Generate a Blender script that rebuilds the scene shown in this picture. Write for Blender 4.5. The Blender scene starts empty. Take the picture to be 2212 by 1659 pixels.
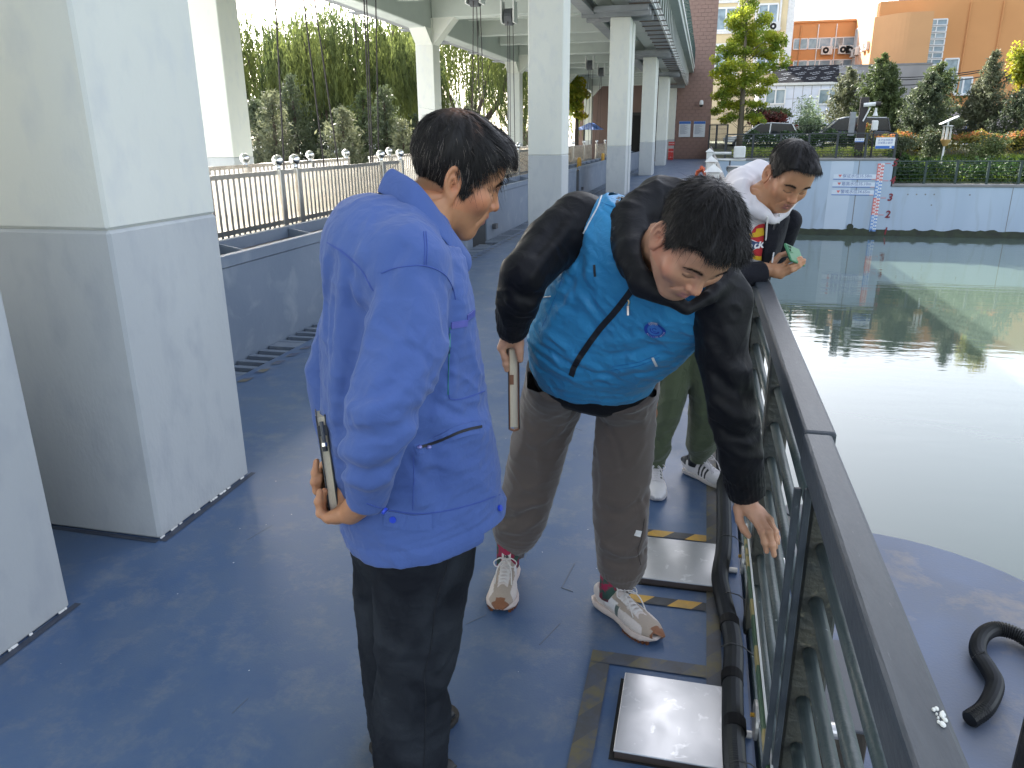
import bpy, bmesh, math, random
import numpy as np
from math import sin, cos, tan, pi, atan, sqrt, radians
from mathutils import Vector, Matrix
random.seed(7); RNG = np.random.default_rng(7)
scn = bpy.context.scene; COL = scn.collection
# ---------------------------------------------------------------- camera
F = 1650.0; CAM = np.array([0.0, 0.0, 1.60])
_yaw = atan(425/sqrt(F*F+535**2)); _pit = atan(535/F); _rol = radians(0.5)
FW = np.array([-sin(_yaw)*cos(_pit), cos(_yaw)*cos(_pit), -sin(_pit)])
_r = np.array([cos(_yaw), sin(_yaw), 0.0]); _u = np.cross(_r, FW)
RT = _r*cos(_rol)-_u*sin(_rol); UP = _u*cos(_rol)+_r*sin(_rol)
cd = bpy.data.cameras.new('camera'); cam = bpy.data.objects.new('camera', cd); COL.objects.link(cam)
cd.sensor_width = 36; cd.lens = 36*F/2212; cd.clip_start = 0.05; cd.clip_end = 2000
M = Matrix.Identity(4)
for i in range(3):
    M[i][0] = RT[i]; M[i][1] = UP[i]; M[i][2] = -FW[i]; M[i][3] = CAM[i]
cam.matrix_world = M; scn.camera = cam
# ---------------------------------------------------------------- light
SUN_EL = radians(33); SUN_DIR = np.array([-0.54, 0.84, 0]); SUN_DIR = SUN_DIR/np.linalg.norm(SUN_DIR)
SUN_DIR = np.array([SUN_DIR[0]*cos(SUN_EL), SUN_DIR[1]*cos(SUN_EL), sin(SUN_EL)])
w = bpy.data.worlds.new('World'); scn.world = w; w.use_nodes = True
nt = w.node_tree; sky = nt.nodes.new('ShaderNodeTexSky'); sky.sky_type = 'NISHITA'; sky.sun_disc = False
sky.sun_elevation = SUN_EL; sky.sun_rotation = math.atan2(SUN_DIR[0], SUN_DIR[1]); sky.dust_density = 3.0; sky.air_density = 1.0
nt.nodes['Background'].inputs[1].default_value = 0.12
hs = nt.nodes.new('ShaderNodeHueSaturation'); hs.inputs['Saturation'].default_value = .52; nt.links.new(sky.outputs[0], hs.inputs['Color']); nt.links.new(hs.outputs[0], nt.nodes['Background'].inputs[0])
sl = bpy.data.lights.new('sun', 'SUN'); sl.energy = 4.7; sl.angle = radians(0.6); sl.color = (1, .95, .88)
so = bpy.data.objects.new('sun', sl); COL.objects.link(so)
so.rotation_euler = Vector(-SUN_DIR).to_track_quat('-Z', 'Y').to_euler(); so.location = (-20, 10, 40)
scn.view_settings.view_transform = 'Standard'; scn.view_settings.look = 'None'
scn.view_settings.exposure = 2.4; scn.view_settings.gamma = 1.0
try: scn.view_settings.use_curve_mapping = False
except Exception: pass
scn.render.engine = 'CYCLES'; scn.cycles.max_bounces = 6; scn.cycles.transparent_max_bounces = 8
scn.cycles.use_denoising = True; scn.cycles.caustics_reflective = False; scn.cycles.caustics_refractive = False

def ray(x, y): return FW + RT*((x-1106)/F) - UP*((y-829.5)/F)
def at(x, y, ax, v):
    r = ray(x, y); return CAM + r*((v-CAM[ax])/r[ax])
def atd(x, y, d): return CAM + ray(x, y)*d
def prj(p):
    v = np.asarray(p)-CAM; d = v@FW; return np.array([1106+F*(v@RT)/d, 829.5-F*(v@UP)/d])
def V3(*a): return np.array(a, float)
def nrm(a): a = np.asarray(a, float); return a/(np.linalg.norm(a)+1e-12)

# ---------------------------------------------------------------- object helpers
def wloc(o):
    v = Vector((0, 0, 0))
    while o is not None: v = v+o.location; o = o.parent
    return np.array(v)
def tag(o, label=None, cat=None, group=None, kind=None):
    if label: o['label'] = label
    if cat: o['category'] = cat
    if group: o['group'] = group
    if kind: o['kind'] = kind
    return o
def thing(name, label, cat, loc=(0, 0, 0), group=None):
    o = bpy.data.objects.new(name, None); COL.objects.link(o); o.location = tuple(float(a) for a in loc); o.empty_display_size = .1
    return tag(o, label, cat, group)
def link_mesh(name, me, mat, parent=None, smooth=False):
    if mat is not None:
        if isinstance(mat, (list, tuple)):
            for m_ in mat: me.materials.append(m_)
        else: me.materials.append(mat)
    o = bpy.data.objects.new(name, me); COL.objects.link(o)
    if parent is not None: o.parent = parent
    if smooth: me.polygons.foreach_set('use_smooth', [True]*len(me.polygons))
    return o
def copy_tree(o, parent=None):
    c = o.copy(); COL.objects.link(c); c.parent = parent
    for ch in list(o.children): copy_tree(ch, c)
    return c
class MB:
    def __init__(s): s.v = []; s.f = []; s.n = 0; s.mi = []
    def add(s, v, f, mi=0):
        n = s.n; s.v.extend([tuple(map(float, a)) for a in v]); s.n += len(v)
        s.f.extend([tuple(i+n for i in q) for q in f]); s.mi.extend([mi]*len(f)); return s
    def box(s, a, b, mi=0):
        x0, y0, z0 = np.minimum(a, b); x1, y1, z1 = np.maximum(a, b)
        return s.add([(x0,y0,z0),(x1,y0,z0),(x1,y1,z0),(x0,y1,z0),(x0,y0,z1),(x1,y0,z1),(x1,y1,z1),(x0,y1,z1)],
            [(3,2,1,0),(4,5,6,7),(0,1,5,4),(1,2,6,5),(2,3,7,6),(3,0,4,7)], mi)
    def obox(s, c, ax, ay, az, mi=0):
        c = np.asarray(c, float); ax, ay, az = map(lambda q: np.asarray(q, float), (ax, ay, az))
        sg = [(-1,-1,-1),(1,-1,-1),(1,1,-1),(-1,1,-1),(-1,-1,1),(1,-1,1),(1,1,1),(-1,1,1)]
        return s.add([c+i*ax+j*ay+k*az for i, j, k in sg], [(3,2,1,0),(4,5,6,7),(0,1,5,4),(1,2,6,5),(2,3,7,6),(3,0,4,7)], mi)
    def bar(s, p, q, w, h=None, upv=(0, 0, 1), mi=0):
        p, q = np.asarray(p, float), np.asarray(q, float); h = h or w; d = nrm(q-p); u = np.asarray(upv, float)
        if abs(d@u) > .98: u = V3(0, 1, 0)
        x = nrm(np.cross(d, u)); y = np.cross(x, d)
        return s.obox((p+q)/2, x*w/2, (q-p)/2, y*h/2, mi)
    def tube(s, pts, r, n=8, cap=True, mi=0):
        pts = [np.asarray(p, float) for p in pts]; m = len(pts); rr = r if hasattr(r, '__len__') else [r]*m
        t = [nrm(pts[min(i+1, m-1)]-pts[max(i-1, 0)]) for i in range(m)]
        u = V3(0, 0, 1) if abs(t[0][2]) < .9 else V3(1, 0, 0); vs = []
        for i in range(m):
            x = nrm(np.cross(t[i], u)); y = np.cross(x, t[i]); u = y if False else u
            u = nrm(np.cross(x, t[i]))
            for k in range(n):
                a = 2*pi*k/n; vs.append(pts[i]+rr[i]*(cos(a)*x+sin(a)*u))
        fs = [(i*n+k, i*n+(k+1) % n, (i+1)*n+(k+1) % n, (i+1)*n+k) for i in range(m-1) for k in range(n)]
        if cap: fs += [tuple(range(n-1, -1, -1)), tuple((m-1)*n+k for k in range(n))]
        return s.add(vs, fs, mi)
    def sph(s, c, r, n=10, m=6, mi=0):
        c = np.asarray(c, float); r = np.asarray(r if hasattr(r, '__len__') else (r, r, r), float)
        vs = [c+r*V3(0, 0, -1)]; fs = []
        for i in range(1, m):
            th = -pi/2+pi*i/m
            for k in range(n): a = 2*pi*k/n; vs.append(c+r*V3(cos(th)*cos(a), cos(th)*sin(a), sin(th)))
        vs.append(c+r*V3(0, 0, 1)); L = len(vs)-1
        for k in range(n):
            fs.append((0, 1+(k+1) % n, 1+k)); fs.append((L, L-n+k, L-n+(k+1) % n))
        for i in range(m-2):
            for k in range(n): fs.append((1+i*n+k, 1+i*n+(k+1) % n, 1+(i+1)*n+(k+1) % n, 1+(i+1)*n+k))
        return s.add(vs, fs, mi)
    def prism(s, poly, d, mi=0):
        n = len(poly); d = np.asarray(d, float); p = [np.asarray(a, float) for a in poly]
        return s.add(p+[a+d for a in p], [tuple(range(n-1, -1, -1)), tuple(range(n, 2*n))]+[(i, (i+1) % n, n+(i+1) % n, n+i) for i in range(n)], mi)
    def build(s, name, mat, parent=None, smooth=False, bev=0.0, seg=1):
        L = wloc(parent) if parent is not None else np.zeros(3)
        me = bpy.data.meshes.new(name); v = np.array(s.v, float).reshape(-1, 3)-L
        me.from_pydata(v.tolist(), [], s.f); me.update()
        if isinstance(mat, (list, tuple)): me.polygons.foreach_set('material_index', s.mi)
        bm = bmesh.new(); bm.from_mesh(me); bmesh.ops.recalc_face_normals(bm, faces=bm.faces)
        if bev > 0: bmesh.ops.bevel(bm, geom=[e for e in bm.edges if len(e.link_faces) == 2 and e.calc_face_angle(0) > .5], offset=bev, segments=seg, affect='EDGES', profile=.5, clamp_overlap=True)
        bm.to_mesh(me); bm.free()
        o = link_mesh(name, me, mat, parent, smooth)
        return o
def struct(o): o['kind'] = 'structure'; return o
def text_mesh(body, size, ext=0.0, align='CENTER', bold=0.0, shear=0.0):
    c = bpy.data.curves.new('lettering', 'FONT'); c.body = body; c.size = size; c.extrude = ext; c.align_x = align; c.align_y = 'CENTER'; c.offset = bold; c.shear = shear
    c.resolution_u = 2
    o = bpy.data.objects.new('lettering', c); COL.objects.link(o); dg = bpy.context.evaluated_depsgraph_get()
    me = bpy.data.meshes.new_from_object(o.evaluated_get(dg)); bpy.data.objects.remove(o); return me
def text(body, size, org, xv, yv, mat, parent=None, name='lettering', **k):
    me = text_mesh(body, size, **k); n = len(me.vertices); co = np.empty(n*3); me.vertices.foreach_get('co', co); co = co.reshape(-1, 3)
    xv, yv = np.asarray(xv, float), np.asarray(yv, float); zv = np.cross(nrm(xv), nrm(yv))
    wv = np.asarray(org, float)+co[:, :1]*xv+co[:, 1:2]*yv+co[:, 2:]*zv
    if parent is not None: wv = wv-wloc(parent)
    me.vertices.foreach_set('co', wv.ravel()); me.update(); me.materials.clear()
    return link_mesh(name, me, mat, parent)

# ---------------------------------------------------------------- materials
MATS = {}
def mat(name, col, rough=.6, metal=0.0, var=None, vs=3.0, vamt=.5, bump=0.0, bs=40.0, spec=.5, stretch=None, detail=5, rvar=0.0, trans=0.0, sss=0.0, sheen=0.0, var2=None, v2s=12.0, v2lo=.55, v2hi=.7, lo=.35, hi=.65, attr=None, coat=0.0, dist=.6, nr=.5):
    if name in MATS: return MATS[name]
    m = bpy.data.materials.new(name); m.use_nodes = True; t = m.node_tree; b = t.nodes['Principled BSDF']; N = t.nodes.new; Lk = t.links.new
    b.inputs['Roughness'].default_value = rough; b.inputs['Metallic'].default_value = metal; b.inputs['Specular IOR Level'].default_value = spec
    if coat: b.inputs['Coat Weight'].default_value = coat; b.inputs['Coat Roughness'].default_value = .15
    if sheen: b.inputs['Sheen Weight'].default_value = sheen
    if sss:
        b.inputs['Subsurface Weight'].default_value = sss; b.inputs['Subsurface Radius'].default_value = (.012, .005, .003); b.inputs['Subsurface Scale'].default_value = 1.0
    tc = N('ShaderNodeTexCoord'); src = tc.outputs['Object']
    if stretch:
        mp = N('ShaderNodeMapping'); mp.inputs['Scale'].default_value = stretch; Lk(src, mp.inputs[0]); src = mp.outputs[0]
    if attr:
        at_ = N('ShaderNodeAttribute'); at_.attribute_name = attr; cur = at_.outputs['Color']
    else:
        rg = N('ShaderNodeRGB'); rg.outputs[0].default_value = (*col, 1); cur = rg.outputs[0]
    def mixin(cur, c2, scale, lo_, hi_, amt, det):
        n = N('ShaderNodeTexNoise'); n.inputs['Scale'].default_value = scale; n.inputs['Detail'].default_value = det; n.inputs['Distortion'].default_value = dist; n.inputs['Roughness'].default_value = nr; Lk(src, n.inputs['Vector'])
        r = N('ShaderNodeMapRange'); r.inputs[1].default_value = lo_; r.inputs[2].default_value = hi_; r.inputs[4].default_value = amt; Lk(n.outputs[0], r.inputs[0])
        mx = N('ShaderNodeMix'); mx.data_type = 'RGBA'; Lk(r.outputs[0], mx.inputs[0]); Lk(cur, mx.inputs[6]); mx.inputs[7].default_value = (*c2, 1)
        return mx.outputs[2], r.outputs[0]
    if var is not None:
        cur, f_ = mixin(cur, var, vs, lo, hi, vamt, detail)
        if rvar:
            r2 = N('ShaderNodeMapRange'); r2.inputs[3].default_value = rough; r2.inputs[4].default_value = min(1, rough+rvar); Lk(f_, r2.inputs[0]); Lk(r2.outputs[0], b.inputs['Roughness'])
    if var2 is not None: cur, _ = mixin(cur, var2, v2s, v2lo, v2hi, 1.0, 6)
    Lk(cur, b.inputs['Base Color'])
    if bump:
        n = N('ShaderNodeTexNoise'); n.inputs['Scale'].default_value = bs; n.inputs['Detail'].default_value = 4; Lk(src, n.inputs['Vector'])
        bp = N('ShaderNodeBump'); bp.inputs['Strength'].default_value = bump; bp.inputs['Distance'].default_value = .01; Lk(n.outputs[0], bp.inputs['Height']); Lk(bp.outputs[0], b.inputs['Normal'])
    if trans:
        tr = N('ShaderNodeBsdfTranslucent'); Lk(cur, tr.inputs[0]); ms = N('ShaderNodeMixShader'); ms.inputs[0].default_value = trans
        Lk(b.outputs[0], ms.inputs[1]); Lk(tr.outputs[0], ms.inputs[2]); Lk(ms.outputs[0], t.nodes['Material Output'].inputs[0])
    MATS[name] = m; return m
# ================================================================ materials used by the setting
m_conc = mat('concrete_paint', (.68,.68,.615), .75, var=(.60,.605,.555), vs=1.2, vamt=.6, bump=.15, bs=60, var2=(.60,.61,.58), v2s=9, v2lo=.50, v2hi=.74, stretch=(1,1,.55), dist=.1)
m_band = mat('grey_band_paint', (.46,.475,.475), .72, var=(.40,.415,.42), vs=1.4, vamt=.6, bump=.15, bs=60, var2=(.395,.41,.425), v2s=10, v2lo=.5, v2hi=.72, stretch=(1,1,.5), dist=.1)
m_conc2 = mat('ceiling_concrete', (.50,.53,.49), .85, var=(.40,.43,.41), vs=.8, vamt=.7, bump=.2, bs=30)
m_raw = mat('raw_concrete', (.30,.29,.27), .9, var=(.2,.2,.19), vs=1.2, vamt=.8, bump=.4, bs=25)
m_gate = mat('gate_paint', (.155,.19,.245), .5, var=(.12,.155,.21), vs=1.4, vamt=.9, bump=.1, bs=20, var2=(.20,.235,.28), v2s=3.5)
m_gatedk = mat('gate_dark', (.075,.08,.09), .6)
m_rust = mat('rusty_steel', (.10,.085,.075), .7, var=(.14,.10,.07), vs=3, vamt=.8)
m_steel = mat('stainless', (.82,.79,.74), .22, metal=1.0, var=(.60,.56,.52), vs=9, vamt=.5)
m_ball = mat('stainless_ball', (.80,.80,.80), .05, metal=1.0)
m_cable = mat('greased_cable', (.035,.025,.025), .6)
m_grey = mat('grey_steel_paint', (.26,.27,.28), .55, var=(.18,.19,.2), vs=2.5, vamt=.6)
m_wht = mat('white_paint', (.74,.74,.72), .6, var=(.55,.55,.53), vs=4, vamt=.5)
m_black = mat('black_paint', (.02,.021,.022), .5)
m_dark = mat('dark_void', (.012,.012,.012), .9)
m_yel = mat('yellow_paint', (.55,.30,.03), .6, var=(.35,.2,.03), vs=12, vamt=.6)
m_red = mat('red_paint', (.55,.03,.025), .45)
m_deck = mat('worn_blue_deck', (.040,.090,.200), .33, var=(.098,.138,.205), vs=1.6, vamt=.9, bump=.08, bs=160, detail=14, nr=.74, rvar=.24, var2=(.165,.185,.215), v2s=5.5, v2lo=.50, v2hi=.80, spec=.5, dist=.12, lo=.34, hi=.68)
m_plat = mat('pier_paint', (.050,.088,.175), .45, var=(.105,.12,.155), vs=1.3, vamt=.9, bump=.12, bs=90, detail=12, nr=.68, rvar=.2, var2=(.20,.18,.165), v2s=2.6, v2lo=.52, v2hi=.70, dist=.2)
m_wallb = mat('blue_grey_wall', (.42,.50,.60), .8, var=(.36,.44,.54), vs=.5, vamt=.9, bump=.1, bs=8, stretch=(1,1,.16), var2=(.35,.41,.48), v2s=2.6, v2lo=.54, v2hi=.72)
m_wallp = mat('pale_panel', (.52,.59,.68), .8, var=(.46,.54,.64), vs=.6, vamt=.8)
m_cope = mat('coping', (.26,.25,.25), .9, var=(.19,.19,.19), vs=1.2, vamt=.8)
m_algae = mat('algae_band', (.012,.016,.010), .55, var=(.035,.05,.02), vs=2.5, vamt=.8)
m_brick = mat('brown_block', (.30,.19,.155), .9, var=(.235,.15,.125), vs=1.3, vamt=.8, bump=.5, bs=9)
m_mort = mat('mortar', (.20,.135,.115), .95)
m_pave = mat('pale_paving', (.52,.53,.54), .9, var=(.42,.43,.44), vs=.3, vamt=.8)
m_soil = mat('garden_soil', (.055,.055,.030), .95, var=(.075,.095,.035), vs=.6, vamt=.9)

# ================================================================ setting: ground, deck, water
def strsheet(name, mb, m, **k): return struct(mb.build(name, m, **k))
strsheet('deck', MB().box((-3.10,-18,-.9), (.23,56.49,0)), m_deck)
strsheet('rear_walkway', MB().box((-8.6,-18,-.9), (-4.40,70,-.01)), m_conc2)
strsheet('gate_slot', MB().box((-4.398,-18,-2.0), (-3.102,60,-.55)), m_dark)
strsheet('dam_body', MB().box((-8.5,-18,-6), (.15,60,-.905)), m_raw)
def gz(x, y):
    t = np.clip((y-43.3)/8.0, 0, 1); a = .36+.62*t
    b = -.86+1.75*np.clip((y-43.3)/9.0, 0, 1)**.8
    k = np.clip((x-9.13)/.1, 0, 1); return a*(1-k)+b*k
def sheet(name, xs, ys, fz, m):
    X, Y = np.meshgrid(xs, ys); Z = fz(X, Y); nx = len(xs); v = np.stack([X, Y, Z], -1).reshape(-1, 3)
    f = [(j*nx+i, j*nx+i+1, (j+1)*nx+i+1, (j+1)*nx+i) for j in range(len(ys)-1) for i in range(nx-1)]
    me = bpy.data.meshes.new(name); me.from_pydata(v.tolist(), [], f); return struct(link_mesh(name, me, m, smooth=True))
sheet('bank_ground', sorted(list(np.linspace(.24, 30, 50))+[9.12, 9.24])+[40, 70, 200], list(np.linspace(43.25, 56, 22))+[80, 300], gz, m_soil)
sheet('left_ground', [-300,-60,-30,-14,-8.62], [-60,0,20,40,300], lambda X, Y: X*0-1.0, m_pave)
# water
m = bpy.data.materials.new('river_water'); m.use_nodes = True; t = m.node_tree; b = t.nodes['Principled BSDF']
b.inputs['Base Color'].default_value = (.070,.098,.080,1); b.inputs['Roughness'].default_value = .03; b.inputs['IOR'].default_value = 1.45; b.inputs['Specular IOR Level'].default_value = .68
tc = t.nodes.new('ShaderNodeTexCoord'); mp = t.nodes.new('ShaderNodeMapping'); mp.inputs['Scale'].default_value = (.9,2.6,1); t.links.new(tc.outputs['Object'], mp.inputs[0])
n1 = t.nodes.new('ShaderNodeTexNoise'); n1.inputs['Scale'].default_value = 1.1; n1.inputs['Detail'].default_value = 3; t.links.new(mp.outputs[0], n1.inputs['Vector'])
n2 = t.nodes.new('ShaderNodeTexNoise'); n2.inputs['Scale'].default_value = .08; n2.inputs['Detail'].default_value = 2; t.links.new(tc.outputs['Object'], n2.inputs['Vector'])
mr = t.nodes.new('ShaderNodeMapRange'); mr.inputs[1].default_value = .42; mr.inputs[2].default_value = .62; mr.inputs[3].default_value = .03; mr.inputs[4].default_value = .22; t.links.new(n2.outputs[0], mr.inputs[0])
bp = t.nodes.new('ShaderNodeBump'); bp.inputs['Distance'].default_value = .035; t.links.new(n1.outputs[0], bp.inputs['Height']); t.links.new(mr.outputs[0], bp.inputs['Strength']); t.links.new(bp.outputs[0], b.inputs['Normal'])
sheet('water', [.152, 20, 60, 200], [-80, -20, 10, 30, 42.86], lambda X, Y: X*0-3.4, m)
# pier nose: a rounded lower step outside the railing
arc = [(.24,-1.0),(1.75,-1.0),(1.78,1.4),(1.74,2.3)]+[(.80+.94*cos(a), 2.82+.94*sin(a)) for a in np.linspace(-.15, 1.62, 16)]+[(.24,3.78)]
strsheet('pier_nose', MB().prism([(x, y, -4.6) for x, y in arc], (0, 0, 4.3)), m_plat, bev=.03, seg=2)

# ================================================================ gate house
m_dirt_shade = mat('foot_dirt_shade', (.035,.045,.07), .7, var=(.05,.06,.085), vs=14, vamt=.9)  # dirt tone that also paints contact shade at the column feet
GH = thing('gate_house', 'pale concrete sluice gate house on square columns with a grey painted base', 'gate house', (-5,30,0))
colA = [(-9.6,-8.9),(1.26,1.93),(2.42,3.09),(11.98,12.58),(22.05,22.65),(22.95,23.55),(33.3,33.9),(34.2,34.8),(44.2,44.85),(45.1,45.75),(55.3,55.95)]  # first entry is unseen behind the camera, added to block sky light
colB = [(-9.4,-8.8),(1.6,2.2),(12.0,12.6),(22.5,23.1),(33.4,34.0),(44.3,44.9),(55.2,55.8)]  # first one likewise added out of view to hold back sky light
rgc = random.Random(8)
def column(x0, x1, y0, y1, top, band):
    x0 = -3.04 if (y0 < 5 and x0 > -4) else x0
    c = MB().box((x0,y0,band), (x1,y1,top)).build('column', m_conc, GH, bev=.012)
    MB().box((x0-.002,y0-.002,0.001), (x1+.002,y1+.002,band)).build('painted_base', m_band, c, bev=.012)
    if y0 < 3 and y0 > 0 and x0 > -4:   # broken paint and render along the foot of the water side face
        y = y0; cb = MB(); dk = MB()
        while y < y1+.03:
            dy = rgc.uniform(.006,.035); w_ = rgc.uniform(.001,.0055)
            if rgc.random() < .45 or y+dy > y1: y += dy*1.5; continue
            cb.add([(x1+.001,y,.0035),(x1+w_,y+dy*.2,.0030),(x1+w_*.8,y+dy,.0030),(x1+.001,y+dy,.0035),(x1+.001,y,.012),(x1+.001,y+dy,.010)], [(0,1,2,3),(4,5,3,0),(4,0,1),(5,2,3),(4,1,2,5)]); y += dy*rgc.choice([1,1,1.4])
        cb.build('broken_render', m_wht, c); MB().add([(x1+.002,y0-.01,.0022),(x1+.035,y0-.01,.0022),(x1+.028,y1+.02,.0022),(x1+.002,y1+.02,.0022)], [(0,1,2,3)]).build('dirt_shade_line', m_dirt_shade, c); MB().add([(x0,y0-.004,.0024),(x1,y0-.004,.0024),(x1,y0-.03,.0024),(x0,y0-.025,.0024)], [(3,2,1,0)]).build('dirt_shade_line', m_dirt_shade, c)  # dark strips on the deck paint dirt together with contact shade
for y0, y1 in colA: column(-2.65, -2.12, y0, y1, 4.55 if y0 > 15 else 5.7, 1.28 if y0 < 5 else 1.32)
for y0, y1 in colB:
    column(-8.28, -7.75, y0, y1, 4.80, 1.30)
    ym = (y0+y1)/2
    for s in (-1, 1):   # haunches along the row and across it
        MB().prism([(-8.26,ym+s*.29,4.1),(-8.26,ym+s*.85,4.52),(-8.26,ym+s*.29,4.52)], (.49,0,0)).build('haunch', m_conc, GH)
    MB().prism([(-7.76,y0+.06,4.1),(-7.1,y0+.06,4.82),(-7.76,y0+.06,4.82)], (0,.48,0)).build('haunch', m_conc, GH)
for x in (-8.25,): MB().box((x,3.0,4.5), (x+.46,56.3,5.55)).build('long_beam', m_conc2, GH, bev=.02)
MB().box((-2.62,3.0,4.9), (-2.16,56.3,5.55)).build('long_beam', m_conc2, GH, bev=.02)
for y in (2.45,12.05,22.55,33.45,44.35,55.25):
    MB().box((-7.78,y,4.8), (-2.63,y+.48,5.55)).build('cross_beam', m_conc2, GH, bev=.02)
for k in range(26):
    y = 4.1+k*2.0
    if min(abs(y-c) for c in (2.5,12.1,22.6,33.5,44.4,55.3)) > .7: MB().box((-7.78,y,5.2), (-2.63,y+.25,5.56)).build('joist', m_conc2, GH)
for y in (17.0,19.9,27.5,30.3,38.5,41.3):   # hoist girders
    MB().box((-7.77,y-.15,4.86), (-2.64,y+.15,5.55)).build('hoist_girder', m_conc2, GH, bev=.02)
MB().box((-8.36,-18,5.55), (-1.12,56.4,5.86)).build('floor_slab', m_conc2, GH)  # extended unseen behind the camera to cut sky light from there
ib = MB(); ib.box((-3.35,1,4.62),(-3.05,56.2,4.66)).box((-3.22,1,4.66),(-3.18,56.2,4.86)).box((-3.35,1,4.86),(-3.05,56.2,4.90)); ib.build('steel_runway', m_grey, GH)
ib = MB(); ib.box((-9.15,-6,4.74),(-8.9,60,4.95)); ib.build('cable_duct', m_grey, GH)
for k in range(14): MB().box((-9.3,6+k*3.6,4.70),(-8.65,6.35+k*3.6,4.738)).build('duct_bracket', m_grey, GH)
# upper slab edge and guard above the water side
MB().box((-1.118,-18,5.80),(-1.06,56.4,5.93)).build('fascia', m_wht, GH)
gm = MB()
for k in range(58): gm.box((-1.10,-1+k,5.95),(-1.07,-.96+k,7.0))
for k in range(8): gm.box((-1.10,-2,6.0+k*.13),(-1.08,56.4,6.025+k*.13))
gm.build('guard_mesh', mat('dark_green_mesh',(.02,.05,.045),.6), GH)
# hung service gangway
SG = thing('service_gangway', 'grey steel service gangway hung under the gate house slab beside the columns', 'gangway', (-1.8,30,4.7))
for k in range(46):
    y = 6+k*1.1; MB().box((-2.1,y,4.775),(-1.56,y+1.08,4.80)).build('floor_plate', m_grey, SG)
    MB().box((-2.12,y-.02,4.745),(-1.36,y+.02,4.773)).build('cross_bar', m_rust, SG)
for k in range(40): MB().tube([(-1.40,10+k*1.15,4.73),(-1.40,10+k*1.15,5.55)], .012, 5).build('hanger_rod', m_wht, SG)
tr = MB()
for k in range(100):
    y = 6+k*.5; tr.bar((-1.53,y,4.80),(-1.53,y+.25,4.97),.03).bar((-1.53,y+.25,4.97),(-1.53,y+.5,4.80),.03)
tr.box((-1.56,6,4.98),(-1.50,56.3,5.02)).box((-1.56,6,4.755),(-1.50,56.3,4.80)); tr.build('truss_rail', m_wht, SG)
for y0, y1 in colA[3:]:
    br = MB().box((-3.4,y0-.16,4.552),(-1.6,y0-.02,4.74)); br.build('bracket_beam', m_grey, SG, bev=.01)
    MB().box((-3.0,y0-.7,4.60),(-1.62,y0-.55,4.74)).build('bracket_beam', m_grey, SG, bev=.01)

# ================================================================ flood gates in their slot
GT = [(1.0,11.25,'nearest blue-grey steel flood gate, behind the man in the blue jacket'),(12.05,21.2,'blue-grey steel flood gate behind the first slim column'),
      (21.75,32.3,'blue-grey steel flood gate with yellow lifting eyes on top'),(32.9,43.6,'far blue-grey steel flood gate between the distant columns')]
for i, (y0, y1, lab) in enumerate(GT):
    g = thing('flood_gate', lab, 'flood gate', (-3.6,y0,0), 'flood gates along the deck')
    MB().box((-3.37,y0+.004,-.5),(-3.35,y1-.004,.70)).build('front_plate', m_gate, g)
    MB().box((-3.40,y0,.705),(-3.338,y1,.79)).build('top_lip', m_gate, g, bev=.004)
    MB().box((-3.86,y0,.66),(-3.402,y1,.69)).build('top_channel', m_rust, g)
    MB().box((-3.93,y0,-.5),(-3.87,y1,.79)).build('rear_plate', m_gate, g)
    for ye in (y0, y1-.03): MB().box((-3.868,ye,-.5),(-3.372,ye+.03,.655)).build('end_plate', m_gatedk, g)
    k = y0+1.15
    while k < y1-.3:
        MB().prism([(-3.86,k,.691),(-3.42,k,.691),(-3.86,k,.775)], (0,.03,0)).build('stiffener', m_gate, g); k += 1.15
    if i == 2:
        for yy in (23.4, 29.0, 31.2):
            MB().tube([(-3.62,yy-.14,.69),(-3.62,yy-.14,.86),(-3.62,yy-.08,.95),(-3.62,yy+.08,.95),(-3.62,yy+.14,.86),(-3.62,yy+.14,.69)], .045, 8).build('lifting_eye', m_yel, g)
    if i in (1, 2): MB().box((-3.349,y0+.35,.14),(-3.29,y0+.5,.22)).build('stop_block', m_gatedk, g)
# trench grating in front of the gates
for (ya, yb, near) in ((1.0,11.6,True),(11.9,21.6,False),(21.7,43,False)):
    g = thing('floor_grating', 'black slotted floor grating below the '+('nearest flood gate' if near else ('flood gate behind the first slim column' if ya < 15 else 'far flood gates')), 'grating', (-3.2,ya,0), 'floor gratings')
    MB().box((-3.34,ya,-.12),(-3.101,yb,-.10)).build('trench_bottom', m_dark, g)
    rest = MB(); y = ya; k = 0
    while y < yb:
        bb = MB() if near and y > 4 else rest
        bb.box((-3.338,y,-.03),(-3.102,y+.055,.0))
        if bb is not rest: bb.build('bar', m_gate, g)
        y += .15; k += 1
        if k % 6 == 0: (rest if not near or y <= 4 else rest).box((-3.338,y-.095,-.03),(-3.102,y,-.002))
    tag(rest.build('bars', m_gate, g), kind='stuff')
md = mat('worn_yellow_line', (.15,.14,.11), .7, var=(.08,.10,.17), vs=9, vamt=1.0, lo=.4, hi=.6)
dl = MB(); y = 2.0
while y < 30:
    dl.add([(-3.04,y,.004),(-2.98,y+.03,.004),(-2.98,y+.13,.004),(-3.04,y+.10,.004)], [(0,1,2,3)]); y += .22
strsheet('dashed_line', dl, md)

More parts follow.
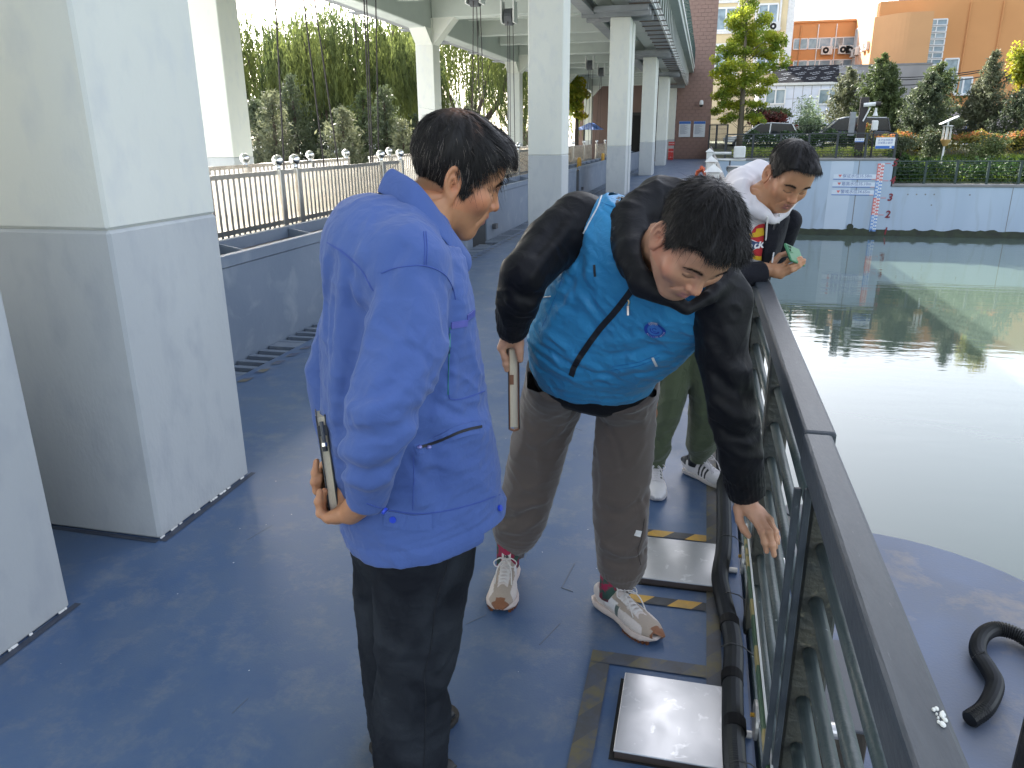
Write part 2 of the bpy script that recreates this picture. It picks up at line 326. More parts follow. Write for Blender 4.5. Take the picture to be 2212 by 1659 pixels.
# ================================================================ stainless picket fences
def fence(x, y0, y1, posts, lab, indiv, top=1.24):
    g = thing('picket_fence', lab, 'fence', (x,y0,0), 'stainless fences along the gate slot')
    for z, h in ((top,.045),(.70,.05),(.12,.05)): MB().box((x-.02,y0,z-h/2),(x+.02,y1,z+h/2)).build('rail', m_steel, g)
    for yp in posts:
        p = MB().box((x-.045,yp-.045,-.01),(x+.045,yp+.045,1.27)).build('post', m_steel, g, bev=.006)
        MB().tube([(x,yp,1.268),(x,yp,1.31)], .028, 10).sph((x,yp,1.365), .062, 14, 9).build('ball_finial', m_ball, p, smooth=True)
    me = None; y = y0+.05; st = MB()
    while y < y1:
        if min(abs(y-q) for q in posts) > .06:
            if indiv and y > 5.0:
                if me is None: pk = MB().box((x-.019,y-.019,.03),(x+.019,y+.019,top-.023)).build('picket', m_steel, g); me = pk; ym = y
                else: c = me.copy(); COL.objects.link(c); c.location.y += y-ym
            else: st.box((x-.019,y-.019,.03),(x+.019,y+.019,top-.023))
        y += .098
    if st.n: tag(st.build('pickets', m_steel, g), kind='stuff')
fence(-4.6, 1.5, 11.7, [7.95,8.33,10.85,11.6], 'near stainless picket fence with ball topped posts, just behind the nearest flood gate', True)
fence(-5.6, 1.5, 11.9, [8.9,10.6,11.8], 'rear stainless picket fence seen through the near one', True, 1.27)
fence(-4.6, 12.7, 21.8, [13.2,16.5,19.6,21.2], 'front stainless picket fence beyond the second bay column', False)
fence(-5.6, 12.7, 22.0, [13.6,17,20], 'rear stainless picket fence of the second bay', False, 1.27)
fence(-4.6, 22.6, 33.0, [23,25.6,28.2,30.8], 'far stainless picket fence behind the gate with yellow lifting eyes', False)
fence(-4.6, 34.2, 43.5, [34.6,37.5,40.5,43], 'farthest stainless picket fence between distant columns', False)
fence(-5.6, 22.6, 33.0, [24,27,30,32.6], 'rear stainless fence of the third bay', False, 1.27)
# hoist pulleys and cables
def hoist(y, tops, lab, zb=-.5):
    g = thing('hoist_pulley', lab, 'pulley', (-5.1,y,4.8), 'hoist pulleys with lifting cables')
    MB().box((-5.28,y-.22,4.35),(-5.24,y+.16,4.859)).build('bracket', m_wht, g); MB().box((-4.96,y-.22,4.35),(-4.92,y+.16,4.859)).build('bracket', m_wht, g)
    MB().tube([(-5.2,y,4.5),(-5.0,y,4.5)], .2, 18).build('sheave', m_gatedk, g)
    for (ya, xa, yb_, xb) in tops: MB().tube([(xa,ya,4.5),(xb,yb_,zb)], .010, 6).build('cable', m_cable, g)
hoist(9.1, [(9.25,-5.1,8.8,-5.1)], 'hoist pulley out of sight above with one dark cable left of the near fence posts')
hoist(9.9, [(9.72,-5.1,10.2,-5.1),(9.95,-5.1,10.75,-5.1)], 'hoist pulley above with two slanting cables in front of the willow trunk')
hoist(11.75, [(11.8,-5.1,11.5,-5.1),(11.9,-5.1,11.68,-5.15),(12.05,-5.0,11.75,-5.1)], 'hoist pulley above with three close cables near the big left column')
hoist(17.75, [(17.6,-5.1,17.1,-5.1),(17.85,-5.1,18.0,-5.1),(17.95,-5.05,18.15,-5.0)], 'hoist pulley with slanting cables seen above the head in the blue jacket')
hoist(20.85, [(20.7,-5.1,20.6,-5.1),(20.9,-5.1,20.85,-5.1),(21.05,-5.05,21.05,-5.0)], 'hoist pulley with three straight cables left of the first slim column')
hoist(35.5, [(35.3,-5.1,33.2,-5.1),(35.6,-5.1,35.5,-5.1),(35.75,-5.0,35.7,-5.0)], 'far hoist pulley left of the second slim column, a cable slanting left')
hoist(39.4, [(39.2,-5.1,37.0,-5.1),(39.5,-5.1,39.4,-5.1)], 'farthest hoist pulley just left of the second slim column')

# ================================================================ brick tower
TW = thing('brick_tower', 'brown block tower at the far end of the deck', 'tower', (-3,57,0))
MB().box((-9,56.52,-1),(.20,63,14)).build('core', m_mort, TW)
bm0 = None; rest = MB(); cnt = 0
for r in range(48):
    z0 = .01+r*.23
    for c in range(6):
        x1 = .215-c*.42+(0 if r % 2 == 0 else .21); x0 = x1-.412
        x1c = min(x1, .215)
        if x0 > .1 or x1 < -1.95: continue
        if x1c-x0 < .4: rest.box((x0,56.49-.004*((r*7+c) % 3),z0),(x1c,56.519,z0+.222)); continue
        if bm0 is None:
            bm0 = MB().box((x0,56.49,z0),(x1c,56.519,z0+.222)).build('brick', m_brick, TW, bev=.006); bx, bz = x0, z0
        elif cnt < 290:
            q = bm0.copy(); COL.objects.link(q); q.location.x += x0-bx; q.location.z += z0-bz; q.location.y += .006*random.random(); cnt += 1
        else: rest.box((x0,56.49,z0),(x1c,56.519,z0+.222))
tag(rest.build('edge_bricks', m_brick, TW), kind='stuff')
sd = MB()
for r in range(60):
    for c in range(12): sd.box((.201,56.53+c*.42+(.21 if r % 2 else 0),.01+r*.23),(.216,56.53+c*.42+.41+(.21 if r % 2 else 0),.232+r*.23))
tag(sd.build('side_bricks', m_brick, TW), kind='stuff')
m_blue = mat('sign_blue', (.03,.13,.45), .5); m_sign = mat('sign_white', (.72,.74,.76), .5); m_ink = mat('sign_ink', (.10,.13,.22), .6); m_sigblue = mat('sign_letter_blue', (.05,.10,.35), .6)
for k, (px, lab) in enumerate(((1479,'white notice board with blue header, left one on the brick tower'),(1510.5,'white notice board with blue header, right one on the brick tower'))):
    a = at(px-11.5,262,1,56.45); b_ = at(px+11.5,296,1,56.45)
    g = thing('notice_board', lab, 'notice board', (a[0],56.45,b_[2]), 'notice boards on the tower')
    MB().box((a[0],56.43,b_[2]),(b_[0],56.47,a[2])).build('board', m_sign, g, bev=.01)
    h = (a[2]-b_[2]); MB().box((a[0]+.01,56.424,a[2]-h*.17),(b_[0]-.01,56.429,a[2]-.01)).build('header', m_blue, g)
    ls = MB(); wd = b_[0]-a[0]
    for j in range(17):
        z = a[2]-h*(.23+.036*j); ls.box((a[0]+wd*.10,56.425,z),(a[0]+wd*(.5+.38*((j*37+k*5) % 10)/10),56.429,z+h*.012))
    ls.build('lettering', m_ink, g)
def dome_camera(p, lab, s=1.0):
    g = thing('security_camera', lab, 'security camera', p, 'security cameras')
    MB().bar((p[0],p[1],p[2]+.22*s),(p[0],p[1]-.25*s,p[2]+.2*s),.05*s).build('bracket', m_wht, g)
    q = V3(p[0],p[1]-.25*s,p[2])
    MB().tube([q+(0,0,.24*s),q+(0,0,.2*s),q+(0,0,.03*s),q-(0,0,.02*s)], [.05*s,.1*s,.12*s,.11*s], 14).build('housing', m_wht, g, smooth=True)
    MB().sph(q-V3(0,0,.05*s), .095*s, 12, 8).build('lens_dome', m_black, g, smooth=True)
dome_camera(at(1515,226,1,56.45), 'white dome security camera on the brick tower above the notice boards', 1.15)
dome_camera(at(1489,36,1,56.45), 'small security camera high on the brick tower wall', .5)
# red fire box and sign on the last column
c7 = at(1448.5,346,1,55.2)
g = thing('fire_box', 'red fire extinguisher box on the deck by the farthest column', 'fire box', (c7[0],55.2,0))
MB().box((c7[0]-.17,55.0,.0),(c7[0]+.17,55.22,.72)).build('cabinet', m_red, g, bev=.015); text('灭火器箱', .085, (c7[0],54.99,.52), (1,0,0), (0,0,1), m_sign, g); text('火警119', .075, (c7[0],54.99,.16), (1,0,0), (0,0,1), m_sign, g)
g = thing('fire_sign', 'small red sign on the column above the red fire box', 'sign', (c7[0],55.27,.9))
MB().box((c7[0]-.2,55.27,.92),(c7[0]+.2,55.29,1.16)).build('board', m_red, g); text('消防设施', .09, (c7[0],55.265,1.04), (1,0,0), (0,0,1), m_sign, g)
# dark doorway frame seen between the columns
g = thing('dark_doorway', 'dark tall doorway in the wall behind the fourth column', 'doorway', (-6,57,0))
MB().box((-5.9,56.40,0),(-2.95,56.46,3.1)).build('frame', m_black, g); MB().box((-5.6,56.37,.1),(-3.2,56.395,2.9)).build('door_leaf', m_dark, g)
# ================================================================ far bank walls, gauge and signs
YW = 42.8
xr = 9.12
GW = thing('gauge_wall', 'tall blue-grey river wall carrying the red and blue water gauge', 'wall', (5,YW,-3))
MB().box((.24,YW,-5),(xr,YW+.5,.30)).build('wall_face', m_wallb, GW)
MB().box((.2,YW-.05,.302),(xr+.06,YW+.55,.42)).build('coping', m_cope, GW, bev=.02)
xa, xb = at(1797,345,1,YW)[0], at(1846,345,1,YW)[0]
MB().prism([(xa-.03,YW-.004,-3.32),(at(1841,345,1,YW)[0]+.05,YW-.004,-3.32),(xb,YW-.004,.29),(xa,YW-.004,.29)], (0,.003,0)).build('pale_panel', m_wallp, GW)
for px in (1848,): MB().box((at(px,420,1,YW)[0]-.02,YW-.006,-3.3),(at(px,420,1,YW)[0]+.02,YW-.001,.29)).build('joint', m_cope, GW)
LW = thing('river_wall', 'long low blue-grey river wall right of the gauge wall', 'wall', (20,YW,-3))
MB().box((xr+.002,YW+.04,-5),(90,YW+.5,-.96)).build('wall_face', m_wallb, LW); MB().box((xr-.02,YW+.52,-5),(xr+.10,YW+9,.33)).build('return_wall', m_cope, GW)
MB().box((xr+.06,YW-.02,-.958),(90,YW+.55,-.82)).build('coping', m_cope, LW, bev=.02)
def band(x0, x1, y, par, seed):
    rg = random.Random(seed); n = int((x1-x0)*5); top = [(x0+(x1-x0)*i/n, -3.12+.05*rg.random()+(.12*rg.random() if rg.random() > .85 else 0)) for i in range(n+1)]
    v = []; f = []
    for i, (x, z) in enumerate(top): v += [(x,y-.02,-3.6),(x,y-.02,z),(x,y+.02,z)]
    for i in range(n): a = i*3; f += [(a,a+3,a+4,a+1),(a+1,a+4,a+5,a+2)]
    MB().add(v, f).build('algae_band', m_algae, par)
for k_ in range(9): MB().box((xr+5.5+6*k_,YW+.034,-3.3),(xr+5.53+6*k_,YW+.0395,-.97)).build('joint', m_cope, LW)
band(.25, xr, YW, GW, 1); band(xr+.01, 60, YW+.04, LW, 2)
hp = at(1836,490,1,YW)
MB().tube([(hp[0],YW-.05,hp[2]),(hp[0],YW-.001,hp[2])], .16, 16).build('outlet_pipe', m_algae, GW); MB().box((hp[0]-.06,YW-.008,-3.15),(hp[0]+.05,YW-.002,hp[2]-.12)).build('rust_streak', mat('stain',(.30,.30,.29),.9), GW)
bh = MB(); bl = MB()
for px, py in ((1905,420),(1961,420),(1980,420),(1999,420),(2018,420),(2095,421),(2012,443)):
    p = at(px,py,1,YW+.04); bl.tube([(p[0],YW+.03,p[2]),(p[0],YW+.041,p[2])], .04, 8)
bl.build('bolt_holes', m_cope, LW)
# level gauge
m_gr = mat('gauge_red', (.62,.16,.15), .6); m_gb = mat('gauge_blue', (.16,.30,.58), .6); m_num = mat('gauge_number', (.20,.02,.03), .6)
G = thing('level_gauge', 'red and blue checkered water level gauge with metre numbers 1 to 5', 'water gauge', (8,YW,-3))
gx = lambda py: at(1886+(500-py)*(1908-1886)/150., py, 1, YW)[0]
zt = at(1906,353,1,YW)[2]; zb = at(1886,500,1,YW)[2]; dz = (zt-zb)/4.0
x0g, x1g = at(1896.5,353,1,YW)[0], at(1911,353,1,YW)[0]; xs = at(1879,500,1,YW)[0]-x0g
for i in range(40):
    z = zb+i*dz/10; col = m_gb if (i//10) % 2 == 0 else m_gr; off = 0
    pl_ = MB().box((x0g,YW-.02,z),(x1g,YW-.003,z+dz/10-.001)).build('gauge_plate', m_sign, G)
    bk = MB(); wv = x1g-x0g
    if i % 2: bk.box((x0g,YW-.024,z+.004),(x0g+wv*.5,YW-.0205,z+dz/10-.004)).box((x0g+wv*.68,YW-.024,z+.02),(x0g+wv*.8,YW-.0205,z+dz/10-.02))
    else: bk.box((x0g+wv*.5,YW-.024,z+.004),(x1g,YW-.0205,z+dz/10-.004)).box((x0g,YW-.024,z+.004),(x0g+wv*.16,YW-.0205,z+dz/10-.004)).box((x0g+wv*.28,YW-.024,z+.02),(x0g+wv*.38,YW-.0205,z+dz/10-.02))
    bk.build('graduation', col, pl_)
for n in range(1, 6):
    z = zb+(n-1)*dz; text(str(n), .50, (x1g+.46,YW-.012,z+.02), (1,0,.0), (0,0,1), m_num, G, name='number', bold=.012, shear=.15)
    if n > 1: MB().box((x1g+.03,YW-.012,z-.015),(x1g+.28,YW-.004,z+.012)).build('tick', m_gr, G)
for s, py, pxl, lab in (('保证水位35.58m',385.5,1801,'top'),('最高水位35.10m',402.5,1799,'middle'),('警戒水位34.65m',419.5,1797,'bottom')):
    a = at(pxl,py-9,1,YW); b_ = at(pxl+74,py+1.5,1,YW)
    g = thing('level_sign', 'pale water level sign strip with a red triangle, %s of three left of the gauge' % lab, 'sign', (a[0],YW,b_[2]), 'water level signs')
    MB().box((a[0],YW-.014,b_[2]),(b_[0]+.5,YW-.005,a[2])).build('plate', m_wallp if False else mat('sign_pale',(.60,.66,.74),.6), g)
    h = a[2]-b_[2]; cz = (a[2]+b_[2])/2+.03
    MB().prism([(a[0]+.22,YW-.018,cz+.07),(a[0]+.40,YW-.018,cz+.07),(a[0]+.31,YW-.018,cz-.07)], (0,.002,0)).build('triangle', m_gr, g)
    text(s, .20, (a[0]+1.12,YW-.017,cz), (1,0,0), (0,0,1), mat('sign_text_grey',(.20,.25,.42),.6), g, bold=.002)
    MB().box((a[0],YW-.02,b_[2]-.02),(b_[0]+.15,YW-.012,b_[2]+.012)).build('blue_line', m_blue, g); MB().box((b_[0]+.15,YW-.02,b_[2]-.012),(x0g-.02,YW-.012,b_[2]+.008)).build('red_line', m_gr, g)
# railings on the far bank
m_rail = mat('dark_slate_rail', (.03,.036,.04), .5); m_grn = mat('dark_green_rail', (.02,.04,.035), .5)
def bank_rail(name, lab, p0, p1, h, n, nbars, m, mt, zoff=0, grp='railings on the far bank', mat_thin=None):
    p0, p1 = np.array(p0), np.array(p1); g = thing(name, lab, 'railing', p0, grp)
    MB().bar(p0+(0,0,h), p1+(0,0,h), .07, .06).build('top_rail', m, g)
    for k in range(n+1):
        q = p0+(p1-p0)*k/n; MB().bar(q, q+V3(0,0,h-.031), .11, .08).build('post', m, g)
    for k in range(nbars):
        z = .08+(h-.2)*k/(nbars-1); q = V3(0,0,z); MB().tube([p0+q, p1+q], .013, 6).build('bar', mt, g)
ztop = .42
bank_rail('bank_railing', 'dark railing on top of the gauge wall behind the man in white hood', (1.0,YW+.15,ztop), (at(1932,330,1,YW+.15)[0],YW+.15,ztop), 1.18, 6, 9, m_rail, m_rail)
bank_rail('bank_railing', 'dark green railing on the low river wall at right', (xr+.15,YW+.2,-.82), (40,YW+.2,-.82), 1.08, 22, 6, m_grn, m_grn)
MB().box((0,0,0),(.001,.001,.001))
g = thing('metal_gate', 'black mesh gate in the fence right of the brick tower', 'gate', (1.2,50,.6))
a = at(1534,269,1,49); b_ = at(1568,330,1,49)
fr = MB(); Z1, Z0 = a[2], .5
for x in (a[0], (a[0]+b_[0])/2-.1, b_[0]): fr.box((x-.05,48.96,Z0),(x+.05,49.04,Z1))
fr.box((a[0],48.97,Z1-.06),(b_[0],49.03,Z1)).box((a[0],48.97,Z0),(b_[0],49.03,Z0+.08)); fr.build('frame', m_black, g)
bb = MB()
for k in range(16):
    x = a[0]+(b_[0]-a[0])*(k+.5)/16; bb.box((x-.012,48.99,Z0),(x+.012,49.01,Z1))
for k in range(9): bb.box((a[0],48.985,Z0+k*.28),(b_[0],49.0,Z0+k*.28+.02))
tag(bb.build('mesh_bars', m_black, g), kind='stuff')
fe = thing('iron_fence', 'tall black iron fence behind the parked cars', 'fence', (2,53,.9))
fr = MB()
for k in range(34):
    x = 2.2+k*.9
    if k % 3 == 0: MB().box((x-.04,52.96,.9),(x+.04,53.04,2.35)).build('post', m_black, fe)
for z in (1.15,1.75,2.05): MB().box((2,52.98,z),(32,53.02,z+.03)).build('rail', m_black, fe)
bars = MB()
for k in range(190): bars.box((2.1+k*.157,52.99,.95),(2.112+k*.157,53.01,2.05))
tag(bars.build('bars', m_black, fe), kind='stuff')
# signs on the bank railing
def bank_sign(px0, py0, px1, py1, lab, lines, sz):
    a = at(px0,py0,1,YW+.02); b_ = at(px1,py1,1,YW+.02); g = thing('bank_sign', lab, 'sign', (a[0],YW+.02,b_[2]), 'signs on the bank railing'); h = a[2]-b_[2]
    MB().box((a[0],YW+.0,b_[2]),(b_[0],YW+.03,a[2])).build('board', m_sign, g); MB().box((a[0]+.005,YW-.006,b_[2]+.005),(b_[0]-.005,YW-.001,b_[2]+h*.25)).build('blue_foot', m_blue, g)
    for i, s in enumerate(lines): text(s, sz, ((a[0]+b_[0])/2,YW-.003,a[2]-h*(.75/(len(lines)+1))*(i+1)), (1,0,0), (0,0,1), m_sigblue, g, bold=0.0)
    return a, b_, g
a, b_, g = bank_sign(1893,297,1931,321,'white board with two blue rows of characters hung on the bank railing', ['水文监测断面','区域禁止破坏'], .115)
MB().tube([(b_[0]-.17,YW-.01,b_[2]+.08),(b_[0]-.17,YW-.007,b_[2]+.08)], .05, 12).build('emblem', m_sign, g)
bank_sign(1847,298.5,1866,307,'small white and blue sign plate on the bank railing beside the dark pole', ['监测断面'], .095)
# instrument pole with arm
p = at(1853,338,1,YW+1.2); q = at(1861,210,1,YW+1.2)
g = thing('instrument_pole', 'dark steel pole with a white camera arm above the gauge wall', 'pole', p)
m_pole = mat('dark_brown_steel', (.035,.028,.026), .6)
MB().box((p[0]-.19,YW+1.1,.4),(p[0]+.19,YW+1.4,q[2])).build('mast', m_pole, g, bev=.02)
a = at(1866,227,1,YW+1.0); b_ = at(1896,224,1,YW+1.0); MB().tube([a,b_], .10, 10).build('camera_body', m_wht, g, smooth=False)
MB().tube([b_-V3(.1,0,0),b_+V3(.14,0,0)], .11, 10).build('camera_hood', m_pole, g)
MB().bar(at(1864,262,1,YW+1.0), at(1880,232,1,YW+1.0), .06).build('strut', m_wht, g)
s = at(1893,231,1,YW+1.0); MB().tube([s-V3(0,0,.05),s-V3(0,0,.22),s-V3(0,0,.42)], [.05,.06,.13], 10).build('horn', m_wht, g)
a = at(1843,242,1,YW+1.0); MB().box(a-V3(.13,.1,1.15),a+V3(.14,.1,0)).build('box', m_grey, g, bev=.02)
g = thing('lamp_post', 'slim black post with a small white box lamp beside the white board', 'lamp post', at(1884,330,1,YW+.6))
a = at(1888,282,1,YW+.6); MB().tube([(a[0],a[1],.42),a], .05, 8).build('post', m_black, g); MB().box(a-V3(.14,.14,.0),a+V3(.14,.14,.48)).build('lamp_head', m_wht, g, bev=.04)
# insect lamp
p = at(2033,352,1,46.0)
g = thing('insect_lamp', 'pale pole with tilted solar panel and a lantern over the grass', 'lamp', p)
t_ = at(2049,262,1,46.0); MB().tube([p-V3(0,0,.4), t_], .045, 8).build('pole', m_wht, g)
MB().obox(t_+V3(.02,0,.05), V3(.62,0,.30)*.62, V3(0,.28,0), V3(-.02,0,.04)*.5).build('solar_panel', m_wht, g)
c = at(2046,283,1,46.0)
MB().tube([c+V3(0,0,.28),c+V3(0,0,.24)], [.18,.30], 14).build('lantern_roof', m_wht, g)
for k in range(6): MB().tube([c+V3(.2*cos(k*pi/3),.2*sin(k*pi/3),.25),c+V3(.2*cos(k*pi/3),.2*sin(k*pi/3),-.42)], .018, 5).build('guard_rod', m_wht, g)
MB().tube([c-V3(0,0,.42),c-V3(0,0,.48),c-V3(0,0,.75)], [.26,.24,.1], 12).build('catch_cup', mat('ochre',(.45,.28,.10),.6), g)

# ================================================================ leaves
def leaves(name, P, size, m, parent=None, N=None, aspect=.6, jit=.35, up=None, seed=0):
    rg = np.random.default_rng(seed); P = np.asarray(P, float); n = len(P)
    s = size*(1+jit*rg.standard_normal(n)).clip(.4, 1.9)
    a = rg.standard_normal((n, 3)); a /= np.linalg.norm(a, axis=1)[:, None]
    if up is not None: a = a*(1-up[1])+np.asarray(up[0])*up[1]; a /= np.linalg.norm(a, axis=1)[:, None]
    b = np.cross(a, rg.standard_normal((n, 3))); b /= np.linalg.norm(b, axis=1)[:, None]
    a = a*s[:, None]*.5; b = b*(s*aspect)[:, None]*.5
    v = np.stack([P-a, P+b*.9-a*.1, P+a, P-b*.9-a*.1], 1).reshape(-1, 3)
    if parent is not None: v = v-wloc(parent)
    me = bpy.data.meshes.new(name); me.vertices.add(4*n); me.vertices.foreach_set('co', v.ravel()); me.loops.add(4*n); me.loops.foreach_set('vertex_index', np.arange(4*n, dtype=np.int32))
    me.polygons.add(n); me.polygons.foreach_set('loop_start', np.arange(0, 4*n, 4, dtype=np.int32)); me.update(); me.validate()
    return link_mesh(name, me, m, parent)
def leafmat(n, c, c2, tr=.35, vs=.9): return mat(n, c, .6, var=c2, vs=vs, vamt=1.0, trans=tr, spec=.3, lo=.38, hi=.62)
m_gk = leafmat('ginkgo_leaf', (.42,.44,.04), (.17,.26,.04), .55, 1.2); m_wl = leafmat('willow_leaf', (.175,.205,.055), (.050,.075,.030), .5, .5)
m_cy = leafmat('cypress_leaf', (.115,.140,.072), (.050,.068,.040), .3, 1.6); m_cy2 = leafmat('grey_cypress_leaf', (.19,.20,.11), (.085,.10,.06), .3, 1.6); m_cy3 = leafmat('fresh_cypress_leaf', (.135,.175,.060), (.055,.078,.034), .3, 1.5)
m_rd = leafmat('red_leaf', (.16,.035,.03), (.05,.03,.02), .35, 2); m_sv = leafmat('silver_leaf', (.34,.42,.26), (.14,.2,.11), .4, 1.5); m_ye = leafmat('yellow_leaf', (.42,.36,.03), (.18,.24,.03), .5, 1.2)
m_hd = leafmat('hedge_leaf', (.05,.10,.025), (.02,.04,.015), .25, 2); m_ph = leafmat('photinia_leaf', (.30,.22,.05), (.10,.14,.03), .4, 1.1); m_pr = leafmat('photinia_red_leaf', (.45,.14,.06), (.30,.16,.05), .4, 3)
m_gs = leafmat('grass_blade', (.19,.27,.04), (.09,.15,.03), .45, .8); m_lily = leafmat('yellow_green_leaf', (.40,.42,.12), (.16,.24,.05), .45, 1.5)
m_bark = mat('dark_bark', (.045,.034,.028), .95, var=(.09,.07,.055), vs=5, vamt=.8, bump=.6, bs=30, stretch=(1,1,.3)); m_barkp = mat('pale_bark', (.17,.14,.10), .95, var=(.1,.085,.06), vs=4, vamt=.8, bump=.5, bs=25, stretch=(1,1,.3))
def ball(rg, n, c, r): q = rg.standard_normal((n, 3)); q /= np.linalg.norm(q, axis=1)[:, None]; return np.asarray(c)+q*(rg.random(n)**.45)[:, None]*np.asarray(r)
def conifer(px, pyt, Y, w, lab, m, seed, n=5200, lean=0, power=.75, zb=None, grp='conifers on the far bank', base=.08, size=.19):
    n = int(n*1.9); rg = np.random.default_rng(seed); T = at(px, pyt, 1, Y); z0 = float(gz(np.array(T[0]), np.array(Y))) if zb is None else zb
    H = T[2]-z0; R = w/2*Y*1.30/1735.; x = T[0]
    g = thing('cypress_tree', lab, 'tree', (x,Y,z0), grp)
    MB().tube([(x,Y,z0-.3),(x,Y,z0+H*.5),(x,Y,z0+H*.95)], [.14,.09,.02], 8).build('trunk', m_bark, g)
    pts = []; nb = 170
    for k in range(nb):
        t = base+(1-base)*(k+rg.random())/nb; r = R*(1-t)**power*(.55+.6*rg.random())*(min(1, (t-base)/.12+.35)); a = rg.random()*2*pi
        L = max(.12, r); m_ = int(n/nb*(.4+1.2*(1-t))); s = rg.random(m_)**.6
        q = np.stack([cos(a)*L*s, sin(a)*L*s, z0-0+H*t+L*s*(.55+.25*rg.random())-L*.35], 1); q[:, :2] += (x, Y)
        pts.append(q+rg.standard_normal((m_, 3))*(.05+.11*L*(1.1-s))[:, None])
    leaves('crown', np.concatenate(pts), size, m, g, aspect=.38, seed=seed, up=((0,0,1),.35))
def blob_tree(name, lab, cat, base, trunk, blobs, m, n, size, seed, mb=None, grp=None, limbs=True, aspect=.7):
    rg = np.random.default_rng(seed); g = thing(name, lab, cat, base, grp)
    tb = MB(); tb.tube(trunk[0], trunk[1], 8)
    if limbs:
        tp = np.asarray(trunk[0][-1]); 
        for c, r in blobs[::3]:
            c = np.asarray(c); zs = [q[2] for q in trunk[0]]; s = V3(*[np.interp(c[2]-.35*abs(c[0]-tp[0])-.3, zs, [q[i] for q in trunk[0]]) for i in range(3)]); tb.tube([s, (s+c)/2+V3(0,0,.15), c], [trunk[1][-1]*.8, trunk[1][-1]*.5, .015], 5)
    tb.build('trunk', mb or m_bark, g, smooth=True)
    tot = sum(np.prod(np.broadcast_to(np.asarray(r, float), 3))**.75 for c, r in blobs)
    P = np.concatenate([ball(rg, max(20, int(n*np.prod(np.broadcast_to(np.asarray(r, float), 3))**.75/tot)), c, r) for c, r in blobs])
    leaves('crown', P, size, m, g, seed=seed, aspect=aspect); return g
conifer(1838,148,57,92,'grey-green cypress with a thin top left of the tall pair',m_cy2,11,power=.6)
conifer(1908,118,55,100,'tall twin-topped dark cypress right of the instrument pole',m_cy3,12,n=6500,power=.55)
conifer(1931,142,54.5,70,'second top of the twin dark cypress, slightly lower',m_cy3,13,n=3500,power=.6)
conifer(2033,138,55,112,'tall dark cypress behind the bluish one at right',m_cy3,14,n=6000,power=.55)
conifer(2013,158,50.5,104,'bluish cypress standing in front of a taller dark one',m_cy,15,n=6500,power=.6)
conifer(2152,112,53,96,'slim loose cypress with a bare leaning trunk at right',m_cy2,16,n=4200,power=.7,base=.25)
conifer(2120,170,53.5,70,'lower grey cypress beside the slim loose one',m_cy2,17,n=3000,power=.6)
conifer(2222,190,51,110,'dark cypress cut by the right edge of the view',m_cy,18,n=4500,power=.5)
def Gp(px, py, Y): return at(px, py, 1, Y)
# ginkgo
b0 = Gp(1597,315,49.5); b0[2] = .85; rg = random.Random(5)
tr_ = [b0-V3(0,0,.4), Gp(1600,270,49.5), Gp(1604,215,49.5), Gp(1607,150,49.5), Gp(1612,60,49.5), Gp(1614,-10,49.5)]
bl = []
for (px, py, w_, h_) in ((1612,-5,34,22),(1622,22,40,18),(1600,35,44,16),(1640,45,40,14),(1580,58,48,16),(1615,70,60,18),(1660,75,46,12),(1600,95,70,18),(1665,100,40,14),(1690,88,22,8),(1575,105,44,14),(1625,120,70,16),(1558,125,36,12),(1672,122,44,12),(1590,145,64,16),(1650,148,56,14),(1560,155,40,12),(1690,140,28,9),(1610,172,70,14),(1568,180,48,14),(1655,175,44,10),(1590,200,56,14),(1552,205,36,12),(1635,196,44,11),(1575,228,44,14),(1610,226,50,10),(1555,240,34,10),(1640,228,34,8),(1585,252,36,10),(1622,250,44,9),(1565,262,26,8),(1640,262,28,6)):
    Yb = 49.5+rg.uniform(-1.3, 1.3); c = Gp(px, py, Yb); k = 50/1735.; [bl.append((c+V3(rg.uniform(-.42,.42)*w_*k, rg.uniform(-.4,.4)*w_*k, rg.uniform(-.5,.5)*h_*k), (w_*k*rg.uniform(.22,.40), w_*k*rg.uniform(.22,.38), h_*k*rg.uniform(.55,1.05)))) for _ in range(6)]
GK = blob_tree('ginkgo_tree', 'bright yellow-green tree right of the brick tower', 'tree', tuple(b0), (tr_, [.2,.17,.14,.11,.06,.02]), bl, m_gk, 26000, .125, 21, m_barkp)
def bush(px, py, w_, h_, Y, lab, m, n, size, seed, name='shrub', grp='shrubs on the far bank', aspect=.7):
    rg = random.Random(seed); c = Gp(px, py, Y); k = Y*1.02/1735.; bl = [(c+V3(rg.uniform(-.35,.35)*w_*k, rg.uniform(-.4,.4), rg.uniform(-.3,.35)*h_*k), (w_*k*rg.uniform(.2,.34), w_*k*.26, h_*k*rg.uniform(.2,.34))) for _ in range(9)]+[(c, (w_*k*.36, w_*k*.3, h_*k*.36))]
    z0 = float(gz(np.array(c[0]), np.array(Y)))
    return blob_tree(name, lab, 'shrub', (c[0],Y,z0), ([(c[0],Y,z0-.2), c], [.07,.03]), bl, m, n, size, seed, grp=grp, aspect=aspect)
bush(1668,262,76,48,52.5,'dark red leaved shrub above the parked silver car',m_rd,2600,.14,31)
bush(1662,243,86,30,54.5,'flat spreading pine shrub behind the red one',m_cy3,2200,.15,32)
bush(1745,255,74,88,53.8,'pale silvery shrub in front of the white panel building',m_sv,2600,.17,33,aspect=.3)
bush(1745,285,90,50,54.2,'dark shrub at the foot of the silvery one',m_hd,1800,.15,34)
bush(1948,312,56,36,46.5,'low dark round shrub right of the white board',m_cy,2000,.10,35)
bush(2012,318,50,70,46.8,'dark upright shrub left of the insect lamp',m_cy,2600,.10,36)
bush(2140,318,74,56,47.0,'round green shrub on the bank at far right',m_cy3,2600,.10,37)
bush(2215,140,54,120,56,'yellow leaved tree cut by the right edge of the view',m_ye,3000,.17,38,name='yellow_tree',grp=None)
